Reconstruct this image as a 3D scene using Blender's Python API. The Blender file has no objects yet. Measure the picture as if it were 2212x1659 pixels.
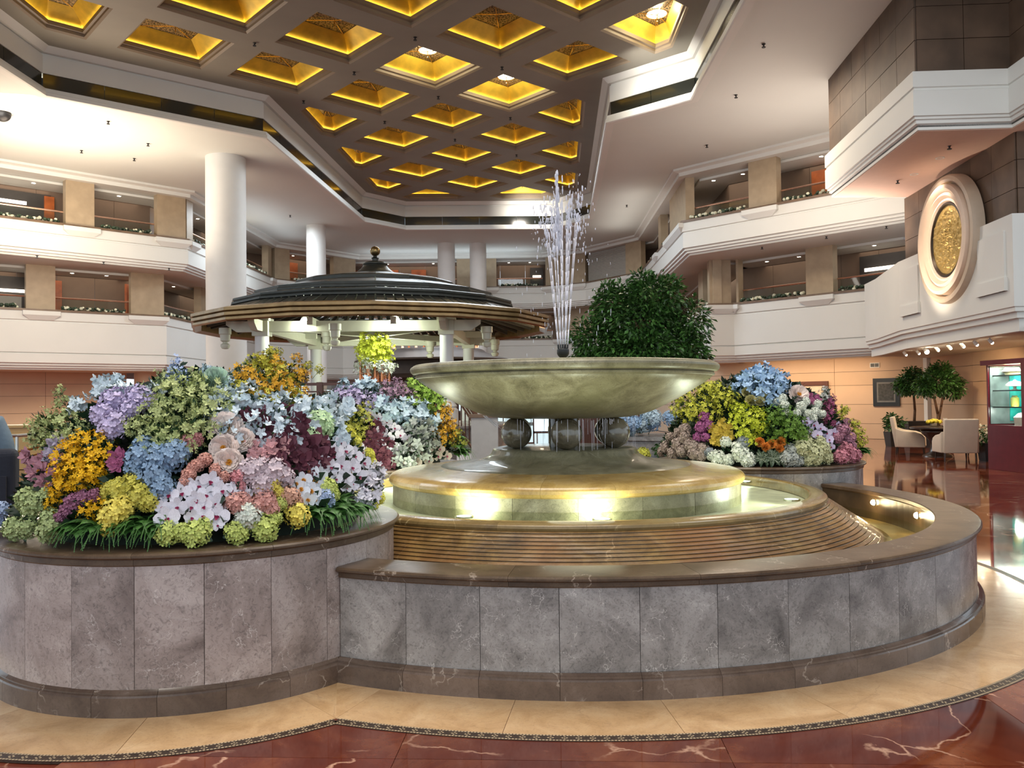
import bpy, math, random
from math import sin, cos, pi, radians, sqrt, atan2, hypot, floor, ceil
from mathutils import Vector, Matrix
from mathutils.geometry import tessellate_polygon

random.seed(7)
SC = bpy.context.scene
COL = SC.collection

# ------------------------------------------------------------------ camera
EYE = 1.55
cam_d = bpy.data.cameras.new('camera')
cam = bpy.data.objects.new('camera', cam_d)
COL.objects.link(cam)
cam_d.sensor_width = 36.0
cam_d.lens = 36.0 * 1803 / 2212
cam_d.clip_start = 0.05
cam_d.clip_end = 300
_p, _r = radians(1.117), radians(-0.6805)
F = Vector((0, cos(_p), sin(_p))); U0 = Vector((0, -sin(_p), cos(_p))); R0 = Vector((1, 0, 0))
Rr = R0 * cos(_r) + U0 * sin(_r); Ur = -R0 * sin(_r) + U0 * cos(_r)
M = Matrix((Rr, Ur, -F)).transposed().to_4x4()
M.translation = Vector((0, 0, EYE))
cam.matrix_world = M
SC.camera = cam

# ------------------------------------------------------------------ world: daylight coming in through the open glass front
W = bpy.data.worlds.new('daylight'); SC.world = W; W.use_nodes = True
bg = W.node_tree.nodes['Background']
bg.inputs[0].default_value = (0.78, 0.90, 1.0, 1); bg.inputs[1].default_value = 1.05

SC.view_settings.view_transform = 'Standard'
SC.view_settings.look = 'None'
SC.view_settings.gamma = 1.0
SC.view_settings.use_curve_mapping = False
SC.view_settings.exposure = 0.5
SC.cycles.use_denoising = True
SC.cycles.max_bounces = 6
SC.cycles.diffuse_bounces = 3
SC.cycles.glossy_bounces = 3
SC.cycles.transmission_bounces = 5
SC.cycles.transparent_max_bounces = 16
SC.cycles.sample_clamp_indirect = 4.0
SC.cycles.sample_clamp_direct = 30.0
SC.cycles.caustics_reflective = False
SC.cycles.caustics_refractive = False

WARM = (1.0, 0.82, 0.62); SOFTW = (1.0, 0.92, 0.82); GREENW = (0.92, 1.0, 0.78); COOL = (0.82, 0.92, 1.0)
def lamp(name, kind, loc, power, color, size=0.3, size_y=None, target=None, spot=60, blend=0.6, rot=None, spread=None):
    d = bpy.data.lights.new(name, kind); o = bpy.data.objects.new(name, d); COL.objects.link(o)
    d.energy = power; d.color = color; o.location = loc
    if kind == 'AREA':
        d.size = size
        if size_y: d.shape = 'RECTANGLE'; d.size_y = size_y
        if spread: d.spread = radians(spread)
    else: d.shadow_soft_size = size
    if kind == 'SPOT': d.spot_size = radians(spot); d.spot_blend = blend
    if target is not None:
        v = Vector(target) - Vector(loc); o.rotation_euler = v.to_track_quat('-Z', 'Y').to_euler()
    if rot is not None: o.rotation_euler = rot
    return o
# big soft pools of light from area lights under the hall ceiling
lamp('hall_area_light', 'AREA', (-15, 22.5, 9.6), 250, SOFTW, 3.5, target=(-17, 31, 6))
lamp('hall_area_light', 'AREA', (-10.5, 14, 10.1), 260, COOL, 4, rot=(0, 0, 0))
lamp('hall_area_light', 'AREA', (7, 11, 10.1), 150, COOL, 4, rot=(0, 0, 0))
lamp('hall_area_light', 'AREA', (0, 8, 10.9), 600, SOFTW, 5, rot=(0, 0, 0))
lamp('hall_area_light', 'AREA', (-2, 33, 11.2), 1000, COOL, 6, rot=(0, 0, 0))
lamp('hall_area_light', 'AREA', (-11.3, 38, 10.1), 330, COOL, 3, rot=(0, 0, 0))
lamp('hall_area_light', 'AREA', (6.2, 24, 10.1), 300, WARM, 3, rot=(0, 0, 0))
lamp('hall_area_light', 'AREA', (-2.8, 0.3, 9.8), 190, SOFTW, 3, target=(-1.9, 5, 1))  # added front fill for the near flower bed, not a known fixture
lamp('hall_area_light', 'AREA', (3.5, 1.0, 9.8), 70, SOFTW, 3, target=(1.5, 5, .5))  # added front fill for the basin front and floor
lamp('ceiling_fill', 'AREA', (-14.0, 25.8, 6.4), 400, WARM, 5, rot=(pi, 0, 0))  # added in mid-air to brighten the left ceiling, no fixture
lamp('ceiling_fill', 'AREA', (9.0, 24, 5.4), 150, (1, .84, .72), 2.5, rot=(pi, 0, 0))  # added in mid-air to brighten the ceiling on the right
lamp('recess_fill', 'AREA', (3.2, 23.4, 10.6), 34, SOFTW, .6, target=(5.0, 24.9, 10.9), spread=110); lamp('recess_fill', 'AREA', (.6, 40.3, 10.7), 40, SOFTW, .6, target=(1.2, 42.3, 10.9), spread=120)  # added lights for bright patches on the recess wall, no lamps hang there
lamp('far_ceiling_fill', 'AREA', (-3.5, 48.2, 8.9), 45, COOL, 10, .5, rot=(pi, 0, 0)); lamp('far_ceiling_fill', 'AREA', (-11.5, 39.5, 8.8), 22, COOL, .5, 9, rot=(pi, 0, 0)); lamp('far_ceiling_fill', 'AREA', (5.4, 38.5, 8.8), 28, SOFTW, .5, 8, rot=(pi, 0, 0))  # added area lights lift the far ceiling, the ledges carry no fixtures
lamp('ground_fill', 'AREA', (-17.5, 30.5, 2.75), 160, WARM, 3.0, rot=(0, radians(-20), 0)); lamp('ground_fill', 'AREA', (-14.5, 27, 6.5), 120, WARM, 3.0, target=(-20, 33.5, 1.5))  # added fill that brightens the left ground floor wall
# ------------------------------------------------------------------ materials
MATS = {}
def nt(name):
    m = bpy.data.materials.new(name); m.use_nodes = True
    t = m.node_tree; return m, t, t.nodes['Principled BSDF']
def N(t, typ, **kw):
    n = t.nodes.new(typ)
    for k, v in kw.items(): setattr(n, k, v)
    return n
def ramp(t, stops):
    r = N(t, 'ShaderNodeValToRGB'); e = r.color_ramp.elements
    while len(e) < len(stops): e.new(0.5)
    for i, (p, c) in enumerate(stops): e[i].position = p; e[i].color = (*c, 1) if len(c) == 3 else c
    return r
def plain(name, col, rough=0.5, metal=0.0, var=0.12, scale=6.0, bump=0.0, bscale=40.0, island=0.0, coat=0.0, spec=0.5, emit=None, estr=0.0, sheen=0.0, rnd=0.0, trans=0.0):
    """one surface: a base colour with soft mottling, optional relief, variation per piece or per object"""
    if name in MATS: return MATS[name]
    m, t, b = nt(name)
    tc = N(t, 'ShaderNodeTexCoord'); no = N(t, 'ShaderNodeTexNoise'); no.inputs['Scale'].default_value = scale; no.inputs['Detail'].default_value = 5
    t.links.new(tc.outputs['Object'], no.inputs['Vector'])
    lo = tuple(max(0, c * (1 - var)) for c in col); hi = tuple(min(1, c * (1 + var)) for c in col)
    r = ramp(t, [(0.3, lo), (0.7, hi)]); t.links.new(no.outputs['Fac'], r.inputs['Fac'])
    out = r.outputs['Color']
    if island or rnd:
        h = N(t, 'ShaderNodeHueSaturation')
        if island: src = N(t, 'ShaderNodeNewGeometry').outputs['Random Per Island']
        else: src = N(t, 'ShaderNodeObjectInfo').outputs['Random']
        mr = N(t, 'ShaderNodeMapRange'); a = island or rnd
        mr.inputs['To Min'].default_value = 1 - a; mr.inputs['To Max'].default_value = 1 + a
        t.links.new(src, mr.inputs['Value']); t.links.new(mr.outputs[0], h.inputs['Value']); t.links.new(out, h.inputs['Color']); out = h.outputs['Color']
    t.links.new(out, b.inputs['Base Color'])
    b.inputs['Roughness'].default_value = rough; b.inputs['Metallic'].default_value = metal
    b.inputs['Specular IOR Level'].default_value = spec; b.inputs['Coat Weight'].default_value = coat; b.inputs['Coat Roughness'].default_value = 0.05
    if sheen: b.inputs['Sheen Weight'].default_value = sheen
    if trans: b.inputs['Transmission Weight'].default_value = trans
    if bump:
        n2 = N(t, 'ShaderNodeTexNoise'); n2.inputs['Scale'].default_value = bscale; n2.inputs['Detail'].default_value = 4; t.links.new(tc.outputs['Object'], n2.inputs['Vector'])
        bp = N(t, 'ShaderNodeBump'); bp.inputs['Strength'].default_value = bump; bp.inputs['Distance'].default_value = 0.01
        t.links.new(n2.outputs['Fac'], bp.inputs['Height']); t.links.new(bp.outputs['Normal'], b.inputs['Normal'])
    if emit: b.inputs['Emission Color'].default_value = (*emit, 1); b.inputs['Emission Strength'].default_value = estr
    MATS[name] = m; return m
def glow(name, col, s):
    if name in MATS: return MATS[name]
    m, t, b = nt(name); b.inputs['Base Color'].default_value = (0.8, 0.8, 0.8, 1)
    b.inputs['Emission Color'].default_value = (*col, 1); b.inputs['Emission Strength'].default_value = s
    MATS[name] = m; return m
def marble(name, dark, mid, light, vein, rough=0.2, vs=1.6, vthin=0.03, nscale=2.2, rnd=0.08, coat=0.0, speck=0.35, veinamt=0.8, stain=None, bump=0.05, wear=0.0, spec=0.5):
    """polished stone: cloudy body, broken pale veins, small specks, each slab a little lighter or darker"""
    if name in MATS: return MATS[name]
    m, t, b = nt(name); L = t.links.new
    tc = N(t, 'ShaderNodeTexCoord'); oi = N(t, 'ShaderNodeObjectInfo')
    geo = N(t, 'ShaderNodeNewGeometry')
    addv = N(t, 'ShaderNodeVectorMath', operation='MULTIPLY_ADD')
    L(oi.outputs['Random'], addv.inputs[0]); addv.inputs[1].default_value = (31, 17, 23); L(geo.outputs['Position'], addv.inputs[2])
    V = addv.outputs[0]
    n1 = N(t, 'ShaderNodeTexNoise'); n1.inputs['Scale'].default_value = nscale; n1.inputs['Detail'].default_value = 9; n1.inputs['Roughness'].default_value = 0.62; n1.inputs['Distortion'].default_value = 0.7
    L(V, n1.inputs['Vector'])
    r1 = ramp(t, [(0.3, dark), (0.5, mid), (0.72, light)]); L(n1.outputs['Fac'], r1.inputs['Fac'])
    # veins
    n2 = N(t, 'ShaderNodeTexNoise'); n2.inputs['Scale'].default_value = vs * 1.3; n2.inputs['Detail'].default_value = 6; L(V, n2.inputs['Vector'])
    mx = N(t, 'ShaderNodeVectorMath', operation='MULTIPLY_ADD'); L(n2.outputs['Color'], mx.inputs[0]); mx.inputs[1].default_value = (0.9, 0.9, 0.9); L(V, mx.inputs[2])
    vo = N(t, 'ShaderNodeTexVoronoi', feature='DISTANCE_TO_EDGE'); vo.inputs['Scale'].default_value = vs; L(mx.outputs[0], vo.inputs['Vector'])
    r2 = ramp(t, [(0.0, (1, 1, 1)), (vthin, (0, 0, 0))]); L(vo.outputs['Distance'], r2.inputs['Fac'])
    n3 = N(t, 'ShaderNodeTexNoise'); n3.inputs['Scale'].default_value = vs * 1.7; L(V, n3.inputs['Vector'])
    r3 = ramp(t, [(0.47, (0, 0, 0)), (0.58, (1, 1, 1))]); L(n3.outputs['Fac'], r3.inputs['Fac'])
    mm = N(t, 'ShaderNodeMath', operation='MULTIPLY'); L(r2.outputs['Color'], mm.inputs[0]); L(r3.outputs['Color'], mm.inputs[1])
    ms = N(t, 'ShaderNodeMath', operation='MULTIPLY'); L(mm.outputs[0], ms.inputs[0]); ms.inputs[1].default_value = veinamt
    mix = N(t, 'ShaderNodeMix', data_type='RGBA'); L(ms.outputs[0], mix.inputs['Factor']); L(r1.outputs['Color'], mix.inputs['A']); mix.inputs['B'].default_value = (*vein, 1)
    out = mix.outputs['Result']
    if speck:
        n4 = N(t, 'ShaderNodeTexNoise'); n4.inputs['Scale'].default_value = nscale * 14; n4.inputs['Detail'].default_value = 5; n4.inputs['Roughness'].default_value = 0.7; n4.inputs['Distortion'].default_value = 1.5; L(V, n4.inputs['Vector'])
        r4 = ramp(t, [(0.32, (0.55, 0.55, 0.55)), (0.5, (1, 1, 1)), (0.66, (1.0, 1.0, 1.0)), (0.74, (1.9, 1.9, 1.85))]); L(n4.outputs['Fac'], r4.inputs['Fac'])
        mu = N(t, 'ShaderNodeMix', data_type='RGBA', blend_type='MULTIPLY'); mu.inputs['Factor'].default_value = speck; L(out, mu.inputs['A']); L(r4.outputs['Color'], mu.inputs['B']); out = mu.outputs['Result']
    if stain:
        n5 = N(t, 'ShaderNodeTexNoise'); n5.inputs['Scale'].default_value = 1.3; n5.inputs['Detail'].default_value = 4; L(geo.outputs['Position'], n5.inputs['Vector'])
        r5 = ramp(t, [(0.45, (0, 0, 0)), (0.68, (1, 1, 1))]); L(n5.outputs['Fac'], r5.inputs['Fac'])
        s5 = N(t, 'ShaderNodeMath', operation='MULTIPLY'); L(r5.outputs['Color'], s5.inputs[0]); s5.inputs[1].default_value = 0.7
        mu = N(t, 'ShaderNodeMix', data_type='RGBA'); L(s5.outputs[0], mu.inputs['Factor']); L(out, mu.inputs['A']); mu.inputs['B'].default_value = (*stain, 1); out = mu.outputs['Result']
    h = N(t, 'ShaderNodeHueSaturation'); mr = N(t, 'ShaderNodeMapRange'); mr.inputs['To Min'].default_value = 1 - rnd; mr.inputs['To Max'].default_value = 1 + rnd
    L(oi.outputs['Random'], mr.inputs['Value']); L(mr.outputs[0], h.inputs['Value']); L(out, h.inputs['Color']); L(h.outputs['Color'], b.inputs['Base Color'])
    b.inputs['Roughness'].default_value = rough; b.inputs['Coat Weight'].default_value = coat; b.inputs['Coat Roughness'].default_value = 0.03; b.inputs['Specular IOR Level'].default_value = spec
    if bump:
        bp = N(t, 'ShaderNodeBump'); bp.inputs['Strength'].default_value = bump; bp.inputs['Distance'].default_value = 0.01
        L(n1.outputs['Fac'], bp.inputs['Height']); L(bp.outputs['Normal'], b.inputs['Normal'])
    MATS[name] = m; return m

GREY = marble('grey_marble', (.125, .115, .108), (.27, .252, .238), (.44, .42, .40), (.72, .68, .64), rough=.27, vs=4.2, vthin=.014, nscale=3.2, speck=1.0, rnd=.13, veinamt=.75)
GREYP = marble('rose_grey_marble', (.19, .148, .132), (.38, .312, .285), (.54, .47, .44), (.74, .68, .64), rough=.25, vs=3.6, vthin=.012, nscale=2.8, speck=1.0, rnd=.13, veinamt=.7)
COPE = marble('brown_marble', (.058, .036, .021), (.108, .069, .042), (.160, .11, .070), (.42, .34, .27), rough=.3, vs=2.0, vthin=.012, nscale=4, speck=.7, rnd=.1, coat=.0, spec=.35)
PLINTH = marble('plinth_marble', (.075, .047, .034), (.13, .088, .065), (.20, .145, .115), (.4, .33, .27), rough=.18, vs=2.4, vthin=.02, nscale=3, speck=.5, rnd=.2, coat=.2)
BEIGE = marble('beige_marble', (.50, .29, .125), (.67, .42, .205), (.78, .53, .29), (.42, .25, .13), rough=.13, vs=1.2, vthin=.008, nscale=3.4, speck=.35, rnd=.05, coat=.15, veinamt=.35)
RED = marble('red_marble', (.080, .010, .005), (.150, .026, .010), (.31, .095, .036), (.72, .42, .28), rough=.06, vs=1.25, vthin=.016, nscale=1.4, speck=.3, rnd=.16, coat=.2, veinamt=.9, bump=.0)
GOLDST = marble('wet_tan_stone', (.17, .11, .045), (.25, .165, .062), (.35, .24, .10), (.65, .5, .25), rough=.22, vs=1.5, vthin=.01, nscale=3.5, speck=.45, rnd=.04, coat=.2, stain=(.26, .19, .08), bump=.25)
RIPST = marble('wet_rippled_stone', (.085, .042, .011), (.185, .100, .027), (.32, .20, .068), (.5, .34, .18), rough=.30, vs=1.5, vthin=.01, nscale=5, speck=.7, rnd=.04, coat=.35, stain=(.26, .11, .03), bump=.8)
BOWLST = marble('mossy_bowl_stone', (.13, .115, .07), (.26, .235, .15), (.42, .39, .27), (.5, .48, .36), rough=.38, vs=2.2, vthin=.02, nscale=4, speck=1.0, rnd=.02, coat=.0, veinamt=.3, stain=(.20, .19, .10), bump=.3)
BALLST = marble('wet_ball_stone', (.085, .070, .045), (.16, .135, .09), (.25, .215, .15), (.35, .32, .25), rough=.14, vs=3, vthin=.02, nscale=7, speck=.5, rnd=.1, coat=.8, bump=.3)
WHITE = plain('white_plaster', (.74, .745, .71), .62, var=.02, scale=.7, bump=.05, bscale=60)
WHITEC = plain('white_ceiling', (.71, .735, .70), .75, var=.02, scale=.5, bump=.08, bscale=60)
COLW = plain('column_white', (.72, .72, .70), .6, var=.03, scale=2)
PIL = plain('beige_pilaster', (.42, .325, .215), .5, var=.09, scale=3, rnd=.05)
LEDGE = plain('brown_ledge', (.17, .11, .07), .35, var=.2, scale=5)
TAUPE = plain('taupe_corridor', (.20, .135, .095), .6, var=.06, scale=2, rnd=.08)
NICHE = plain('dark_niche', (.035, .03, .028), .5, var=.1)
COPPER = plain('copper_door', (.42, .11, .03), .3, var=.35, scale=2.5, rnd=.08)
GRIDM = plain('bronze_grey_plate', (.275, .262, .222), .55, var=.06, scale=1)
MOULD = plain('taupe_moulding', (.27, .22, .16), .5, var=.05, scale=2)
GOLD = plain('gold_leaf', (.72, .50, .055), .42, metal=.3, var=.18, scale=3, bump=.1, bscale=20)
MIRROR = plain('dark_mirror', (.012, .015, .012), .16, var=.1, spec=.8, coat=.3)
STEEL = plain('satin_steel', (.55, .55, .52), .3, metal=1, var=.05)
BRASS = plain('brass', (.65, .42, .14), .25, metal=1, var=.1)
BLACK = plain('black_plastic', (.015, .015, .016), .4)
TILEB = plain('brown_wall_tile', (.110, .070, .045), .6, var=.28, scale=1.6, rnd=.13, bump=.1)
WALLB = plain('beige_wall_panel', (.62, .43, .28), .5, var=.05, scale=1.2, rnd=.03)
GLASS = None

# ------------------------------------------------------------------ mesh helpers
class MB:
    def __init__(s): s.v = []; s.f = []
    def add(s, vs, fs):
        o = len(s.v); s.v += [tuple(v) for v in vs]; s.f += [tuple(i + o for i in f) for f in fs]; return s
    def box(s, x0, x1, y0, y1, z0, z1, T=None):
        vs = [(x, y, z) for x in (x0, x1) for y in (y0, y1) for z in (z0, z1)]
        if T is not None: vs = [tuple(T @ Vector(v)) for v in vs]
        return s.add(vs, [(0, 1, 3, 2), (4, 6, 7, 5), (0, 4, 5, 1), (2, 3, 7, 6), (0, 2, 6, 4), (1, 5, 7, 3)])
    def prism(s, poly, z0, z1):
        n = len(poly); vs = [(x, y, z0) for x, y in poly] + [(x, y, z1) for x, y in poly]
        return s.add(vs, [tuple(range(n - 1, -1, -1)), tuple(range(n, 2 * n))] + [(i, (i + 1) % n, n + (i + 1) % n, n + i) for i in range(n)])
    def lathe(s, prof, n=32, a0=0.0, a1=2 * pi, c=(0, 0, 0), closed=False):
        """prof [(r,z)], revolved; partial arcs with a closed profile get end caps"""
        full = abs(a1 - a0 - 2 * pi) < 1e-6; m = len(prof); k = n if full else n + 1
        vs = []
        for i in range(k):
            a = a0 + (a1 - a0) * i / n
            vs += [(c[0] + r * cos(a), c[1] + r * sin(a), c[2] + z) for r, z in prof]
        fs = []; mm = m if closed else m - 1
        for i in range(n):
            j = (i + 1) % k
            for q in range(mm):
                p = (q + 1) % m; fs.append((i * m + q, j * m + q, j * m + p, i * m + p))
        if closed and not full: fs += [tuple(range(m - 1, -1, -1)), tuple((k - 1) * m + q for q in range(m))]
        return s.add(vs, fs)
    def tube(s, p0, p1, r0, r1=None, n=8):
        p0 = Vector(p0); p1 = Vector(p1); r1 = r0 if r1 is None else r1; d = (p1 - p0)
        if d.length < 1e-6: return s
        q = d.to_track_quat('Z', 'X'); vs = []
        for P, r in ((p0, r0), (p1, r1)):
            for i in range(n):
                a = 2 * pi * i / n; vs.append(P + q @ Vector((r * cos(a), r * sin(a), 0)))
        return s.add(vs, [(i, (i + 1) % n, n + (i + 1) % n, n + i) for i in range(n)] + [tuple(range(n - 1, -1, -1)), tuple(range(n, 2 * n))])
    def path(s, pts, r, n=6):
        for a, b in zip(pts[:-1], pts[1:]): s.tube(a, b, r, r, n)
        return s
    def ball(s, c, r, nu=12, nv=8, sz=1.0):
        vs = [(c[0], c[1], c[2] - r * sz)]
        for j in range(1, nv):
            t = pi * j / nv - pi / 2
            vs += [(c[0] + r * cos(t) * cos(2 * pi * i / nu), c[1] + r * cos(t) * sin(2 * pi * i / nu), c[2] + r * sz * sin(t)) for i in range(nu)]
        vs.append((c[0], c[1], c[2] + r * sz)); fs = []
        for i in range(nu):
            k = (i + 1) % nu; fs.append((0, 1 + k, 1 + i)); L_ = 1 + (nv - 2) * nu; fs.append((L_ + i, L_ + k, len(vs) - 1))
            for j in range(nv - 2): a = 1 + j * nu; fs.append((a + i, a + k, a + nu + k, a + nu + i))
        return s.add(vs, fs)
    def mesh(s, name, mat, smooth=False):
        me = bpy.data.meshes.new(name); me.from_pydata([tuple(v) for v in s.v], [], s.f)
        if mat is not None:
            for m in (mat if isinstance(mat, (list, tuple)) else [mat]): me.materials.append(m)
        if smooth: me.polygons.foreach_set('use_smooth', [True] * len(me.polygons))
        me.update(); return me
    def build(s, name, mat, parent=None, smooth=False, loc=None, angle=None):
        me = s.mesh(name, mat, smooth)
        if smooth and angle: me.set_sharp_from_angle(angle=radians(angle))
        o = bpy.data.objects.new(name, me); COL.objects.link(o)
        if loc is not None: o.location = loc
        if parent is not None:
            o.parent = parent
            if loc is None: o.location = -Vector(parent.get('_base', (0, 0, 0)))
        return o
def tag(o, label=None, cat=None, group=None, kind=None):
    if label: o['label'] = label
    if cat: o['category'] = cat
    if group: o['group'] = group
    if kind: o['kind'] = kind
    return o
def empty(name, loc=(0, 0, 0), rz=0.0, parent=None):
    o = bpy.data.objects.new(name, None); COL.objects.link(o); o.location = loc; o.rotation_euler = (0, 0, rz); o.empty_display_size = .1
    if parent is not None: o.parent = parent
    return o
def copy_tree(o, parent=None):
    c = o.copy(); COL.objects.link(c); c.parent = parent
    for ch in list(o.children): copy_tree(ch, c)
    return c
def link(name, me, parent=None, loc=(0, 0, 0), rot=(0, 0, 0), sc=1.0):
    o = bpy.data.objects.new(name, me); COL.objects.link(o); o.location = loc; o.rotation_euler = rot
    o.scale = (sc, sc, sc) if not isinstance(sc, (tuple, list)) else sc
    if parent is not None: o.parent = parent
    return o
def offset_poly(P, d, closed=False):
    """mitred parallel of a polyline; positive d goes to the left of the walking direction"""
    n = len(P); out = []
    for i in range(n):
        ns = []
        for a, b in ((i - 1, i), (i, i + 1)):
            if not closed and (a < 0 or b >= n): continue
            A, B = P[a % n], P[b % n]; dx, dy = B[0] - A[0], B[1] - A[1]; l = hypot(dx, dy); ns.append((-dy / l, dx / l))
        if len(ns) == 1: m = ns[0]
        else:
            m = (ns[0][0] + ns[1][0], ns[0][1] + ns[1][1]); l2 = m[0] ** 2 + m[1] ** 2; m = (2 * m[0] / l2, 2 * m[1] / l2)
        out.append((P[i][0] + m[0] * d, P[i][1] + m[1] * d))
    return out
def sweep(P, prof, closed=False, cap=True):
    """prof: closed outline [(offset, z)] carried along polyline P with mitred corners"""
    mb = MB(); cache = {}
    cols = []
    for d, z in prof:
        if d not in cache: cache[d] = offset_poly(P, d, closed)
        cols.append([(x, y, z) for x, y in cache[d]])
    n = len(P); m = len(prof); vs = [cols[q][i] for i in range(n) for q in range(m)]
    fs = []
    for i in range(n if closed else n - 1):
        j = (i + 1) % n
        for q in range(m): p = (q + 1) % m; fs.append((i * m + q, j * m + q, j * m + p, i * m + p))
    if cap and not closed: fs += [tuple(range(m)), tuple((n - 1) * m + q for q in range(m - 1, -1, -1))]
    return mb.add(vs, fs)
def along(A, B, t, o=0.0):
    dx, dy = B[0] - A[0], B[1] - A[1]; l = hypot(dx, dy); dx /= l; dy /= l
    return (A[0] + dx * t - dy * o, A[1] + dy * t + dx * o)
def segT(A, B, t, z=0.0):
    """frame: x along A->B, y to the left of it, z up"""
    a = atan2(B[1] - A[1], B[0] - A[0]); p = along(A, B, t)
    return Matrix.Translation((p[0], p[1], z)) @ Matrix.Rotation(a, 4, 'Z')
TH = radians(3.1)
UX = (cos(TH), -sin(TH)); VX = (sin(TH), cos(TH))
# ================================================================== STRUCTURE
# ---- floor
FC = (0.471, 7.640)            # fountain centre
PC = [(-1.949, 5.353), (-1.82, 10.06), (2.89, 9.93)]      # three round flower beds
floor_ = MB().box(-40, 40, -12, 70, -.12, -.012).build('floor', RED); floor_['kind'] = 'structure'
def inside_ring(x, y, r1=3.74, r2=1.58):
    return hypot(x - FC[0], y - FC[1]) < r1 or any(hypot(x - a, y - b) < r2 for a, b in PC)
TS = 1.45
tile_me = MB().box(-TS / 2 + .0015, TS / 2 - .0015, -TS / 2 + .0015, TS / 2 - .0015, -.02, -.002).mesh('tile', RED)
cnt = 0
for i in range(-6, 15):
    for j in range(1, 22):
        x = i * TS * UX[0] + j * TS * VX[0]; y = i * TS * UX[1] + j * TS * VX[1]
        if x / max(y, .1) > .75 or x / max(y, .1) < -.75 or (y > 11 and x < 3.0 and y < 24 and x > -9 and j % 2) : continue
        if all(inside_ring(x + a, y + b) for a in (-.7, .7) for b in (-.7, .7)): continue
        if cnt >= 290: break
        o = link('tile', tile_me, floor_, (x, y, 0), (0, 0, -TH + random.choice((0, pi / 2, pi)))); cnt += 1
# beige border slabs that follow the outline of the fountain and of the flower beds
def arc_slab(c, r0, r1, a0, a1, z0, z1, n, name, mat, par):
    mb = MB(); mb.lathe([(r0, z0), (r1, z0), (r1, z1), (r0, z1)], n, a0, a1, (c[0], c[1], 0), True); return mb.build(name, mat, par)
def bed_angles(i):
    a = atan2(PC[i][1] - FC[1], PC[i][0] - FC[0]); return a
def arcs(r_f, r_b):
    """junction half angles between the circle r_f round the fountain and r_b round a bed (bed centre at distance d)"""
    out = []
    for i in range(3):
        d = hypot(PC[i][0] - FC[0], PC[i][1] - FC[1])
        ca = (r_f ** 2 + d * d - r_b ** 2) / (2 * r_f * d); cb = (r_b ** 2 + d * d - r_f ** 2) / (2 * r_b * d)
        out.append((math.acos(ca), math.acos(cb)))
    return out
RF0, RF1, RB0, RB1 = 3.25, 3.765, 1.12, 1.625
J = arcs(RF1, RB1)
A3 = [bed_angles(i) for i in range(3)]
def spans_fountain(J):
    # going anticlockwise from the bed at the front left (A3[0]) to rear right, rear left, front left
    a0, a1, a2 = A3[0] % (2 * pi), A3[1] % (2 * pi), A3[2] % (2 * pi)
    return [(a0 + J[0][0], a2 + 2 * pi - J[2][0]), (a2 + J[2][0], a1 - J[1][0]), (a1 + J[1][0], a0 - J[0][0])]
def span_bed(J, i):
    b = (A3[i]); return (b - pi + J[i][1] + 0.0, b + pi - J[i][1])
def cut(a0, a1, step):
    n = max(1, round((a1 - a0) / step)); return [(a0 + (a1 - a0) * k / n, a0 + (a1 - a0) * (k + 1) / n) for k in range(n)]
for a0, a1 in spans_fountain(J):
    for b0, b1 in cut(a0, a1, .235):
        g = .0012 / 3.5; arc_slab(FC, RF0, RF1, b0 + g, b1 - g, -.012, .001, 8, 'slab', BEIGE, floor_)
for i in range(3):
    s0, s1 = span_bed(J, i)
    for b0, b1 in cut(s0, s1, .56):
        g = .0015 / 1.5; arc_slab(PC[i], RB0, RB1, b0 + g, b1 - g, -.012, .001, 8, 'slab', BEIGE, floor_)
Ji = arcs(3.25, 1.12)
def filler(c, cj, r_in, r_out, a_in, a_out, P_in, P_out):
    pts = [(c[0] + r_out * cos(a_out), c[1] + r_out * sin(a_out)), (c[0] + r_in * cos(a_out), c[1] + r_in * sin(a_out))]
    for q in range(1, 4): a = a_out + (a_in - a_out) * q / 4; pts.append((c[0] + r_in * cos(a), c[1] + r_in * sin(a)))
    pts.append(P_in); MB().prism(ccw(pts), -.012, .001).build('slab', BEIGE, floor_)
def ccw(p):
    a = sum(p[k][0] * p[(k + 1) % len(p)][1] - p[(k + 1) % len(p)][0] * p[k][1] for k in range(len(p)))
    return p if a > 0 else p[::-1]
for i in range(3):
    for s_ in (-1, 1):
        af = A3[i] + s_ * J[i][0]; ai = A3[i] + s_ * Ji[i][0]; P = (FC[0] + 3.25 * cos(ai), FC[1] + 3.25 * sin(ai))
        filler(FC, PC[i], 3.25, RF1, ai, af, P, None)
        bo = A3[i] + pi - s_ * J[i][1]; bi = A3[i] + pi - s_ * Ji[i][1]
        filler(PC[i], FC, 1.12, RB1, bi, bo, P, None)
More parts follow.
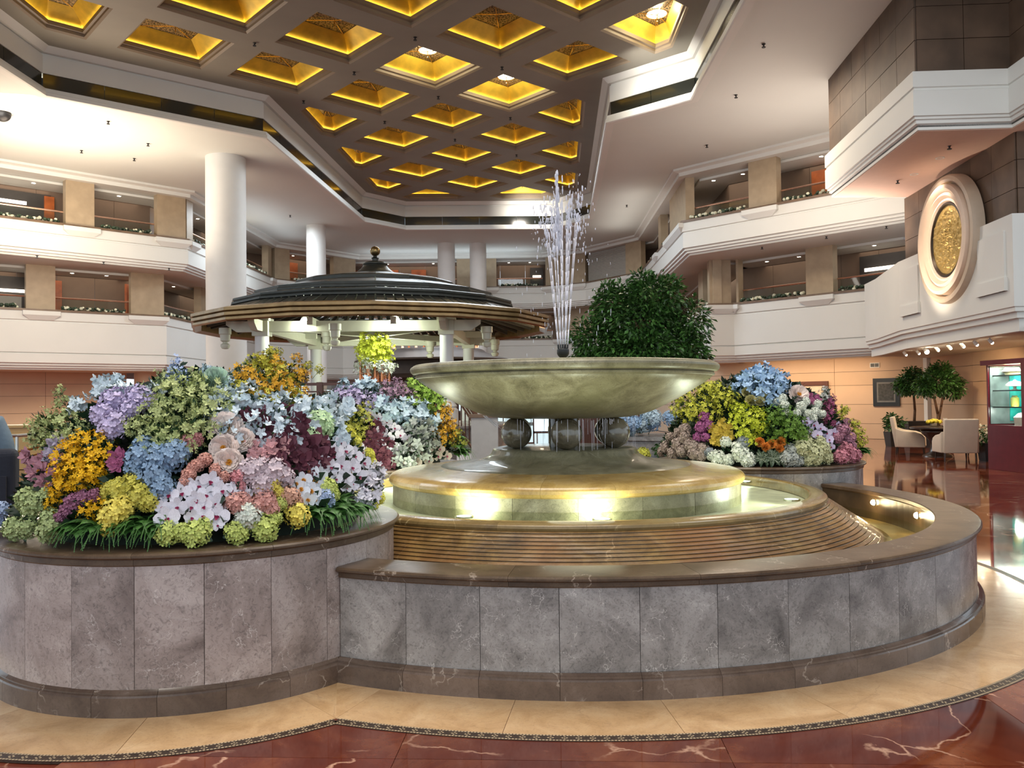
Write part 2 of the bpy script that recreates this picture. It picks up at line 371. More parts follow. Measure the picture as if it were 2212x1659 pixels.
# mosaic border: dark strip, two rows of pale tesserae, a chain of pale lozenges
MOSD = plain('dark_mosaic', (.045, .026, .015), .3, var=.5, scale=60)
MOSL = plain('pale_mosaic', (.50, .38, .24), .3, var=.2, scale=60)
strip = MB(); tes = MB()
mos = empty('mosaic_border', (0, 0, 0), parent=floor_)
loz = MB()
for k in range(4):
    a = k * pi / 2; ox, oy = .0105 * cos(a), .0105 * sin(a); h = .0062
    loz.add([(ox - h, oy, .0024), (ox, oy - h, .0024), (ox + h, oy, .0024), (ox, oy + h, .0024)], [(0, 1, 2, 3)])
loz_me = loz.mesh('mosaic_tile', MOSL)
nl = 0
def mosaic_arc(c, r, a0, a1):
    global nl
    w = .034
    strip.lathe([(r - w, -.01), (r + w, -.01), (r + w, .0018), (r - w, .0018)], max(4, int((a1 - a0) * 40)), a0, a1, (c[0], c[1], 0), True)
    nt_ = int((a1 - a0) * r / .0155)
    for side in (-1, 1):
        for k in range(nt_):
            a = a0 + (a1 - a0) * (k + .5) / nt_; da = .0055 / r; q = r + side * .027
            vs = [(c[0] + (q + e) * cos(a + s), c[1] + (q + e) * sin(a + s), .0024) for e, s in ((-.0055, -da), (.0055, -da), (.0055, da), (-.0055, da))]
            tes.add(vs, [(0, 1, 2, 3)])
    n = int((a1 - a0) * r / .064)
    for k in range(n):
        a = a0 + (a1 - a0) * (k + .5) / n; x, y = c[0] + r * cos(a), c[1] + r * sin(a)
        if y > 6.6 or y < 2.6 or abs(x) > y * .66: continue
        if nl < 295: link('mosaic_tile', loz_me, mos, (x, y, 0), (0, 0, a)); nl += 1
Jm = arcs(3.797, 1.657)
for a0, a1 in spans_fountain(Jm): mosaic_arc(FC, 3.797, a0, a1)
for i in range(3): mosaic_arc(PC[i], 1.657, *span_bed(Jm, i))
strip.build('mosaic_strip', MOSD, mos); t_ = tes.build('mosaic_edging', MOSL, mos); t_['kind'] = 'stuff'

# ---- galleries round the atrium
UPL = [(-22, 25.6), (-13.15, 34.0), (-12.75, 45.0), (-9.0, 49.3), (1.9, 49.3), (4.3, 47.9), (6.9, 44.2), (6.55, 31.65), (12.9, 25.2)]
LOW = [(-23, 28.2), (-14.4, 34.85), (-14.0, 46.3), (-10.2, 50.5), (2.6, 50.5), (5.2, 49.0), (8.6, 45.5), (7.8, 32.75), (8.75, 32.75), (12.9, 28.0)]
# walking left to right the outside of the atrium is on the left hand (+ offset)
def gallery(name, P, zl, zt, zb, pillars, extra):
    """zl ledge height, zt top of the openings, zb bottom of the parapet"""
    h = zl - zb
    prof = [(0.0, zl - .06), (0, zl - .42), (.05, zl - .44), (.05, zl - .48), (.02, zl - .50)]
    if h > 1.8: prof += [(.02, zb + .66), (.07, zb + .65), (.07, zb + .61), (.02, zb + .60)]
    prof += [(.02, zb + .26), (.10, zb + .24), (.10, zb + .16), (.18, zb + .15), (.18, zb + .07), (.28, zb + .06), (.28, zb), (.75, zb), (.75, zl - .06)]
    w = sweep(P, prof).build(name, WHITE); w['kind'] = 'structure'
    sweep(P, [(-.04, zl), (-.04, zl - .08), (.80, zl - .08), (.80, zl)]).build('ledge', LEDGE, w)
    pts = []
    for si, t0, t1 in pillars:
        A, B = P[si], P[si + 1]; T = segT(A, B, 0)
        MB().box(t0, t1, .16, .50, zl, zt, T).build('pillar', PIL, w)
        m = MB(); e = .14; z1 = zl - .08
        m.add([T @ Vector(v) for v in ((t0 - e, -.14, z1), (t1 + e, -.14, z1), (t1 + e, .1, z1), (t0 - e, .1, z1),
              (t0 - e, -.14, z1 - .16), (t1 + e, -.14, z1 - .16), (t1 + e, .1, z1 - .16), (t0 - e, .1, z1 - .16),
              (t0 + .1, -.01, z1 - .34), (t1 - .1, -.01, z1 - .34), (t1 - .1, .1, z1 - .34), (t0 + .1, .1, z1 - .34))],
              [(0, 3, 2, 1), (0, 1, 5, 4), (4, 5, 9, 8), (8, 9, 10, 11), (0, 4, 7, 3), (4, 8, 11, 7), (1, 2, 6, 5), (5, 6, 10, 9), (2, 3, 7, 6), (6, 7, 11, 10)])
        m.build('bracket', WHITE, w)
    return w
zt2, zl2, zt1, zl1 = 9.98, 8.30, 7.0, 5.27
PU = [(0, 8.65 - .02, 7.62) , ]
pil_u = [(0, 7.65, 8.65), (0, 11.0, 12.15), (1, .2, .8), (1, 4.2, 6.0), (1, 10.4, 10.95), (2, .1, 1.05), (2, 4.0, 5.6), (3, 5.8, 6.6), (3, 7.5, 8.15), (3, 10.9, 10.9 - .0001 + .001), (4, .1, 2.7),
         (5, 3.2, 4.4), (6, 5.4, 6.1), (6, 8.7, 12.45), (7, 2.72, 3.8)]
pil_u = [p for p in pil_u if p[2] - p[1] > .05]
pil_l = [(0, 5.75, 6.75), (0, 9.5, 10.8), (1, 3.9, 5.6), (1, 10.4, 11.3), (2, 3.9, 5.3), (3, 2.8, 3.8), (3, 7.4, 8.4), (4, .1, 2.8), (5, 3.4, 4.7), (6, 9.1, 10.3), (6, 12.0, 12.7), (7, .05, .9), (8, .02, .12), (8, 3.0, 4.05)]
g2 = gallery('wall_upper_gallery', UPL, zl2, zt2, zt1, pil_u, None)
g1 = gallery('wall_lower_gallery', LOW, zl1, zt1, 2.95, pil_l, None)
# bulkhead above the upper openings, header above the lower ones
sweep(UPL, [(-.32, 10.24), (-.32, 10.16), (-.1, 10.12), (-.1, 9.98), (.8, 9.98), (.8, 10.24)]).build('header', WHITE, g2)
# soffits under the galleries
def strip_poly(P, d0, d1, z, name, mat, par, th=.04):
    return sweep(P, [(d0, z), (d1, z), (d1, z + th), (d0, z + th)]).build(name, mat, par)
strip_poly(UPL, .3, 7.0, zt1 - .012, 'soffit', WHITEC, g2, .2)
strip_poly(LOW, .3, 6.5, 2.938, 'soffit', WHITEC, g1, .2)
# corridors behind the openings: floor, ceiling, rear wall built of tall panels
def corridor(P, zl, zt, par, depth=2.0):
    zf = zl - .75
    strip_poly(P, .7, depth + .4, zf - .1, 'corridor_floor', TAUPE, par)
    strip_poly(P, .75, depth + .4, zt - .10, 'corridor_ceiling', WHITE, par, .09)
    B = offset_poly(P, depth); me = {}
    for a, b in zip(B[:-1], B[1:]):
        l = hypot(b[0] - a[0], b[1] - a[1]); n = max(1, round(l / 1.5)); w = l / n
        for k in range(n):
            T = segT(a, b, k * w); MB().box(.006, w - .006, 0, .06, zf, zt, T).build('panel', TAUPE, par)
corridor(UPL, zl2, zt2, g2); corridor(LOW, zl1, zt1, g1)
# glass balustrades with a copper coloured rail, one per bay
m, t, b = nt('balustrade_glass'); MATS['balustrade_glass'] = m
mixs = N(t, 'ShaderNodeMixShader'); tr = N(t, 'ShaderNodeBsdfTransparent'); gl = N(t, 'ShaderNodeBsdfGlossy'); fr = N(t, 'ShaderNodeFresnel')
tr.inputs[0].default_value = (.90, .95, .93, 1); gl.inputs['Roughness'].default_value = .03; fr.inputs[0].default_value = 1.45
g_ = N(t, 'ShaderNodeNewGeometry'); sb = N(t, 'ShaderNodeMath', operation='SUBTRACT'); sb.inputs[0].default_value = 1; t.links.new(g_.outputs['Backfacing'], sb.inputs[1]); ml = N(t, 'ShaderNodeMath', operation='MULTIPLY'); t.links.new(fr.outputs[0], ml.inputs[0]); t.links.new(sb.outputs[0], ml.inputs[1])
t.links.new(ml.outputs[0], mixs.inputs[0]); t.links.new(tr.outputs[0], mixs.inputs[1]); t.links.new(gl.outputs[0], mixs.inputs[2]); t.links.new(mixs.outputs[0], t.nodes['Material Output'].inputs['Surface'])
GLASS = m
RAIL = plain('rose_metal_rail', (.75, .48, .36), .22, metal=.9, var=.05)
BAYS_U = [(0, .5, 4.3), (0, 4.5, 7.55), (0, 8.75, 10.9), (1, .9, 4.1), (1, 6.1, 10.3), (2, 1.15, 3.9), (3, .2, 5.7), (3, 8.25, 10.8), (6, .3, 5.3), (6, 6.2, 8.6), (7, .15, 2.65), (7, 3.9, 8.5)]
BAYS_L = [(0, .5, 5.65), (0, 6.85, 9.4), (1, .1, 3.8), (1, 5.7, 10.3), (2, .1, 3.8), (3, .1, 2.7), (3, 3.9, 7.3), (3, 8.5, 12.7), (6, .3, 9.0), (6, 10.4, 11.9), (8, .2, 2.95), (8, 4.15, 6.2)]
FLW = plain('row_flower_white', (.72, .72, .55), .6, island=.3)
FLG = plain('row_leaf', (.03, .055, .03), .5, island=.5)
POT = plain('row_pot', (.05, .045, .04), .6)
def flower_row(A, B, t0, t1, z, name_where, rs):
    e = empty('flower_row', (0, 0, 0)); lf = MB(); fl = MB(); n = int((t1 - t0) / .17)
    T = segT(A, B, 0, z)
    for k in range(n):
        t = t0 + .1 + (t1 - t0 - .2) * (k + .5) / n
        for q in range(4):
            c = T @ Vector((t + rs.uniform(-.09, .09), .22 + rs.uniform(-.12, .1), .05 + rs.uniform(0, .1)))
            (fl if rs.random() < .38 else lf).ball(c, rs.uniform(.045, .085), 6, 4, .85)
    lf.build('foliage', FLG, e, smooth=True); fl.build('blooms', FLW, e, smooth=True)
    for ch in e.children: ch['kind'] = 'stuff'
    tag(e, 'row of small white hydrangeas along the ledge, ' + name_where, 'flowers', 'flower rows along the gallery ledges', 'stuff')
rs = random.Random(3)
WH_U = ['upper gallery at the far left edge', 'upper gallery, bay left of the first beige pillar', 'upper gallery, bay left of the thick white column', 'upper gallery just behind the thick white column', 'upper gallery, slanting bay right of the thick column',
        'upper gallery, corner bay behind the second column', 'upper gallery behind the pavilion finial', 'upper gallery, bay left of the water jet', 'upper gallery, narrow far bay on the right return', 'upper gallery, narrow near bay on the right return', 'upper gallery right, bay with the slanted white beam', 'upper gallery right, bay beside the tiled tower']
WH_L = ['lower gallery at the far left edge', 'lower gallery, second bay from the left edge', 'lower gallery, bay touching the thick column', 'lower gallery hidden side bay behind the thick column', 'lower gallery, left corner bay behind the roof', 'lower gallery, first far bay', 'lower gallery, far bay behind the roof', 'lower gallery, bay behind the water jet', 'lower gallery, return behind the large tree', 'lower gallery, narrow bay right of the large tree', 'lower gallery right, first wide bay', 'lower gallery right, bay with the glowing copper door']
for P, z, bays, W_, g in ((UPL, zl2, BAYS_U, WH_U, g2), (LOW, zl1, BAYS_L, WH_L, g1)):
    for (si, t0, t1), wh in zip(bays, W_):
        A, B = P[si], P[si + 1]; T = segT(A, B, 0, z)
        r = MB(); r.tube(T @ Vector((t0 - .1, .5, .52)), T @ Vector((t1 + .1, .5, .52)), .035); r.build('handrail', RAIL, g)
        MB().box(t0, t1, .49, .51, -.4, .50, T).build('glass_pane', GLASS, g)
        flower_row(A, B, t0, t1, z, wh, rs)
# rear-wall features seen through the openings: copper doors, dark niches and glowing bars
BARG = glow('glowing_bar', (1.0, .87, .70), 2.6)
def feature(P, si, t, w, z0, z1, mat, name, par, d=1.86, th=.08):
    A, B = P[si], P[si + 1]; T = segT(A, B, 0); MB().box(t, t + w, d, d + th, z0, z1, T).build(name, mat, par)
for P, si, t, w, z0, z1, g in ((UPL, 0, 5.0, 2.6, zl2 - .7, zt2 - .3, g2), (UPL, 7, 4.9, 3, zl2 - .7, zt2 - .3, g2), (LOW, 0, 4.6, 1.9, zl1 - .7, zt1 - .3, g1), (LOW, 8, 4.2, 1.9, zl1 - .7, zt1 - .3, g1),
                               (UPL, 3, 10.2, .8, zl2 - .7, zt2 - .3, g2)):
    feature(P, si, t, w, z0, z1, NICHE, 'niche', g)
for P, si, t, w, z0, z1, g in ((UPL, 0, 3.4, 1.6, zl2 - .7, zt2 - .35, g2), (UPL, 0, 7.35, .35, zl2 - .7, zt2 - .35, g2), (UPL, 7, 4.3, .95, zl2 - .7, zt2 - .35, g2), (LOW, 0, 6.5, .75, zl1 - .7, zt1 - .35, g1),
                               (LOW, 8, 6.05, .8, zl1 - .7, zt1 - .35, g1), (LOW, 1, .2, 1.0, zl1 - .7, zt1 - .35, g1), (UPL, 3, 1.1, 1.0, zl2 - .7, zt2 - .35, g2), (UPL, 3, -.6, .8, zl2 - .7, zt2 - .35, g2), (UPL, 3, 2.9, .9, zl2 - .7, zt2 - .35, g2), (UPL, 2, 1.4, 1.3, zl2 - .7, zt2 - .35, g2)):
    feature(P, si, t, w, z0, z1, COPPER, 'copper_door', g, 1.80, .1)
for P, si, t, w, z, g in ((UPL, 0, 5.2, 1.5, zl2 + .85, g2), (UPL, 7, 5.2, 2.4, zl2 + .80, g2), (LOW, 0, 4.9, 1.1, zl1 + .78, g1), (LOW, 8, 4.5, 1.25, zl1 + .82, g1), (UPL, 3, 10.35, .5, zl2 + .75, g2)):
    feature(P, si, t, w, z, z + .12, BARG, 'light_bar', g, 1.62, .06)
# corridor downlights (real recessed lamps)
DLT = glow('downlight_glow', (1.0, .86, .66), 22)
dl_me = MB().lathe([(0, 0), (.07, 0)], 12).mesh('lens', DLT); rim_me = MB().lathe([(.07, -.012), (.1, -.012), (.1, .01), (.07, .01)], 12, closed=True).mesh('rim', WHITE)
def downlight(x, y, z, label, group):
    e = empty('ceiling_light', (x, y, z)); link('lens', dl_me, e, (0, 0, -.004)); link('rim', rim_me, e, (0, 0, 0)); return tag(e, label, 'ceiling light', group)
for P, z, bays, gname in ((UPL, zt2 - .11, BAYS_U, 'upper'), (LOW, zt1 - .11, BAYS_L, 'lower')):
    for bi, (si, t0, t1) in enumerate(bays):
        wh = (WH_U if gname == 'upper' else WH_L)[bi]
        A, B = P[si], P[si + 1]; n = 2 if t1 - t0 > 2.4 else 1
        for k in range(n):
            p = along(A, B, t0 + (t1 - t0) * (k + .5) / n, 1.0); downlight(p[0], p[1], z, ('left' if k == 0 and n == 2 else 'right' if n == 2 else 'only') + ' round downlight, ' + wh, 'corridor downlights')
        if t1 - t0 > 2:
            p = along(A, B, (t0 + t1) / 2, 1.5); a = atan2(B[1] - A[1], B[0] - A[0])
            lamp('corridor_light', 'AREA', (p[0], p[1], z - .02), 9 * (t1 - t0) / 3, WARM, t1 - t0, 1.2, rot=(0, 0, a))

# ---- ceiling with the long faceted recess
REC = [(-13.1, 4), (-13.06, 23.24), (-8.05, 27.23), (-7.1, 39.97), (-5.31, 42.04), (2.19, 42.24), (3.9, 39.76), (3.18, 26.08), (5.41, 24.13), (5.05, 4)]
def holed(outer, holes, z, name, mat, par=None, flip=False):
    polys = [[Vector((x, y, 0)) for x, y in outer]] + [[Vector((x, y, 0)) for x, y in h] for h in holes]
    tris = tessellate_polygon(polys); vs = [(v.x, v.y, z) for p in polys for v in p]
    return MB().add(vs, [tuple(t) for t in tris]).build(name, mat, par)
ceil_ = holed([(-30, -6), (24, -6), (24, 56), (-30, 56)], [REC], 10.24, 'ceiling', WHITEC); ceil_['kind'] = 'structure'
MB().box(-30, 24, -6, 56, 12.9, 13.0).build('roof_slab', NICHE, ceil_)
# walking REC left->far->right, outside is on the left (+)
sweep(REC, [(-.10, 10.20), (.12, 10.20), (.12, 10.245), (.0, 10.30), (0, 10.44), (-.10, 10.44), (-.10, 10.34), (-.14, 10.32), (-.14, 10.22)][::-1]).build('recess_lip', WHITE, ceil_)
sweep(REC, [(-.02, 10.44), (.3, 10.44), (.3, 10.455), (-.02, 10.455)]).build('recess_shelf', WHITE, ceil_)
for k in range(len(REC) - 1):
    A, B = REC[k], REC[k + 1]; l = hypot(B[0] - A[0], B[1] - A[1]); n = max(1, round(l / 1.7)); w = l / n
    T = segT(A, B, 0)
    for q in range(n): MB().box(q * w + .008, (q + 1) * w - .008, .03, .05, 10.45, 10.89, T).build('mirror_panel', MIRROR, ceil_)
sweep(REC, [(.0, 10.89), (.0, 11.40), (.05, 11.42), (.05, 11.46), (-.05, 11.47), (-.22, 11.62), (-.22, 11.66), (.4, 11.66), (.4, 10.89)]).build('recess_wall', WHITE, ceil_)
for si, t in ((2, .05), (2, 7.0), (0, .1)): pass
# coffered plate
PLT = offset_poly(REC, -.2)
S = 3.198; O = (-2.566, 22.893); th = radians(41.94)
ex = (cos(th), sin(th)); ey = (-sin(th), cos(th))
def lat(i, j): return (O[0] + S * (i * ex[0] + j * ey[0]), O[1] + S * (i * ex[1] + j * ey[1]))
def clip(poly, A, B):
    """keep the part to the right of A->B (the inside of the recess)"""
    out = []; n = len(poly)
    def s(p): return (B[0] - A[0]) * (p[1] - A[1]) - (B[1] - A[1]) * (p[0] - A[0])
    for k in range(n):
        p, q = poly[k], poly[(k + 1) % n]; sp, sq = s(p), s(q)
        if sp <= 0: out.append(p)
        if sp * sq < 0: u = sp / (sp - sq); out.append((p[0] + (q[0] - p[0]) * u, p[1] + (q[1] - p[1]) * u))
    return out
def area(p): return abs(sum(p[k][0] * p[(k + 1) % len(p)][1] - p[(k + 1) % len(p)][0] * p[k][1] for k in range(len(p)))) / 2 if len(p) > 2 else 0
BRD = offset_poly(REC, -.68)
narrow = [(BRD[2], BRD[3]), (BRD[3], BRD[4]), (BRD[4], BRD[5]), (BRD[5], BRD[6]), (BRD[6], BRD[7])]
wide = [(BRD[0], BRD[1]), (BRD[1], BRD[2]), (BRD[7], BRD[8]), (BRD[8], BRD[9])]
def regular(poly):
    out = []
    for p in poly:
        if not out or hypot(p[0] - out[-1][0], p[1] - out[-1][1]) > .12: out.append(p)
    if len(out) > 2 and hypot(out[0][0] - out[-1][0], out[0][1] - out[-1][1]) <= .12: out.pop()
    return out
def ccw(p):
    a = sum(p[k][0] * p[(k + 1) % len(p)][1] - p[(k + 1) % len(p)][0] * p[k][1] for k in range(len(p)))
    return p if a > 0 else p[::-1]
cells = []
HW = .40            # half beam
for i in range(-6, 8):
    for j in range(-6, 9):
        e = HW / S
        sq = [lat(i + e, j + e), lat(i + 1 - e, j + e), lat(i + 1 - e, j + 1 - e), lat(i + e, j + 1 - e)]
        cx, cy = lat(i + .5, j + .5)
        if cy < 8 or cy > 45: continue
        best = []
        for lines in (narrow, wide):
            p = sq
            for A, B in lines:
                p = clip(p, A, B)
                if len(p) < 3: break
            if area(p) > area(best): best = p
        if area(best) < .9: continue
        best = ccw(regular(best))
        if len(best) >= 3: cells.append((i, j, best))
holed([(p[0], p[1]) for p in PLT], [c[2] for c in cells], 11.62, 'coffer_plate', GRIDM, ceil_)
LED = glow('cove_led', (1.0, .78, .32), 11.0)
m, t, b = nt('pierced_bronze'); vo = N(t, 'ShaderNodeTexVoronoi', feature='DISTANCE_TO_EDGE'); vo.inputs['Scale'].default_value = 13
tc = N(t, 'ShaderNodeTexCoord'); t.links.new(tc.outputs['Object'], vo.inputs['Vector']); rr = ramp(t, [(.06, (.36, .26, .15)), (.16, (.012, .009, .006))]); t.links.new(vo.outputs['Distance'], rr.inputs['Fac']); t.links.new(rr.outputs['Color'], b.inputs['Base Color'])
b.inputs['Roughness'].default_value = .4; b.inputs['Metallic'].default_value = .5; GRILLE = m
LAMPG = glow('coffer_lamp', (1.0, .90, .68), 9)
LIT = {}
def scale_about(poly, c, s): return [(c[0] + (x - c[0]) * s, c[1] + (y - c[1]) * s) for x, y in poly]
def inset(poly, d):   # ccw polygon, inward
    return offset_poly(poly, d, True)
def ring(mb, pa, za, pb, zb):
    n = len(pa); mb.add([(x, y, za) for x, y in pa] + [(x, y, zb) for x, y in pb], [(k, n + k, n + (k + 1) % n, (k + 1) % n) for k in range(n)])
for i, j, p in cells:
    A_ = area(p); full = A_ > 5.3; sc = min(1.0, sqrt(A_ / 5.6))
    cf = MB(); p1 = inset(p, .06); p2 = inset(p, .12)
    mo = MB(); ring(mo, p, 11.62, p1, 11.66); ring(mo, p1, 11.66, p1, 11.73); ring(mo, p1, 11.73, p2, 11.75); ring(mo, p2, 11.75, p2, 11.86); ring(mo, p2, 11.86, inset(p, .115), 11.86); ring(mo, inset(p, .115), 11.86, inset(p, .115), 11.79)
    c = (sum(q[0] for q in p) / len(p), sum(q[1] for q in p) / len(p))
    p3 = inset(p, .05); ring(mo, inset(p, .115), 11.79, p3, 11.79)
    p4 = scale_about(p3, c, .62)
    root = MB(); H_ = .40 * sc
    ring(root, p3, 11.79, scale_about(p3, c, .985), 11.88); ring(root, scale_about(p3, c, .985), 11.88, scale_about(p3, c, .80), 11.97 + .3 * (H_ - .1)); ring(root, scale_about(p3, c, .80), 11.97 + .3 * (H_ - .1), p4, 11.84 + H_)
    cell = root.build('coffer', GOLD, ceil_)
    mo.build('moulding', MOULD, cell)
    MB().add([(x, y, 11.84 + H_ + .01) for x, y in p4], [tuple(range(len(p4)))]).build('grille', GRILLE, cell)
    led = MB(); ring(led, inset(p3, .012), 11.795, inset(p3, .05), 11.795); led.build('light_strip', LED, cell)
    bars = MB(); zz = 11.84 + H_ - .02
    for q in range(len(p4)): bars.tube((c[0], c[1], zz - .05), (*p4[q], zz), .012, .012, 5)
    bars.tube((c[0], c[1], zz - .22), (c[0], c[1], zz), .014, .014, 6); bars.build('brass_cross', BRASS, cell)
    LIT[(i, j)] = (c, 11.84 + H_)
for key in ((0, 0), (1, 0), (1, -2), (4, 1)):
    if key in LIT:
        c, z = LIT[key]
        e = empty('coffer_lamp', (c[0], c[1] + .08, z)); MB().lathe([(0, -.015), (.26, -.008), (.28, 0)], 20).build('lens', LAMPG, e, loc=(0, 0, 0)); MB().lathe([(.28, -.012), (.31, -.012), (.31, .0), (.28, .0)], 20, closed=True).build('rim', BRASS, e, loc=(0, 0, 0))
        wh = {(0, 0): 'coffer near the middle of the ceiling grid', (1, 0): 'coffer next to the middle one, lower right of it', (1, -2): 'cut-corner coffer by the right edge of the recess', (4, 1): 'far coffer just above the tip of the water jet'}[key]
        tag(e, 'bright lamp burning inside a gold ' + wh, 'ceiling lamp', 'lamps inside gold coffers')
        lamp('coffer_light', 'POINT', (c[0], c[1], z - .25), 45, (1, .85, .55), .12)
# sprinklers and tiny detectors
ORDS = ['first', 'second', 'third', 'fourth', 'fifth', 'sixth', 'seventh', 'eighth', 'ninth', 'tenth', 'eleventh', 'twelfth', 'thirteenth', 'fourteenth', 'fifteenth', 'sixteenth']; SC_ = {}
spr = MB(); spr.lathe([(0, -.09), (.05, -.09), (.05, -.075), (.02, -.07), (.02, -.03), (.05, -.01), (.05, 0)], 8); spr_me = spr.mesh('sprinkler', BLACK)
for x, y, z in sorted([(-12.27, 25.4, 10.24), (-13.23, 29.28, 10.24), (-14.58, 28.29, 10.24), (-12.02, 27.62, 10.24), (-10.18, 38.5, 10.24), (6.79, 28.51, 10.24), (5.24, 37.27, 10.24), (6.29, 20.37, 10.24), (6.53, 23.8, 10.24),
                (-17.16, 30.16, 7.0), (-15.5, 31.69, 7.0), (-13.66, 33.28, 7.0), (10.74, 28.26, 7.0), (9.11, 30.12, 7.0), (12.07, 26.68, 7.0), (9.61, 18.12, 7.0), (9.81, 21.0, 7.0)] + [(*lat(i, j), 11.62) for i, j in ((0, 0), (0, 1), (-1, 1), (1, 0), (1, 1), (0, 2), (1, 2), (2, 2), (2, 1), (3, 2))], key=lambda t_: t_[0] / t_[1]):
    k_ = ('dark sprinkler head on the white ceiling, left of the recess' if x < -8 and z > 9 else 'dark sprinkler head on the white ceiling, right of the recess') if 10 < z < 11 else ('dark sprinkler head at a beam crossing of the coffered grid' if z > 11 else 'dark sprinkler head under the upper gallery' + (', left' if x < 0 else ', right'))
    SC_[k_] = SC_.get(k_, 0) + 1; tag(link('sprinkler', spr_me, None, (x, y, z)), ORDS[SC_[k_] - 1] + ' from left, ' + k_, 'sprinkler', 'sprinkler heads')
bl = empty('ceiling_spotlight', (-14.98, 24.53, 10.24)); MB().lathe([(.28, -.02), (.34, -.02), (.34, .02), (.28, .02)], 24, closed=True).build('rim', WHITE, bl, loc=(0, 0, 0)); MB().ball((0, 0, -.03), .24, 16, 10).build('lamp_head', BLACK, bl, loc=(0, 0, 0), smooth=True)
tag(bl, 'large black eyeball spotlight in the white ceiling at the far left', 'ceiling light')

# ---- white round columns
def column(x, y, r, label):
    o = MB().lathe([(r, 0), (r, 10.24)], 40, c=(0, 0, 0)).build('column', COLW, smooth=True, loc=(x, y, 0)); o['kind'] = 'structure'; o['label'] = label; return o
column(-10.05, 29.4, .685, 'thick white round column left of the pavilion')
column(-9.55, 40.9, .47, 'slim white column behind the pavilion roof, left')
column(-3.55, 46.0, .48, 'left one of the two paired slim white columns'); column(-1.8, 46.1, .46, 'right one of the two paired slim white columns')
col5 = MB().lathe([(.62, 0), (.62, 2.95)], 32).build('column', WALLB, smooth=True, loc=(-15.9, 36.6, 0)); col5['kind'] = 'structure'

# ---- ground floor walls
def panelled(name, A, B, z0, z1, rows, pw, mat, back=.1, joint=.012):
    l = hypot(B[0] - A[0], B[1] - A[1]); T = segT(A, B, 0)
    w = MB().box(0, l, .03, .03 + back, z0 - .1, z1 + .1, T).build(name, NICHE); w['kind'] = 'structure'
    n = max(1, round(l / pw)); zs = rows
    for k in range(n):
        for a, b in zip(zs[:-1], zs[1:]):
            MB().box(k * l / n + joint / 2, (k + 1) * l / n - joint / 2, 0, .03, a + joint / 2, b - joint / 2, T).build('panel', mat, w)
    return w
rows = [0, .55, 1.25, 1.95, 2.45, 2.95]
wr = panelled('wall_right', (7.4, 35.6), (14.35, 28.9), 0, 2.95, rows, 3.0, WALLB)
wr2 = panelled('wall_right_return', (14.35, 28.9), (13.05, 12.0), 0, 2.95, rows, 3.2, WALLB)
MB().box(-.15, .15, -.12, .02, 0, 2.95, segT((14.35, 28.9), (13.05, 12), .2)).build('pilaster', WHITE, wr2)
wl = panelled('wall_left', (-24, 30.2), (-16.9, 36.6), 0, 2.95, rows, 3.0, WALLB)
# rear glass front: bright daylight outside, tall panes between slim posts
FRM = plain('window_frame', (.30, .30, .28), .4, metal=.3)
def glazed(name, A, B, z0, z1, pw):
    l = hypot(B[0] - A[0], B[1] - A[1]); T = segT(A, B, 0); n = max(1, round(l / pw)); w = MB(); 
    for k in range(n + 1): w.box(k * l / n - .04, k * l / n + .04, -.04, .04, z0, z1, T)
    w.box(0, l, -.04, .04, z0 - .1, z0 + .1, T); w.box(0, l, -.04, .04, z1 - .1, z1, T)
    w = w.build(name, FRM); w['kind'] = 'structure'
    for k in range(n): MB().box(k * l / n + .04, (k + 1) * l / n - .04, -.005, .005, z0 + .1, z1 - .1, T).build('pane', GLASS, w)
    return w
glazed('window_1', (-16.7, 37.0), (-16.0, 54.5), 0, 2.9, 2.0)
glazed('window_2', (-16.0, 54.5), (6.0, 54.5), 0, 2.9, 2.2)
wf = panelled('wall_far', (6.0, 54.5), (7.4, 35.6), 0, 2.95, rows, 3.0, WALLB)
# ribbed shutter closing the far right bays of the upper gallery
SHUT = plain('grey_shutter', (.42, .40, .36), .5, var=.05)
T = segT(UPL[5], UPL[6], 0)
e = MB()
for k in range(22): z = zl2 + .02 + k * .075; e.box(-.1, 3.3, .3, .34, z, z + .06, T)
e.build('shutter', SHUT, g2)['kind'] = 'stuff'

# ---- tiled tower block hanging from the ceiling at the upper right
BL = [(8.81, 22.75), (8.40, 17.05), (10.28, 16.95), (9.9, 9.0)]
def tiled_face(A, B, z0, z1, tw, th_, par, out=-1):
    l = hypot(B[0] - A[0], B[1] - A[1]); n = max(1, round(l / tw)); m_ = max(1, round((z1 - z0) / th_)); T = segT(A, B, 0)
    for k in range(n):
        for q in range(m_):
            pr = random.uniform(.03, .036)
            MB().box(k * l / n + .006, (k + 1) * l / n - .006, -pr if out < 0 else 0, 0 if out < 0 else pr, z0 + q * (z1 - z0) / m_ + .006, z0 + (q + 1) * (z1 - z0) / m_ - .006, T).build('tile', TILEB, par)
core = BL + [(14, 9.0), (14, 23.0)]
tower = MB().prism(ccw(core), 7.06, 10.24).build('wall_tiled_tower', NICHE); tower['kind'] = 'structure'
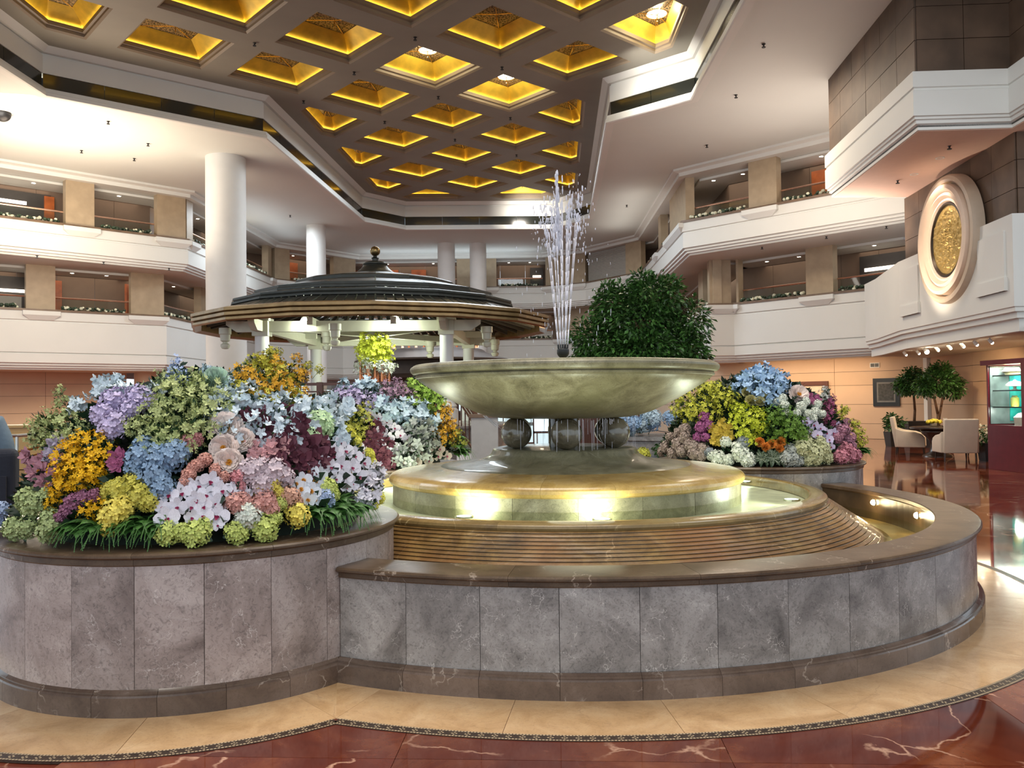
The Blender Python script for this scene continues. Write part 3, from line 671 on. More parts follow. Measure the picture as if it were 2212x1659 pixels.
# walking BL the hall lies on the right hand
for a, b in zip(BL[:-1], BL[1:]): tiled_face(a, b, 8.17, 10.24, .95, .69, tower, -1)
tiled_face((11.5, 23.0), BL[0], 8.17, 10.24, .95, .69, tower, -1)
BLX = [(12.5, 22.95)] + BL
sweep(BLX, [(-.13, 8.17), (-.13, 7.85), (-.10, 7.83), (-.10, 7.79), (-.13, 7.77), (-.13, 7.26), (-.09, 7.25), (-.09, 7.2), (-.05, 7.19), (-.05, 7.12), (0, 7.10), (0, 7.0), (.4, 7.0), (.4, 8.17)]).build('band', WHITE, tower)
MB().prism(ccw([(8.83, 22.72), (8.43, 17.08), (10.3, 16.98), (9.93, 9.0), (13, 9), (13, 22.8)]), 6.985, 7.05).build('soffit', plain('rosy_soffit', (.72, .50, .40), .7, var=.02), tower)
# ---- wall carrying the roundel
WD = [(11.95, 27.6), (11.75, 26.3), (10.95, 23.0), (10.50, 17.2), (13.6, 17.0)]
wd = MB().prism(ccw([(11.0, 22.9), (10.55, 17.25), (13.6, 17.1), (13.6, 24.5), (12.4, 24.5)]), 2.95, 7.0).build('wall_roundel', NICHE); wd['kind'] = 'structure'
tiled_face(WD[2], WD[3], 5.22, 7.0, .98, .60, wd, -1); tiled_face(WD[3], WD[4], 5.22, 7.0, .98, .60, wd, -1); tiled_face((12.1, 23.2), WD[2], 5.22, 7.0, .98, .6, wd, -1)
sweep(WD, [(-.22, 5.25), (-.22, 3.35), (-.19, 3.33), (-.19, 3.25), (-.12, 3.23), (-.12, 3.12), (-.04, 3.10), (-.04, 2.85), (.3, 2.85), (.3, 5.25)]).build('white_dado', WHITE, wd)
# raised framed fields on the white dado left and right of the roundel
T = segT(WD[2], WD[3], 0)
for x0, x1 in ((.25, 1.35), (4.6, 5.75)):
    MB().box(x0, x1, -.26, -.2, 3.7, 4.95, T).build('field', WHITE, wd); MB().box(x0 - .05, x1 + .05, -.29, -.2, 3.7, 3.98, T).build('field', WHITE, wd)
MB().prism(ccw([(11.9, 27), (11.0, 22.9), (10.55, 17.2), (10.2, 9), (14.6, 9), (14.6, 29)]), 2.84, 2.94).build('soffit', WHITEC, wd)
# the roundel: concentric mouldings round a cast golden relief
TR = segT(WD[2], WD[3], 3.15, 5.26) @ Matrix.Translation((0, -.2, 0)) @ Matrix.Rotation(pi / 2, 4, 'X')
rd = empty('roundel', (0, 0, 0))
def lathe_T(prof, n, T, closed=False):
    mb = MB().lathe(prof, n, closed=closed); mb.v = [tuple(T @ Vector(v)) for v in mb.v]; return mb
ROSE = plain('rosy_plaster', (.76, .60, .47), .5, var=.02)
lathe_T([(1.53, -.1), (1.53, .10), (1.50, .16), (1.42, .18), (1.36, .14), (1.34, .02), (1.30, .0)], 72, TR).build('outer_ring', plain('taupe_ring', (.50, .40, .30), .5, var=.05), rd, smooth=True, angle=40)
lathe_T([(1.32, .0), (1.30, .22), (1.22, .26), (1.14, .20), (1.12, .16), (1.05, .20), (1.0, .15), (.98, .12), (.93, .13), (.89, .08), (.87, .04)], 72, TR).build('moulded_ring', ROSE, rd, smooth=True, angle=40)
lathe_T([(.88, .04), (.88, .095), (.84, .10), (.82, .05)], 72, TR).build('dark_rim', plain('dark_bronze', (.03, .02, .012), .4, metal=.6), rd, smooth=True, angle=40)
m, t, b = nt('gold_relief'); L = t.links.new; tc = N(t, 'ShaderNodeTexCoord')
b.inputs['Base Color'].default_value = (.34, .23, .07, 1); b.inputs['Metallic'].default_value = .5; b.inputs['Roughness'].default_value = .42
n1 = N(t, 'ShaderNodeTexNoise'); n1.inputs['Scale'].default_value = 14; n1.inputs['Detail'].default_value = 3; L(tc.outputs['Object'], n1.inputs['Vector']); bp = N(t, 'ShaderNodeBump'); bp.inputs['Strength'].default_value = .6; bp.inputs['Distance'].default_value = .04; L(n1.outputs['Fac'], bp.inputs['Height']); L(bp.outputs['Normal'], b.inputs['Normal'])
rel = MB(); rg = random.Random(5); nr, na = 44, 110; vs = [(0, 0, .1)]
from mathutils import noise as mnoise
for q in range(1, nr + 1):
    for k in range(na):
        r = .82 * q / nr; a = 2 * pi * k / na; x, y = r * cos(a), r * sin(a)
        h = .05 + .09 * abs(mnoise.noise(Vector((x * 9, y * 9, 3)))) + .08 * abs(mnoise.noise(Vector((x * 19, y * 19, 9))))
        h = .05 + (h - .05) * min(1, (1 - q / nr) * 5); vs.append((x, y, h))
fs = [(0, 1 + k, 1 + (k + 1) % na) for k in range(na)]
for q in range(nr - 1):
    for k in range(na): a = 1 + q * na + k; b_ = 1 + q * na + (k + 1) % na; fs.append((a, a + na, b_ + na, b_))
rel.add([tuple(TR @ Vector(v)) for v in vs], fs); rel.build('relief', m, rd, smooth=True)
tag(rd, 'large round golden relief in a pale moulded ring on the right wall', 'roundel')
lamp('roundel_light', 'SPOT', (8.9, 20.8, 3.2), 260, WARM, .1, target=(10.8, 19.9, 5.2), spot=75, blend=.9)
lamp('roundel_light', 'SPOT', (9.7, 20.0, 6.9), 160, WARM, .1, target=(10.9, 20.0, 5.0), spot=80, blend=.9)
for x, y in ((9.87, 19.03), (9.94, 20.4)):
    downlight(x, y, 6.99, 'round downlight in the rosy soffit above the roundel, ' + ('nearer one' if y < 20 else 'farther one'), 'soffit downlights')
# ================================================================== FOUNTAIN
def ring_cut(c, prof, a0, a1, n): mb = MB(); mb.lathe(prof, n, a0, a1, (c[0], c[1], 0), True); return mb
fo = empty('fountain', (FC[0], FC[1], 0)); fo['_base'] = (FC[0], FC[1], 0)
tag(fo, 'tiered round marble fountain with a wide bowl on stone balls, jets spraying from the bowl', 'fountain')
Jw = arcs(3.31, 1.18)
SPF = spans_fountain(Jw)
wall = empty('basin_wall', (0, 0, 0), parent=fo)
rw = random.Random(11)
def pieces(par, base, c, spans, step, prof, name, mat, n=8, gap=.0016, jitter=0.0, R=3.3):
    for a0, a1 in spans:
        for b0, b1 in cut(a0, a1, step):
            g = gap / 2 / R; dj = rw.uniform(-jitter, jitter)
            pr = [(r + dj, z) for r, z in prof]
            mb = ring_cut(c, pr, b0 + g, b1 - g, n); mb.v = [(x - base[0], y - base[1], z - base[2]) for x, y, z in mb.v]
            me = mb.mesh(name, mat, True); me.set_sharp_from_angle(angle=radians(25)); o = link(name, me, par)
FB = (FC[0], FC[1], 0)
pieces(wall, FB, FC, SPF, .127, [(3.14, .12), (3.283, .12), (3.283, .575), (3.14, .575)], 'panel', GREY, 5, .003, .0012)
pieces(wall, FB, FC, SPF, .127, [(3.14, 0), (3.329, 0), (3.329, .098), (3.324, .106), (3.312, .110), (3.312, .118), (3.304, .124), (3.290, .132), (3.14, .132)], 'plinth_stone', PLINTH, 4, .002, .0006)
pieces(wall, FB, FC, SPF, .30, [(3.14, .572), (3.292, .572), (3.297, .578), (3.297, .600), (3.310, .603), (3.322, .612), (3.322, .622), (3.312, .631), (3.295, .634), (3.02, .634), (3.012, .628), (3.012, .60), (3.03, .585), (3.14, .572)][:-1], 'coping_stone', COPE, 8, .0018, 0)
# inner lining of the lower pool, its floor and water
inn = MB()
for a0, a1 in SPF: inn.lathe([(3.03, .2), (3.15, .2), (3.15, .59), (3.03, .59)], 60, a0, a1, (0, 0, 0), True)
inn.build('pool_lining', plain('wet_dark_lining', (.085, .055, .03), .3, var=.3), fo, loc=(0, 0, 0))
POOLF = plain('pool_floor', (.20, .125, .045), .3, var=.35, scale=5)
MB().lathe([(2.5, .36), (3.04, .36)], 96).build('pool_floor', POOLF, fo, loc=(0, 0, 0))
m, t, b = nt('water'); L = t.links.new
mixs = N(t, 'ShaderNodeMixShader'); tr = N(t, 'ShaderNodeBsdfTransparent'); gl = N(t, 'ShaderNodeBsdfGlossy'); fr = N(t, 'ShaderNodeFresnel')
tr.inputs[0].default_value = (.90, .94, .86, 1); gl.inputs['Roughness'].default_value = .02; fr.inputs[0].default_value = 1.33
n1 = N(t, 'ShaderNodeTexNoise'); n1.inputs['Scale'].default_value = 9; n1.inputs['Detail'].default_value = 3; tc = N(t, 'ShaderNodeTexCoord'); L(tc.outputs['Object'], n1.inputs['Vector'])
bp = N(t, 'ShaderNodeBump'); bp.inputs['Strength'].default_value = .55; bp.inputs['Distance'].default_value = .02; L(n1.outputs['Fac'], bp.inputs['Height']); L(bp.outputs['Normal'], gl.inputs['Normal']); L(bp.outputs['Normal'], fr.inputs['Normal'])
g_ = N(t, 'ShaderNodeNewGeometry'); sb = N(t, 'ShaderNodeMath', operation='SUBTRACT'); sb.inputs[0].default_value = 1; L(g_.outputs['Backfacing'], sb.inputs[1]); ml = N(t, 'ShaderNodeMath', operation='MULTIPLY'); L(fr.outputs[0], ml.inputs[0]); L(sb.outputs[0], ml.inputs[1])
L(ml.outputs[0], mixs.inputs[0]); L(tr.outputs[0], mixs.inputs[1]); L(gl.outputs[0], mixs.inputs[2]); L(mixs.outputs[0], t.nodes['Material Output'].inputs['Surface']); WATER = m
MB().lathe([(2.5, .43), (3.03, .43)], 96).build('pool_water', WATER, fo, loc=(0, 0, 0))
# rippled cone the water runs down: fourteen overlapping treads
pr = [(2.10, .20), (2.72, .20), (2.72, .40)]
n = 14; r0, z0, r1, z1 = 2.66, .425, 2.235, .705
for k in range(n):
    a, b_ = k / n, (k + 1) / n
    ra, za = r0 + (r1 - r0) * a, z0 + (z1 - z0) * a; rb, zb = r0 + (r1 - r0) * b_, z0 + (z1 - z0) * b_
    pr += [(ra - .008, za + .001), (ra - .009, za + .005), (ra + .001, za + .006), (rb + .003, zb - .003), (rb + .001, zb - .0005)]
pr += [(2.235, .708)]
MB().lathe(pr, 160).build('rippled_cone', RIPST, fo, smooth=True, loc=(0, 0, 0), angle=28)
# lip stones round the upper pool
pieces(fo, FB, FC, [(0, 2 * pi)], 2 * pi / 24, [(2.10, .66), (2.22, .66), (2.243, .700), (2.250, .716), (2.243, .732), (2.225, .742), (2.15, .750), (2.12, .750), (2.105, .742)], 'lip_stone', GOLDST, 8, .001, 0, 2.2)
MB().lathe([(1.5, .655), (2.12, .655)], 96).build('upper_pool_floor', plain('pale_pool_floor', (.62, .62, .50), .35, var=.3, scale=4), fo, loc=(0, 0, 0))
MB().lathe([(1.5, .728), (2.115, .728)], 96).build('upper_pool_water', WATER, fo, loc=(0, 0, 0))
RIMST = marble('tan_rim_stone', (.34, .205, .06), (.52, .34, .105), (.64, .45, .17), (.65, .5, .25), rough=.24, vs=1.5, vthin=.01, nscale=3.5, speck=.5, rnd=.04, coat=.15, bump=.4)
# mushroom shaped dome: drum blocks, rolled rim stones, domed top
pieces(fo, FB, FC, [(0, 2 * pi)], 2 * pi / 20, [(1.30, .64), (1.555, .64), (1.555, .828), (1.30, .828)], 'drum_stone', BOWLST, 6, .002, .0008, 1.55)
pieces(fo, FB, FC, [(0, 2 * pi)], 2 * pi / 18, [(1.25, .826), (1.555, .826), (1.580, .838), (1.590, .860), (1.586, .884), (1.570, .904), (1.545, .917), (1.48, .929), (1.38, .941), (1.25, .953), (1.10, .966)], 'rim_stone', RIMST, 7, .0015, 0, 1.58)
TOPST = marble('wet_green_grey_stone', (.12, .105, .06), (.21, .19, .115), (.31, .28, .18), (.3, .28, .2), rough=.32, vs=2, vthin=.02, nscale=6, speck=.8, rnd=.03, coat=.25, bump=1.0)
MB().lathe([(1.13, .960), (1.12, .9665), (1.0, .978), (.85, .995), (.75, 1.02), (.69, 1.05), (.665, 1.075), (.655, 1.10), (.64, 1.115), (.60, 1.122), (0, 1.125)], 96).build('dome_top', TOPST, fo, smooth=True, loc=(0, 0, 0))
# stone balls that carry the bowl
for k in range(6):
    a = radians(-90 + 60 * k) - .02
    MB().ball((.50 * cos(a), .50 * sin(a), 1.257), .137, 32, 20).build('stone_ball', BALLST, fo, smooth=True, loc=(0, 0, 0))
MB().lathe([(.14, 1.12), (.14, 1.42)], 24).build('centre_post', BALLST, fo, smooth=True, loc=(0, 0, 0))
# the bowl
bp_ = [(0, 1.385), (.50, 1.386), (.60, 1.392), (.70, 1.410), (.80, 1.443), (.92, 1.498), (1.04, 1.560), (1.16, 1.628), (1.27, 1.697), (1.322, 1.738), (1.326, 1.748), (1.345, 1.752), (1.350, 1.768), (1.338, 1.776), (1.345, 1.784),
       (1.372, 1.790), (1.388, 1.806), (1.394, 1.826), (1.390, 1.842), (1.380, 1.850), (1.372, 1.852), (1.365, 1.862), (1.350, 1.868), (1.30, 1.868), (1.27, 1.855), (1.20, 1.80), (1.0, 1.68), (.7, 1.55), (0, 1.5)]
MB().lathe(bp_, 128).build('bowl', BOWLST, fo, smooth=True, loc=(0, 0, 0), angle=30)
MB().lathe([(0, 1.845), (1.262, 1.845)], 96).build('bowl_water', WATER, fo, loc=(0, 0, 0))
nz = empty('nozzle', (0.0, 0, 0), parent=fo)
MB().lathe([(.016, 1.55), (.016, 1.90), (.024, 1.91), (.024, 1.93), (.045, 1.95), (.056, 1.97), (.056, 2.01), (.05, 2.015), (0, 2.015)], 24).build('manifold', BLACK, nz, smooth=True, angle=40)
m_ = MB()
for rr_, n_ in ((.044, 12), (.024, 7), (0, 1)):
    for k in range(n_):
        a = 2 * pi * k / n_; m_.tube((rr_ * cos(a), rr_ * sin(a), 2.01), (rr_ * 1.08 * cos(a), rr_ * 1.08 * sin(a), 2.055), .006, .004, 6)
m_.build('jet_pins', BLACK, nz)['kind'] = 'stuff'
# lamps under water
UW = glow('underwater_lamp', (.86, 1.0, .84), 8); PW = glow('pool_lamp', (1.0, .80, .42), 25)
def uwl(x, y, z, r, mat, ring_m=STEEL):
    e = empty('underwater_light', (x - FC[0], y - FC[1], z), parent=fo); MB().lathe([(0, .012), (r, .010)], 20).build('lens', mat, e, loc=(0, 0, 0)); MB().lathe([(r, 0), (r * 1.25, 0), (r * 1.25, .014), (r, .014)], 20, closed=True).build('rim', ring_m, e, loc=(0, 0, 0)); return e
for x, y in ((-.36, 6.08), (.62, 5.86), (2.28, 6.86), (2.32, 8.38)):
    uwl(x, y, .70, .055, UW)
    dx, dy = FC[0] - x, FC[1] - y; l = hypot(dx, dy)
    lamp('underwater_lamp', 'SPOT', (x + dx / l * .04, y + dy / l * .04, .735), 17, GREENW, .05, target=(x + dx * .42, y + dy * .42, 1.05), spot=150, blend=.8)
for a in (radians(100), radians(150)):
    x, y = FC[0] + 1.85 * cos(a), FC[1] + 1.85 * sin(a); lamp('underwater_lamp', 'POINT', (x, y, .80), 10, GREENW, .05)
for x, y in ((3.43, 8.02), (3.43, 7.12)):
    dx, dy = FC[0] - x, FC[1] - y; l = hypot(dx, dy); ux, uy = dx / l, dy / l
    e = empty('pool_light', (3.015 * -ux, 3.015 * -uy, .53), parent=fo); e.rotation_euler = (0, 0, atan2(uy, ux))
    MB().ball((.012, 0, 0), .026, 12, 8).build('bulb', PW, e, loc=(0, 0, 0), smooth=True); g_ = MB(); g_.lathe([(.028, 0), (.036, 0), (.036, .012), (.028, .012)], 16, closed=True); g_.v = [(z, y_, x_) for x_, y_, z in g_.v]; g_.build('rim', STEEL, e, loc=(0, 0, 0))
    lamp('pool_lamp', 'POINT', (FC[0] - ux * 2.93, FC[1] - uy * 2.93, .53), 1.5, (1, .78, .42), .04)
# added point lights over the upper pool that brighten the bowl from below
for k in range(6):
    a = radians(-60 + 60 * k - 30); lamp('bowl_fill', 'POINT', (FC[0] + 1.85 * cos(a), FC[1] + 1.85 * sin(a), .82), 2.8, GREENW, .30)
# water in the air: streams, broken spray and drips
m, t, b = nt('falling_water'); L = t.links.new
b.inputs['Base Color'].default_value = (.86, .88, 1.0, 1); b.inputs['Roughness'].default_value = .12; b.inputs['Alpha'].default_value = .6; b.inputs['IOR'].default_value = 1.33
b.inputs['Emission Strength'].default_value = 0; FALL = m
m, t, b = nt('stream_water'); b.inputs['Base Color'].default_value = (.88, .88, .98, 1); b.inputs['Roughness'].default_value = .15; b.inputs['Alpha'].default_value = .9; STREAM = m
rj = random.Random(21)
st = MB(); sp = MB()
for k in range(20):
    a = 2 * pi * k / 12 if k < 12 else 2 * pi * (k - 12) / 8; r0_ = .046 if k < 12 else .022; lean = (.105 if k < 12 else .05) * rj.uniform(.8, 1.15)
    H_ = rj.uniform(.85, 1.15); pts = []
    for q in range(9):
        u = q / 8; r = r0_ + lean * u; pts.append((r * cos(a), r * sin(a), 2.05 + H_ * u))
    for q in range(8): w = .0035 + .001 * q / 8; st.tube(pts[q], pts[q + 1], w, w + .0002, 5)
    for q in range(26):
        u = rj.random() ** 1.3; r = r0_ + lean * (1 + .55 * u) + rj.gauss(0, .012); z = 2.05 + H_ * (1.0 + .32 * u) + rj.uniform(-.1, .1); l_ = rj.uniform(.01, .045)
        sp.ball((r * cos(a), r * sin(a), z), rj.uniform(.003, .0075), 5, 4, l_ / .008)
for q in range(150):          # the tall central column, breaking up towards its tip
    u = rj.random(); z = 2.9 + .74 * u; r = .030 * (1 - u * .6); a = rj.random() * 6.28
    sp.ball((-.035 + r * cos(a) * rj.random(), r * sin(a) * rj.random(), z), rj.uniform(.005, .012), 6, 4, rj.uniform(1.5, 5))
for q in range(110):          # side crests and drops falling back
    side = rj.choice((-1, 1, 1)); x = side * rj.gauss(.18, .05); z = rj.gauss(3.12, .17); sp.ball((x, rj.gauss(0, .10), z), rj.uniform(.003, .008), 5, 4, rj.uniform(1, 4))
for q in range(90):
    a = rj.random() * 6.28; r = rj.uniform(.1, .55); sp.ball((r * cos(a), r * sin(a), rj.uniform(1.95, 3.1)), rj.uniform(.002, .0035), 4, 3, rj.uniform(2, 9))
jet = empty('water_jet', (FC[0], FC[1], 0)); o = st.build('streams', STREAM, jet, smooth=True, loc=(0, 0, 0)); o['kind'] = 'stuff'; o = sp.build('spray', FALL, jet, smooth=True, loc=(0, 0, 0)); o['kind'] = 'stuff'
tag(jet, 'white water jets rising from the black nozzle of the fountain bowl', 'water', None, 'stuff')
dr = MB()
for q in range(120):
    a = rj.random() * 6.28; r = rj.choice((.47, .5, .55, .62)) + rj.uniform(-.02, .04); z = 1.39 - rj.uniform(0, .02); l_ = rj.uniform(.02, .22) if rj.random() < .8 else .26
    dr.tube((r * cos(a), r * sin(a), z), (r * cos(a), r * sin(a), z - l_), .0018, .001, 4)
for q in range(10):
    a = radians(190 + rj.uniform(-9, 9)); r = .74; dr.tube((r * cos(a), r * sin(a), 1.415), ((r - .11) * cos(a + .1), (r - .11) * sin(a + .1), 1.415 - rj.uniform(.06, .13)), .002, .0012, 4)
dp = tag(dr.build('water_drips', STREAM, None, loc=(FC[0], FC[1], 0)), 'thin threads of water dripping under the bowl over the stone balls', 'water', None, 'stuff')

# ================================================================== ROUND FLOWER BEDS
Jb = arcs(3.31, 1.185)
BEDL = ['near round marble flower bed at the left of the fountain', 'rear round marble flower bed behind the dome, left', 'rear round marble flower bed behind the dome, right']
SOIL = plain('soil', (.02, .014, .009), .9, var=.4, scale=30)
BEDS = []
for i in range(3):
    c = PC[i]; bd = empty('flower_bed', (c[0], c[1], 0)); tag(bd, BEDL[i] + ', filled with artificial blooms', 'planter'); B0 = (c[0], c[1], 0); BEDS.append(bd)
    mt = GREYP if i == 0 else GREY; off = A3[i]; full = [(off - pi, off + pi)]
    pieces(bd, B0, c, full, .29, [(1.03, .12), (1.168, .12), (1.168, .745), (1.03, .745)], 'panel', mt, 6, .003, .001, 1.17)
    pieces(bd, B0, c, full, .27, [(1.03, 0), (1.199, 0), (1.199, .098), (1.194, .106), (1.182, .11), (1.182, .118), (1.175, .124), (1.165, .134), (1.03, .134)], 'plinth_stone', PLINTH, 6, .002, 0, 1.2)
    pieces(bd, B0, c, full, .55, [(1.03, .742), (1.172, .742), (1.178, .748), (1.178, .776), (1.192, .779), (1.206, .789), (1.206, .799), (1.196, .808), (1.18, .811), (.93, .811), (.93, .742)], 'coping_stone', COPE, 12, .0018, 0, 1.2)
    MB().lathe([(0, .83), (.5, .81), (.94, .79)], 40).build('soil', SOIL, bd, loc=(0, 0, 0))
# ================================================================== PAVILION
gz = empty('pavilion', (-3.35, 20.6, 0)); gz['_base'] = (0, 0, 0)
tag(gz, 'round garden pavilion with a stepped dark louvred roof and cream posts', 'pavilion')
Z3 = (0, 0, 0)
RFD = plain('dark_roof_metal', (.032, .034, .029), .42, metal=.35, var=.2); RFB = plain('bronze_fascia', (.26, .165, .07), .3, metal=.6, var=.25, scale=4)
CREAM = plain('cream_timber', (.62, .62, .50), .5, var=.04)
NS = 16; A0 = -pi / 2 + radians(9.2)          # one corner points at the viewer
def ringpoly(r): return [(r * cos(A0 + 2 * pi * k / NS), r * sin(A0 + 2 * pi * k / NS)) for k in range(NS)]
def band(prof, name, mat, par=gz):
    """16-sided ring with flat facets: prof [(r,z)] closed"""
    mb = MB(); mb.lathe(prof, NS, A0, A0 + 2 * pi - 1e-9, (0, 0, 0), True); 
    return mb.build(name, mat, par, loc=(0, 0, 0))
def band16(prof, name, mat, par=gz):
    mb = MB(); m_ = len(prof); vs = []
    for k in range(NS): a = A0 + 2 * pi * k / NS; vs += [(r * cos(a), r * sin(a), z) for r, z in prof]
    mb.add(vs, [(i * m_ + q, ((i + 1) % NS) * m_ + q, ((i + 1) % NS) * m_ + (q + 1) % m_, i * m_ + (q + 1) % m_) for i in range(NS) for q in range(m_)])
    return mb.build(name, mat, par, loc=(0, 0, 0))
def facets(par, n, r0, z0, r1, z1, w, th, name, mat):
    """rafters: n per facet, running from (r0,z0) up to (r1,z1)"""
    for k in range(NS):
        a0 = A0 + 2 * pi * k / NS; a1 = A0 + 2 * pi * (k + 1) / NS
        for q in range(n):
            u = (q + .5) / n; am = (a0 + a1) / 2
            P0 = Vector(((1 - u) * r0 * cos(a0) + u * r0 * cos(a1), (1 - u) * r0 * sin(a0) + u * r0 * sin(a1), z0)); P1 = Vector(((1 - u) * r1 * cos(a0) + u * r1 * cos(a1), (1 - u) * r1 * sin(a0) + u * r1 * sin(a1), z1))
            d = (P1 - P0).normalized(); s = Vector((-sin(am), cos(am), 0)); nn = d.cross(s).normalized(); mb = MB(); vs = []
            for P in (P0, P1):
                for e1, e2 in ((-1, -1), (1, -1), (1, 1), (-1, 1)): vs.append(P + s * w / 2 * e1 + nn * th / 2 * e2)
            mb.add(vs, [(0, 1, 2, 3), (7, 6, 5, 4), (0, 4, 5, 1), (1, 5, 6, 2), (2, 6, 7, 3), (3, 7, 4, 0)]); mb.build(name, mat, par, loc=(0, 0, 0))
# tier 1, the wide eave
band16([(4.26, 3.25), (4.31, 3.28), (4.31, 3.33), (4.28, 3.345), (4.34, 3.37), (4.34, 3.43), (4.30, 3.445), (4.35, 3.47), (4.35, 3.53), (4.26, 3.56), (4.10, 3.54), (4.12, 3.30)], 'eave_fascia', RFB)
sl = empty('eave_louvres', parent=gz); facets(sl, 7, 4.16, 3.46, 3.35, 3.80, .16, .025, 'slat', RFD)
band16([(3.42, 3.77), (3.47, 3.79), (3.47, 3.83), (3.42, 3.84), (3.44, 3.88), (3.44, 3.92), (3.38, 3.94), (3.30, 3.90), (3.32, 3.78)], 'second_fascia', RFD)
sl2 = empty('upper_louvres', parent=gz); facets(sl2, 5, 3.36, 3.90, 2.93, 4.0, .14, .02, 'slat', RFD)
band16([(2.95, 3.98), (3.0, 4.01), (3.0, 4.06), (2.96, 4.08), (2.96, 4.13), (2.88, 4.15), (2.8, 4.1), (2.82, 3.98)], 'third_fascia', RFD)
# lattice under tier 3
lt = MB()
for k in range(NS):
    a0 = A0 + 2 * pi * k / NS; a1 = A0 + 2 * pi * (k + 1) / NS
    for q in range(12):
        for s_ in (0, 1):
            u, v_ = q / 12, (q + 1) / 12
            if s_: u, v_ = v_, u
            P0 = ((1 - u) * cos(a0) + u * cos(a1), (1 - u) * sin(a0) + u * sin(a1)); P1 = ((1 - v_) * cos(a0) + v_ * cos(a1), (1 - v_) * sin(a0) + v_ * sin(a1))
            lt.tube((P0[0] * 2.97, P0[1] * 2.97, 3.93), (P1[0] * 2.92, P1[1] * 2.92, 4.02), .008, .008, 4)
lt.build('lattice', RFD, gz, loc=(0, 0, 0))
def panels16(r0, z0, r1, z1, name, mat):
    for k in range(NS):
        a0 = A0 + 2 * pi * k / NS + .006; a1 = A0 + 2 * pi * (k + 1) / NS - .006
        MB().add([(r0 * cos(a0), r0 * sin(a0), z0), (r0 * cos(a1), r0 * sin(a1), z0), (r1 * cos(a1), r1 * sin(a1), z1), (r1 * cos(a0), r1 * sin(a0), z1),
                  (r0 * cos(a0), r0 * sin(a0), z0 - .03), (r0 * cos(a1), r0 * sin(a1), z0 - .03), (r1 * cos(a1), r1 * sin(a1), z1 - .03), (r1 * cos(a0), r1 * sin(a0), z1 - .03)],
                 [(0, 1, 2, 3), (7, 6, 5, 4), (0, 4, 5, 1), (2, 6, 7, 3), (1, 5, 6, 2), (3, 7, 4, 0)]).build(name, mat, gz, loc=(0, 0, 0))
panels16(2.9, 4.14, 1.95, 4.36, 'roof_panel', RFD)
band16([(1.93, 4.32), (1.99, 4.35), (1.99, 4.42), (1.94, 4.45), (1.86, 4.47), (1.80, 4.44), (1.82, 4.32)], 'fourth_fascia', RFD)
panels16(1.86, 4.46, .5, 4.72, 'roof_panel', RFD)
MB().lathe([(.52, 4.70), (.50, 4.73), (.42, 4.78), (.34, 4.85), (.30, 4.90), (.29, 4.92), (.31, 4.94), (.31, 4.96), (.27, 4.97), (.25, 5.0), (.15, 5.02), (.08, 5.04), (.08, 5.09), (.10, 5.11), (.06, 5.13), (.04, 5.17)], 24).build('cap', RFD, gz, smooth=True, loc=(0, 0, 0), angle=35)
MB().ball((0, 0, 5.28), .125, 24, 16).build('finial_ball', plain('aged_brass', (.20, .14, .06), .3, metal=.9, var=.2), gz, smooth=True, loc=(0, 0, 0))
# rafters seen from below + ring beams + posts
inner = empty('under_rafters', parent=gz); facets(inner, 3, 4.0, 3.40, 2.3, 3.86, .05, .09, 'rafter', plain('dark_rafter', (.05, .045, .03), .5))
POSTS = [(-2.05, -2.55), (1.93, -2.35), (2.15, 2.6), (-2.0, 2.2)]
def postpart():
    for (x, y) in POSTS:
        p = empty('post', (x, y, 0), parent=gz)
        MB().lathe([(.15, 1.55), (.15, 3.0)], 24).build('shaft', COLW, p, smooth=True, loc=(0, 0, 0)); MB().lathe([(.24, 1.0), (.24, 1.36), (.20, 1.40), (.22, 1.44), (.17, 1.52), (.15, 1.56)], 24).build('base', COLW, p, smooth=True, loc=(0, 0, 0), angle=40)
        MB().box(-.17, .17, -.17, .17, 3.0, 3.36).box(-.2, .2, -.2, .2, 3.32, 3.38).build('capital', CREAM, p, loc=(0, 0, 0))
postpart()
def beam(p, q, z0, z1, w, ext, name):
    a = atan2(q[1] - p[1], q[0] - p[0]); l = hypot(q[0] - p[0], q[1] - p[1]); T = Matrix.Translation((p[0], p[1], 0)) @ Matrix.Rotation(a, 4, 'Z')
    mb = MB(); vs = []
    for y in (-w / 2, w / 2): vs += [T @ Vector((-ext, y, z1)), T @ Vector((-ext, y, z1 - .08)), T @ Vector((-ext + .22, y, z0)), T @ Vector((l + ext - .22, y, z0)), T @ Vector((l + ext, y, z1 - .08)), T @ Vector((l + ext, y, z1))]
    mb.add(vs, [(0, 1, 2, 3, 4, 5), (11, 10, 9, 8, 7, 6)] + [(k, k + 6, (k + 1) % 6 + 6, (k + 1) % 6) for k in range(6)]); mb.build(name, CREAM, gz, loc=(0, 0, 0))
for k in range(4):
    p, q = POSTS[k], POSTS[(k + 1) % 4]; beam(p, q, 3.09, 3.32, .14, .75, 'beam')
    for u in (.28, .72):
        x, y = p[0] + (q[0] - p[0]) * u, p[1] + (q[1] - p[1]) * u; s = 1.28; MB().box(-.06, .06, -.5, .35, 3.2, 3.36, Matrix.Translation((x, y, 0)) @ Matrix.Rotation(atan2(q[1] - p[1], q[0] - p[0]), 4, 'Z')).build('beam_block', CREAM, gz, loc=(0, 0, 0))
beam((-2.0, -2.5), (2.15, 2.6), 3.14, 3.28, .12, 0, 'beam'); beam((1.93, -2.35), (-1.85, 2.2), 3.14, 3.28, .12, 0, 'beam')
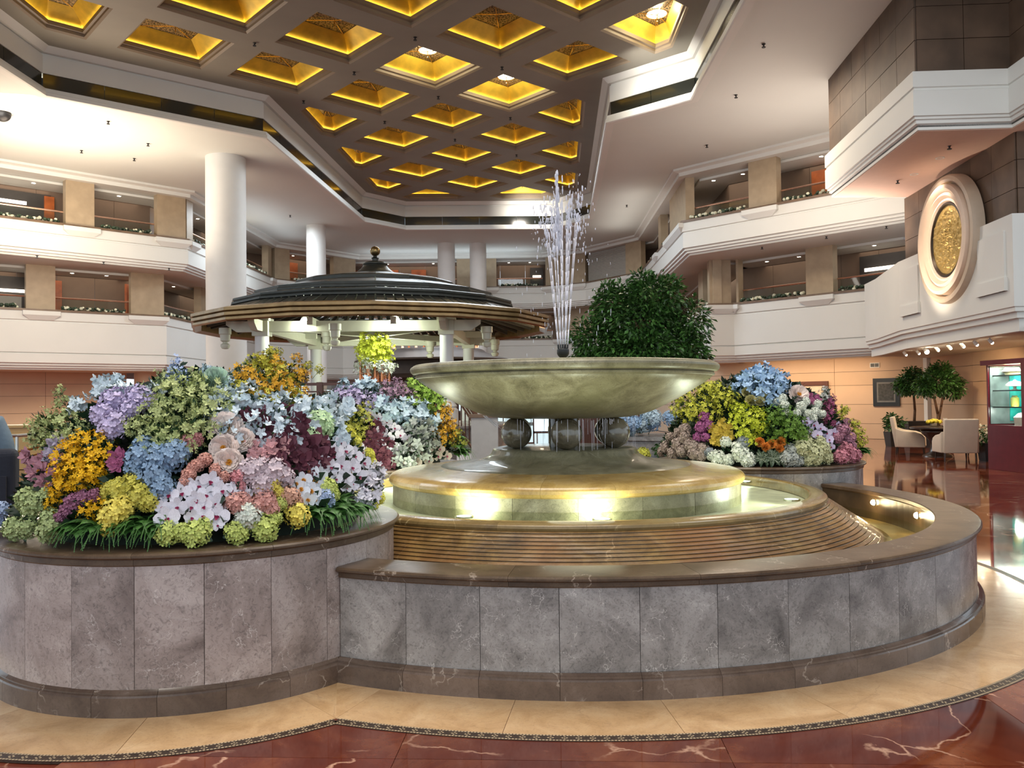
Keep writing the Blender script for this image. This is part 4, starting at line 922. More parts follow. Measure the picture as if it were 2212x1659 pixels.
for x, y in ((-.35, -3.1), (-2.9, -2.4), (2.9, 2.0), (-.9, -1.4), (2.8, -2.0), (1.1, 2.4)):
    d_ = MB().lathe([(0, 2.74), (.07, 2.75), (.10, 2.80), (.10, 2.84), (.05, 2.87), (.06, 2.9), (.10, 2.92), (.11, 3.05), (.13, 3.07), (.13, 3.2)], 16).build('pendant', CREAM, gz, smooth=True, loc=(x, y, 0), angle=40)
GLW = glow('pavilion_flood', (.90, 1.0, .86), 60)
for x, y, nm in ((-4.5, 18.15, 'left'), (-2.52, 18.1, 'right')):
    e = empty('floodlight', (x, y, 3.30)); MB().ball((0, 0, 0), .10, 12, 8).build('lens', GLW, e, loc=(0, 0, 0), smooth=True); MB().lathe([(.09, -.02), (.10, .02), (.06, .12), (.02, .14)], 12).build('housing', CREAM, e, loc=(0, .06, .04), smooth=True)
    tag(e, nm + ' white floodlight glowing under the pavilion eave', 'lamp', 'floodlights under the pavilion eave')
    lamp('flood_lamp', 'POINT', (x, y - .12, 3.18), 85, GREENW, .08)
lamp('pavilion_light', 'POINT', (-3.3, 20.8, 2.7), 130, GREENW, .3)
lamp('pavilion_light', 'POINT', (.6, 19.8, 3.25), 18, (1, .75, .45), .05)
# flower vase of copper tubes on the bar counter in the pavilion
CUP = plain('copper_tube', (.55, .22, .10), .22, metal=.9, var=.2)
vs_ = empty('vase', (-3.06, 18.6, 1.93)); rv = random.Random(4)
mb = MB()
for k in range(14):
    a = 2 * pi * k / 14; r = .20 if k % 2 else .32; tb = MB().tube((r * cos(a), r * sin(a), 0), (r * cos(a), r * sin(a), .35 + .1 * (k % 3)), .03, .03, 10); tb.build('tube', CUP, vs_, loc=(0, 0, 0), smooth=True, angle=40)
MB().lathe([(.4, 0), (.4, .03), (0, .03)], 24).build('base', CUP, vs_, loc=(0, 0, 0))
tag(vs_, 'vase made of copper tubes under the lime green flower ball', 'vase')
cnt_ = tag(MB().lathe([(1.1, 1.0), (1.1, 1.83), (1.3, 1.85), (1.3, 1.93), (0, 1.93)], 40).build('bar_counter', plain('dark_counter', (.05, .03, .02), .3), None, loc=(-3.06, 19.3, 0)), 'round dark bar counter inside the pavilion', 'counter')
# railings
RW = plain('dark_red_timber', (.085, .030, .018), .35, var=.2)
def railing(pts, z0, z1, label, rails=True):
    e = empty('railing', (pts[0][0], pts[0][1], 0)); e['_base'] = (pts[0][0], pts[0][1], 0)
    for a, b in zip(pts[:-1], pts[1:]):
        l = hypot(b[0] - a[0], b[1] - a[1]); T = segT(a, b, 0); T = Matrix.Translation((-pts[0][0], -pts[0][1], 0)) @ T; dz = (b[2] - a[2]) / l if len(a) > 2 else 0; za = a[2] if len(a) > 2 else 0
        def bar(x0, x1, z, h, w, nm):
            m_ = MB(); vs = [T @ Vector((x, y, za + dz * x + zz)) for x in (x0, x1) for y in (-w / 2, w / 2) for zz in (z, z + h)]
            m_.add(vs, [(0, 1, 3, 2), (4, 6, 7, 5), (0, 4, 5, 1), (2, 3, 7, 6), (0, 2, 6, 4), (1, 5, 7, 3)]); m_.build(nm, RW, e, loc=(0, 0, 0))
        bar(0, l, z1 - .05, .06, .09, 'top_rail'); bar(0, l, z1 - .19, .03, .04, 'rail'); bar(0, l, z1 - .29, .03, .04, 'rail'); bar(0, l, z0 + .08, .04, .04, 'rail')
        n = max(1, round(l / .9))
        for k in range(n + 1): bar(k * l / n - .06, k * l / n + .06, z0, z1 - z0 + .02, .12, 'post')
        for k in range(int(l / .16)): bar(.08 + k * .16, .10 + k * .16, z0 + .1, z1 - z0 - .38, .02, 'baluster')
    tag(e, label, 'railing'); return e
railing([(-5.6, 17.3), (-1.5, 17.1)], 1.0, 1.95, 'dark red-brown railing in front of the pavilion bar')
railing([(-1.25, 18.3, 1.0), (-.55, 17.3, 0)], .0, .95, 'dark timber stair railing sloping down right of the pavilion post')
st_ = empty('stage', (0, 0, 0)); tag(st_, 'raised round platform under the pavilion', 'platform')
MB().lathe([(3.3, 0), (3.3, .95), (3.35, .95), (3.35, 1.0), (0, 1.0)], 48).build('drum', GREY, st_, loc=(-3.3, 20.5, 0))
pd = empty('pedestal', (-.55, 16.6, 0)); MB().box(-.26, .26, -.26, .26, 0, 1.22).build('shaft', plain('pale_stone', (.42, .42, .40), .35, var=.06), pd, loc=(0, 0, 0)); MB().box(-.3, .3, -.3, .3, 1.22, 1.28).build('cap', LEDGE, pd, loc=(0, 0, 0)); MB().box(-.55, -.2, -.2, .2, 0, .5).build('foot', COLW, pd, loc=(0, 0, 0))
tag(pd, 'square pale stone pedestal with a dark cap behind the fountain dome', 'pedestal')
# far bar with a dark dished canopy, copper tubes and bright lamps on top
fb = empty('bar_canopy', (-2.8, 30.5, 0)); DC = plain('dark_canopy', (.045, .028, .022), .6, var=.15)
MB().lathe([(1.72, 3.42), (1.80, 3.38), (1.85, 3.32), (2.1, 3.22), (2.5, 3.1), (2.9, 3.02), (2.92, 2.96), (2.5, 2.93), (2.6, 2.5), (2.9, 2.35), (2.8, 2.3), (2.4, 2.25), (0, 2.25)], 48).build('canopy', DC, fb, loc=(0, 0, 0), smooth=True, angle=30)
MB().lathe([(0, 3.42), (1.72, 3.42)], 48).build('canopy_top', DC, fb, loc=(0, 0, 0))
MB().lathe([(1.5, 0), (1.5, 1.1), (1.7, 1.12), (1.7, 1.18), (0, 1.18)], 40).build('counter', plain('dark_counter2', (.07, .04, .03), .3), fb, loc=(0, 0, 0))
MB().lathe([(.5, 1.1), (.5, 2.3)], 24).build('core', COPPER, fb, loc=(0, 0, 0))
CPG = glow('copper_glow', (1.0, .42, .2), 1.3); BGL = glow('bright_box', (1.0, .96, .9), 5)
for k in range(30):
    a = 2 * pi * k / 30 + .05
    if k % 5 == 3: continue
    MB().tube((1.55 * cos(a), 1.55 * sin(a), 3.5), (1.55 * cos(a), 1.55 * sin(a), 3.78 + .12 * (k % 3)), .045, .045, 8).build('tube', CUP if k % 2 else CPG, fb, loc=(0, 0, 0), smooth=True, angle=40)
for a in (-1.75, -1.35, -2.15): MB().box(1.35, 1.4, -.28, .28, 3.55, 3.85, Matrix.Rotation(a, 4, 'Z')).build('light_box', BGL, fb, loc=(0, 0, 0))
tag(fb, 'far dark dished bar canopy topped with copper tubes and bright light boxes', 'bar')
lamp('bar_light', 'POINT', (-2.15, 29.6, 2.0), 30, (1, .6, .35), .2)
# small saucer canopy and rear counter seen between the posts
sc_ = empty('saucer_canopy', (-5.2, 26.5, 0)); MB().lathe([(0, 2.14), (.5, 2.13), (.72, 2.04), (.5, 1.97), (0, 1.95)], 32).build('saucer', plain('saucer_metal', (.12, .16, .17), .2, metal=.8), sc_, loc=(0, 0, 0), smooth=True); MB().lathe([(.04, 0), (.04, 2.0)], 12).build('pole', BLACK, sc_, loc=(0, 0, 0))
tag(sc_, 'small metallic saucer shaped canopy behind the copper vase', 'canopy')
# things seen between the stone balls
dcol = empty('cabinet', (1.75, 18.5, 0)); MB().box(-.3, .3, -.2, .2, .35, 1.45).build('body', RW, dcol, loc=(0, 0, 0)); MB().box(-.36, .36, -.24, .24, 0, .35).build('plinth', RW, dcol, loc=(0, 0, 0)); tag(dcol, 'dark red-brown cabinet seen between the middle and right stone balls', 'cabinet')
tv = empty('display_screen', (.65, 18.8, 0)); MB().box(-.16, .16, -.03, .03, .85, 1.25).build('screen', glow('screen_glow', (.55, .85, 1.0), 1.6), tv, loc=(0, 0, 0)); MB().box(-.19, -.16, -.05, .05, 0, 1.3).box(.16, .19, -.05, .05, 0, 1.3).box(-.19, .19, -.05, .05, 1.25, 1.3).box(-.19, .19, -.05, .05, .80, .85).box(-.5, -.19, -.04, .04, .55, .6).build('frame', RW, tv, loc=(0, 0, 0)); tag(tv, 'bright blue-white screen in a brown frame glimpsed between the left and middle stone balls', 'screen')

# ================================================================== RIGHT SIDE LOUNGE
DARKW = plain('dark_wood', (.035, .018, .012), .28, var=.2); UPH = plain('cream_upholstery', (.62, .52, .40), .75, var=.04, sheen=.3)
def armchair(loc, rz, label):
    e = empty('armchair', loc, rz)
    def soft(mb, nm):
        o = mb.build(nm, UPH, e, loc=(0, 0, 0)); md = o.modifiers.new('bevel', 'BEVEL'); md.width = .025; md.segments = 3; o.data.polygons.foreach_set('use_smooth', [True] * len(o.data.polygons)); return o
    soft(MB().box(-.36, .36, -.32, .34, .20, .47), 'seat')
    T = Matrix.Translation((0, .33, .20)) @ Matrix.Rotation(radians(-9), 4, 'X'); soft(MB().box(-.37, .37, -.05, .05, 0, .80, T), 'backrest')
    for s in (-1, 1):
        mb = MB(); x0, x1 = (s * .37 - .045, s * .37 + .045); pf = [(.33, .20), (.36, .70), (.20, .64), (-.10, .60), (-.26, .54), (-.33, .45), (-.34, .20)]; n = len(pf)
        mb.add([(x0, y, z) for y, z in pf] + [(x1, y, z) for y, z in pf], [tuple(range(n)), tuple(range(2 * n - 1, n - 1, -1))] + [(k, n + k, n + (k + 1) % n, (k + 1) % n) for k in range(n)]); soft(mb, 'armrest')
        for y in (-.28, .34): MB().tube((s * .33, y, .27), (s * .345, y * 1.06, 0), .026, .016, 6).build('leg', DARKW, e, loc=(0, 0, 0))
    return tag(e, label, 'armchair', 'cream armchairs in the lounge')
armchair((10.55, 22.1, 0), radians(62), 'cream armchair left of the round table, turned towards it')
armchair((10.45, 19.75, 0), radians(170), 'cream armchair with its tall back to the viewer')
armchair((11.75, 20.8, 0), radians(-105), 'cream armchair mostly hidden at the right of the table')
tb = empty('round_table', (10.75, 21.15, 0)); MB().lathe([(0, .70), (.62, .70), (.64, .715), (.64, .745), (.62, .755), (0, .755)], 36).build('tabletop', DARKW, tb, loc=(0, 0, 0), smooth=True, angle=30)
MB().lathe([(0, .70), (.40, .68), (.36, .58), (.20, .42), (.16, .30), (.20, .12), (.34, .04), (.36, 0)], 28).build('pedestal', DARKW, tb, loc=(0, 0, 0), smooth=True); tag(tb, 'dark round pedestal table between the cream armchairs', 'table')
bq = empty('bouquet', (10.65, 21.1, .755)); MB().lathe([(.10, 0), (.12, .06), (.10, .10), (0, .10)], 16).build('bowl', GLASS, bq, loc=(0, 0, 0)); rb = random.Random(8); f_ = MB()
for k in range(60): a = rb.random() * 6.28; r = .17 * sqrt(rb.random()); f_.ball((r * cos(a), r * sin(a), .17 - r * .3 + rb.uniform(-.02, .02)), .035, 6, 4)
f_.build('blooms', plain('yellow_bloom', (.80, .62, .04), .6, island=.25), bq, loc=(0, 0, 0), smooth=True); tag(bq, 'low bunch of yellow flowers on the dark round table', 'flowers')
cd = empty('menu_stand', (10.85, 20.95, .755)); MB().box(-.05, .05, -.008, .008, 0, .22).build('card', plain('paper', (.8, .72, .6), .6), cd, loc=(0, 0, 0)); MB().box(-.06, .06, -.03, .03, 0, .015).build('base', DARKW, cd, loc=(0, 0, 0)); tag(cd, 'small upright menu card on the round table', 'menu card')
LEAF = plain('ficus_leaf', (.040, .115, .022), .38, island=.55, spec=.6); TRUNK = plain('trunk', (.12, .06, .03), .8, var=.3, scale=12); POTB = plain('black_pot', (.02, .02, .022), .35)
def leaf_cloud(rg, n, blobs, ls, droop=.4):
    mb = MB()
    tot = sum(b[3] ** 2 for b in blobs)
    for cx, cy, cz, r, rz_ in blobs:
        for k in range(int(n * r * r / tot)):
            d = Vector((rg.gauss(0, 1), rg.gauss(0, 1), rg.gauss(0, 1))).normalized(); q = r * (rg.random() ** .33) * rg.uniform(.7, 1.02) * (1.16 if rg.random() < .12 else 1)
            p = Vector((cx + d.x * q, cy + d.y * q, cz + d.z * q * rz_ / r)); dirv = (d + Vector((rg.uniform(-.6, .6), rg.uniform(-.6, .6), -droop + rg.uniform(-.6, .4)))).normalized()
            s = dirv.cross(Vector((rg.uniform(-1, 1), rg.uniform(-1, 1), 1))).normalized(); L_ = ls * rg.uniform(.7, 1.3); w = L_ * .24; nn = s.cross(dirv) * L_ * .08
            mb.add([p, p + dirv * L_ * .5 + s * w + nn, p + dirv * L_, p + dirv * L_ * .5 - s * w + nn], [(0, 1, 2), (0, 2, 3)])
    return mb
def tree(name, loc, pot, trunk, blobs, n, ls, label, seed, cat='tree', crown='foliage'):
    e = empty(name, loc); rg = random.Random(seed); pr_, ph = pot
    if pr_: MB().add([(-pr_ * .8, -pr_ * .8, 0), (pr_ * .8, -pr_ * .8, 0), (pr_ * .8, pr_ * .8, 0), (-pr_ * .8, pr_ * .8, 0), (-pr_, -pr_, ph), (pr_, -pr_, ph), (pr_, pr_, ph), (-pr_, pr_, ph)], [(3, 2, 1, 0), (4, 5, 6, 7), (0, 1, 5, 4), (1, 2, 6, 5), (2, 3, 7, 6), (3, 0, 4, 7)]).build('pot', POTB, e, loc=(0, 0, 0))
    t_ = MB()
    for pts, r in trunk:
        for k, (a, b) in enumerate(zip(pts[:-1], pts[1:])): t_.tube(a, b, r * (1 - .12 * k), r * (1 - .12 * (k + 1)), 8)
    if trunk: t_.build('trunk', TRUNK, e, loc=(0, 0, 0), smooth=True)
    o = leaf_cloud(rg, n, blobs, ls).build(crown, LEAF, e, loc=(0, 0, 0)); o['kind'] = 'stuff'
    return tag(e, label, cat)
rg = random.Random(9)
bl_ = [(0, 0, 3.2, 1.02, .9), (-.75, 0, 2.65, .75, .65), (.8, .1, 2.75, .78, .7), (.35, 0, 3.75, .75, .55), (-.45, .1, 3.6, .62, .5), (1.15, 0, 3.2, .5, .6), (-1.1, 0, 2.9, .42, .5), (0, -.3, 2.5, 1.0, .6), (1.15, -.1, 2.45, .45, .5), (-.95, 0, 2.2, .5, .5), (.6, -.2, 2.1, .8, .5), (.1, 0, 4.15, .30, .22), (.75, .1, 4.05, .28, .2), (-.6, 0, 3.95, .22, .2)]
tree('ficus_tree', (2.75, 18.2, 0), (.42, .6), [([(0, 0, .5), (.05, 0, 1.2), (-.04, .05, 2.2), (0, 0, 3.0)], .07), ([(.02, 0, 1.2), (.35, .1, 2.0), (.6, 0, 2.9)], .045), ([(0, 0, 1.4), (-.4, 0, 2.1), (-.6, .1, 2.8)], .04)], bl_, 17000, .125, 'large dense ficus tree behind the right side of the fountain bowl', 3)
tree('ficus_tree', (12.6, 26.2, 0), (.35, .75), [([(0, 0, .7), (.03, 0, 1.1), (0, 0, 1.6)], .045)], [(0, 0, 1.95, .50, .42), (-.28, 0, 1.85, .35, .3), (.3, 0, 1.9, .32, .3), (0, 0, 2.25, .25, .2)], 2600, .11, 'smaller potted ficus tree at the left, behind the armchairs', 4)
tree('ficus_tree', (12.55, 24.6, 0), (.33, .65), [([(0, 0, .6), (-.02, 0, 1.0), (-.12, 0, 1.5)], .045), ([(0, 0, .8), (.08, 0, 1.2), (.16, 0, 1.6)], .04)], [(0, 0, 1.95, .56, .45), (-.38, 0, 1.8, .34, .3), (.42, 0, 1.75, .36, .35), (.1, 0, 2.3, .34, .22), (.55, 0, 1.95, .2, .2)], 3400, .11, 'taller potted ficus tree with a forked trunk behind the round table', 5)
tree('potted_shrub', (11.7, 25.6, 0), (.24, .45), [], [(0, 0, .68, .33, .28), (-.1, 0, .85, .2, .18)], 700, .1, 'low leafy shrub in a black square pot by the beige wall', 6, 'potted plant')
sh = tree('potted_shrub', (11.15, 19.6, 0), (.18, .42), [], [(0, 0, .62, .24, .22), (-.12, 0, .5, .16, .2)], 420, .08, 'white-flowered plant in a black pot beside the dark red showcase', 7, 'potted plant')
f_ = MB(); rb = random.Random(2)
for k in range(26): f_.ball((rb.uniform(-.28, .18), rb.uniform(-.25, .1), rb.uniform(.45, .85)), .03, 6, 4)
f_.build('blooms', plain('white_bloom', (.8, .74, .55), .6), sh, loc=(0, 0, 0), smooth=True)
# picture, vent and doorway on the beige wall
TW = lambda t: segT((7.4, 35.6), (14.35, 28.9), t)
def hitwall(px): pass
pc = empty('picture', (0, 0, 0)); T = TW(7.85); MB().box(0, .92, -.05, -.001, 1.18, 2.18, T).build('frame', plain('black_frame', (.012, .010, .010), .3), pc); MB().box(.14, .78, -.055, -.05, 1.32, 2.04, T).build('mat_border', plain('grey_mat', (.16, .16, .15), .5), pc); MB().box(.19, .73, -.06, -.055, 1.38, 1.98, T).build('print', plain('dark_print', (.045, .045, .04), .5, var=.6, scale=12), pc)
tag(pc, 'black framed dark picture on the beige wall left of the ficus trees', 'picture')
vt = empty('wall_vent', (0, 0, 0)); T = TW(7.75); MB().box(0, .34, -.03, -.001, 2.57, 2.75, T).build('plate', WHITE, vt); MB().box(.03, .16, -.035, -.03, 2.60, 2.72, T).box(.18, .31, -.035, -.03, 2.60, 2.72, T).build('opening', BLACK, vt); tag(vt, 'small white wall plate with two square black openings above the picture', 'vent')
dr_ = empty('door_1', (0, 0, 0)); T = TW(4.3); DW = plain('brown_door_frame', (.10, .030, .012), .35); MB().box(0, .16, -.09, -.001, 0, 1.98, T).box(1.75, 1.91, -.09, -.001, 0, 1.98, T).box(0, 1.91, -.09, -.001, 1.98, 2.13, T).build('frame', DW, dr_); MB().box(.16, 1.75, -.03, -.001, 0, 1.98, T).build('leaf', plain('pale_door', (.66, .52, .38), .5), dr_); dr_['kind'] = 'structure'
# track lights under the edge of the roundel wall
TRK = glow('track_lamp', (1.0, .84, .62), 30)
for q, (x, y) in enumerate([(11.25, 23.9), (11.28, 23.2), (11.1, 22.4), (11.05, 21.7), (10.95, 20.9), (10.9, 20.2), (10.83, 19.5), (10.78, 18.8)]):
    e = empty('track_light', (x, y, 2.86)); MB().tube((0, 0, 0), (0, 0, -.07), .012, .012, 6).build('stem', WHITE, e, loc=(0, 0, 0)); MB().tube((-.02, 0, -.06), (.05, 0, -.14), .035, .045, 12).build('head', WHITE, e, loc=(0, 0, 0)); MB().ball((.055, 0, -.145), .033 if q != 2 else .06, 10, 6).build('bulb', TRK, e, loc=(0, 0, 0), smooth=True)
    tag(e, ['farthest', 'second farthest', 'third and brightest', 'fourth', 'fifth', 'sixth', 'second nearest', 'nearest'][q] + ' white spotlight of the row under the roundel wall', 'spotlight', 'spotlights under the roundel wall')
lamp('track_spot', 'SPOT', (11.3, 22.4, 2.6), 230, (1, .72, .42), .05, target=(13.6, 23.6, 1.6), spot=75, blend=1)
lamp('track_spot', 'SPOT', (11.0, 19.6, 2.6), 160, (1, .74, .46), .05, target=(13.4, 20.5, 1.5), spot=80, blend=1)
lamp('wall_wash', 'AREA', (10.6, 30.6, 2.7), 62, (1, .72, .45), 4.5, .6, rot=(radians(25), 0, radians(-44)))
lamp('lounge_light', 'AREA', (11.6, 21.0, 2.8), 60, (1, .78, .52), 2.0, rot=(0, 0, 0))
# dark red showcase
KR = plain('dark_red_lacquer', (.115, .006, .012), .22, var=.08); ks = empty('showcase', (9.95, 17.5, 0)); ks.rotation_euler = (0, 0, -radians(85) - 0)
# local x runs towards the viewer, local y to the right of the hall
LK = 4.2
MB().box(0, LK, 0, 1.3, 0, .92).build('base_cabinet', KR, ks, loc=(0, 0, 0))
MB().box(-.08, LK, -.08, 1.35, 2.16, 2.26).build('cornice', KR, ks, loc=(0, 0, 0))
MB().box(0, .05, 0, 1.3, .92, 2.16).box(1.12, 1.2, 0, 1.3, .92, 2.16).box(0, 1.2, 1.22, 1.3, .92, 2.16).build('frame', KR, ks, loc=(0, 0, 0))
MB().box(1.2, LK, -.12, 1.3, .55, 2.16).build('side_panel', KR, ks, loc=(0, 0, 0))
MB().box(.05, 1.12, .02, .03, .94, 2.14).build('glass', GLASS, ks, loc=(0, 0, 0))
MB().box(.05, 1.12, 1.1, 1.2, .92, 2.16).build('back_panel', plain('showcase_back', (.10, .12, .12), .2, var=.5, scale=5), ks, loc=(0, 0, 0))
for z in (1.28, 1.62, 1.93): MB().box(.05, 1.12, .1, 1.1, z, z + .015).build('shelf', GLASS, ks, loc=(0, 0, 0))
MB().box(.05, .07, .03, 1.1, .94, 2.14).build('end_panel', plain('grey_mirror_panel', (.20, .23, .23), .25, var=.4, scale=3), ks, loc=(0, 0, 0)); MB().box(.07, .08, .45, .95, 1.0, 1.95).build('teal_panel', plain('teal_panel2', (.03, .36, .33), .3, var=.4, scale=6), ks, loc=(0, 0, 0))
for z in (1.28, 1.62, 1.93): MB().box(.05, 1.12, .085, .10, z - .005, z + .02).build('shelf_edge', BLACK, ks, loc=(0, 0, 0))
tag(ks, 'dark red lacquered showcase with a lit glass front at the right edge', 'showcase')
lamp('showcase_light', 'AREA', (10.35, 16.95, 2.12), 60, (.95, 1, .92), .8, rot=(0, 0, 0)); lamp('showcase_light', 'POINT', (10.3, 17.0, 1.15), 14, (.95, 1, .92), .1)
SH = {'cake': plain('cream_china', (.85, .78, .68), .3), 'jar': plain('gold_tin', (.62, .50, .28), .3), 'yel': plain('yellow_box', (.6, .55, .12), .4), 'tea': plain('teal_panel', (.02, .33, .30), .3)}
def ksw(x, y, z): a = -radians(85); return (9.95 + x * cos(a) - y * sin(a), 17.5 + x * sin(a) + y * cos(a), z)
def good(nm, prof, x, y, z, mat, label, cat): 
    return tag(MB().lathe(prof, 20).build(nm, mat, None, smooth=True, loc=ksw(x, y, z), angle=40), label, cat)
good('cake_stand', [(0, 0), (.09, 0), (.03, .02), (.03, .07), (.17, .08), (.17, .09), (.16, .12), (.10, .17), (.03, .19), (.02, .21), (0, .21)], .38, .35, 1.64, SH['cake'], 'domed white cake stand on the middle glass shelf of the showcase', 'cake stand')
good('teapot', [(0, 0), (.08, 0), (.12, .06), (.10, .12), (.04, .15), (.02, .18), (0, .18)], .85, .35, 1.945, SH['cake'], 'white pot on the upper glass shelf of the showcase, right', 'pot')
good('dish', [(0, 0), (.12, 0), (.14, .05), (.20, .08), (.15, .11), (.13, .16), (0, .16)], .3, .35, 1.945, SH['jar'], 'stacked beige dishes on the upper glass shelf of the showcase, left', 'dishes')
good('jar', [(0, 0), (.07, 0), (.08, .03), (.08, .18), (.05, .2), (.05, .23), (0, .23)], .3, .4, 1.295, SH['yel'], 'yellow-green jar on the lower glass shelf of the showcase', 'jar')
good('basket', [(0, 0), (.16, 0), (.18, .16), (.10, .24), (0, .26)], .55, .4, .92, SH['cake'], 'white basket at the bottom left of the lit showcase', 'basket')
good('basket', [(0, 0), (.11, 0), (.13, .18), (.05, .3), (0, .32)], .98, .35, .92, SH['cake'], 'narrower white basket at the bottom right of the lit showcase', 'basket')
# far flower bed behind the fountain and low shrub box, far left staircase rail and person
f4 = empty('flower_bed', (2.95, 16.9, 0)); MB().lathe([(.9, 0), (.9, .72), (.95, .74), (.95, .81), (0, .81)], 40).build('wall', GREY, f4, loc=(0, 0, 0)); tag(f4, 'far small flower bed seen between the bowl and the rear right bed', 'planter')
f5 = empty('planter_box', (2.75, 15.3, 0)); MB().box(-.9, .9, -.25, .25, 0, .5).build('box', plain('blue_grey_stone', (.14, .16, .2), .3), f5, loc=(0, 0, 0)); tag(f5, 'low blue-grey planter box in front of the far small flower bed', 'planter')
sr = empty('stair_railing', (-8.9, 15.0, 0))
for x, y in ((0, 0), (.62, .3), (-.62, -.2)): MB().tube((x, y, 0), (x, y, 1.0), .028, .028, 8).build('post', STEEL, sr, loc=(0, 0, 0))
MB().path([(-.9, -.3, 1.02), (0, 0, 1.02), (.65, .32, 1.07)], .03, 8).build('handrail', STEEL, sr, loc=(0, 0, 0)); MB().path([(0, 0, .72), (.9, .3, .98)], .03, 8).path([(0, 0, .60), (.9, .3, .84)], .018, 8).build('lower_rail', BRASS, sr, loc=(0, 0, 0))
sc2 = MB()
for q in range(3):
    for k in range(12): a0, a1 = k * .4, k * .4 + .4; r = .16; cx = .15 + .28 * q; sc2.tube((cx + r * cos(a0), .1 * q, .45 + r * sin(a0) * 1.3), (cx + r * cos(a1), .1 * q, .45 + r * sin(a1) * 1.3), .01, .01, 5)
sc2.build('scrollwork', plain('iron', (.05, .05, .045), .4), sr, loc=(0, 0, 0)); MB().box(-.85, -.1, -.1, -.09, .15, .95).build('glass', GLASS, sr, loc=(0, 0, 0))
tag(sr, 'metal stair railing with scrollwork behind the flowers at the far left', 'railing')
lc = tag(MB().box(-1.6, 2.2, -.5, .5, 0, 1.02).box(-1.65, 2.25, -.55, .55, 1.02, 1.08).build('low_counter', plain('tan_counter', (.55, .34, .12), .35, var=.06), None, loc=(-12.6, 21, 0)), 'low tan reception counter at the far left', 'counter')
# ================================================================== PERSON at the left edge (seen from behind, only the right side is in the picture)
def skin_figure(name, joints, edges, mat, parent=None, sub=2, root=0):
    me = bpy.data.meshes.new(name); me.from_pydata([j[0] for j in joints], edges, []); o = bpy.data.objects.new(name, me); COL.objects.link(o)
    sk = o.modifiers.new('skin', 'SKIN'); sk.use_smooth_shade = True
    for k, j in enumerate(joints):
        v = me.skin_vertices[0].data[k]; r = j[1]; v.radius = r if isinstance(r, tuple) else (r, r); v.use_root = (k == root)
    s = o.modifiers.new('sub', 'SUBSURF'); s.levels = sub; s.render_levels = sub; me.materials.append(mat)
    if parent is not None: o.parent = parent
    return o
per = empty('person', (-4.05, 6.25, 0), radians(20))
SKIN = plain('skin', (.52, .32, .22), .5); NAVY = plain('navy_cloth', (.012, .015, .028), .8, bump=.3); SHIRT = plain('grey_blue_shirt', (.16, .22, .28), .8, bump=.3); HAIRM = plain('dark_hair', (.012, .009, .008), .5)
J_ = [((0, 0, .94), (.15, .11)), ((0, 0, 1.10), (.14, .10)), ((0, 0, 1.28), (.165, .11)), ((0, 0, 1.42), (.12, .085)), ((0, .01, 1.50), (.055, .055)), ((0, .015, 1.56), (.055, .055)),
      ((.17, 0, 1.41), (.06, .06)), ((.23, .01, 1.24), (.048, .048)), ((.25, -.02, 1.06), (.04, .04)), ((.22, .10, .92), (.032, .032)), ((.19, .20, .90), (.028, .028)),
      ((-.17, 0, 1.41), (.06, .06)), ((-.23, .01, 1.24), (.048, .048)), ((-.25, -.02, 1.06), (.04, .04)), ((-.22, .10, .92), (.032, .032)), ((-.19, .20, .90), (.028, .028)),
      ((.095, 0, .86), (.095, .095)), ((.10, .01, .50), (.062, .062)), ((.10, -.02, .10), (.042, .042)), ((.11, .13, .04), (.035, .03)),
      ((-.095, 0, .86), (.095, .095)), ((-.10, .01, .50), (.062, .062)), ((-.10, -.02, .10), (.042, .042)), ((-.11, .13, .04), (.035, .03))]
E_ = [(0, 1), (1, 2), (2, 3), (3, 4), (4, 5), (3, 6), (6, 7), (7, 8), (8, 9), (9, 10), (3, 11), (11, 12), (12, 13), (13, 14), (14, 15), (0, 16), (16, 17), (17, 18), (18, 19), (0, 20), (20, 21), (21, 22), (22, 23)]
skin_figure('body', J_, E_, SKIN, per)
skin_figure('shirt', [((0, 0, 1.02), (.165, .125)), ((0, 0, 1.14), (.16, .12)), ((0, 0, 1.28), (.18, .125)), ((0, 0, 1.425), (.135, .10)), ((.165, 0, 1.425), (.075, .075)), ((.225, .01, 1.26), (.065, .065)), ((-.165, 0, 1.425), (.075, .075)), ((-.225, .01, 1.26), (.065, .065)), ((.245, .04, .97), (.05, .05)), ((-.245, .04, .97), (.05, .05))], [(0, 1), (1, 2), (2, 3), (3, 4), (4, 5), (3, 6), (6, 7), (5, 8), (7, 9)], SHIRT, per)
skin_figure('trousers', [((0, 0, 1.0), (.165, .125)), ((.10, 0, .84), (.11, .11)), ((.105, .01, .50), (.078, .078)), ((.105, -.02, .08), (.065, .065)), ((-.10, 0, .84), (.11, .11)), ((-.105, .01, .50), (.078, .078)), ((-.105, -.02, .08), (.065, .065))], [(0, 1), (1, 2), (2, 3), (0, 4), (4, 5), (5, 6)], NAVY, per)
for s in (-1, 1): MB().ball((s * .11, .06, .045), .055, 12, 8, .8).build('shoe', BLACK, per, loc=(0, 0, 0), smooth=True).scale = (1, 2.3, 1)
hd = MB().ball((0, .02, 1.665), .098, 20, 14, 1.22); hd.tube((0, .11, 1.68), (0, .135, 1.645), .010, .016, 8); hd.ball((.098, .02, 1.66), .018, 8, 6, 1.6); hd.ball((-.098, .02, 1.66), .018, 8, 6, 1.6); hd.build('head', SKIN, per, loc=(0, 0, 0), smooth=True)
for s in (-1, 1): MB().ball((s * .035, .108, 1.685), .012, 8, 6).build('eye', BLACK, per, loc=(0, 0, 0), smooth=True)
MB().ball((0, .118, 1.60), .018, 10, 6, .35).build('mouth', plain('lips', (.4, .12, .1), .5), per, loc=(0, 0, 0), smooth=True)
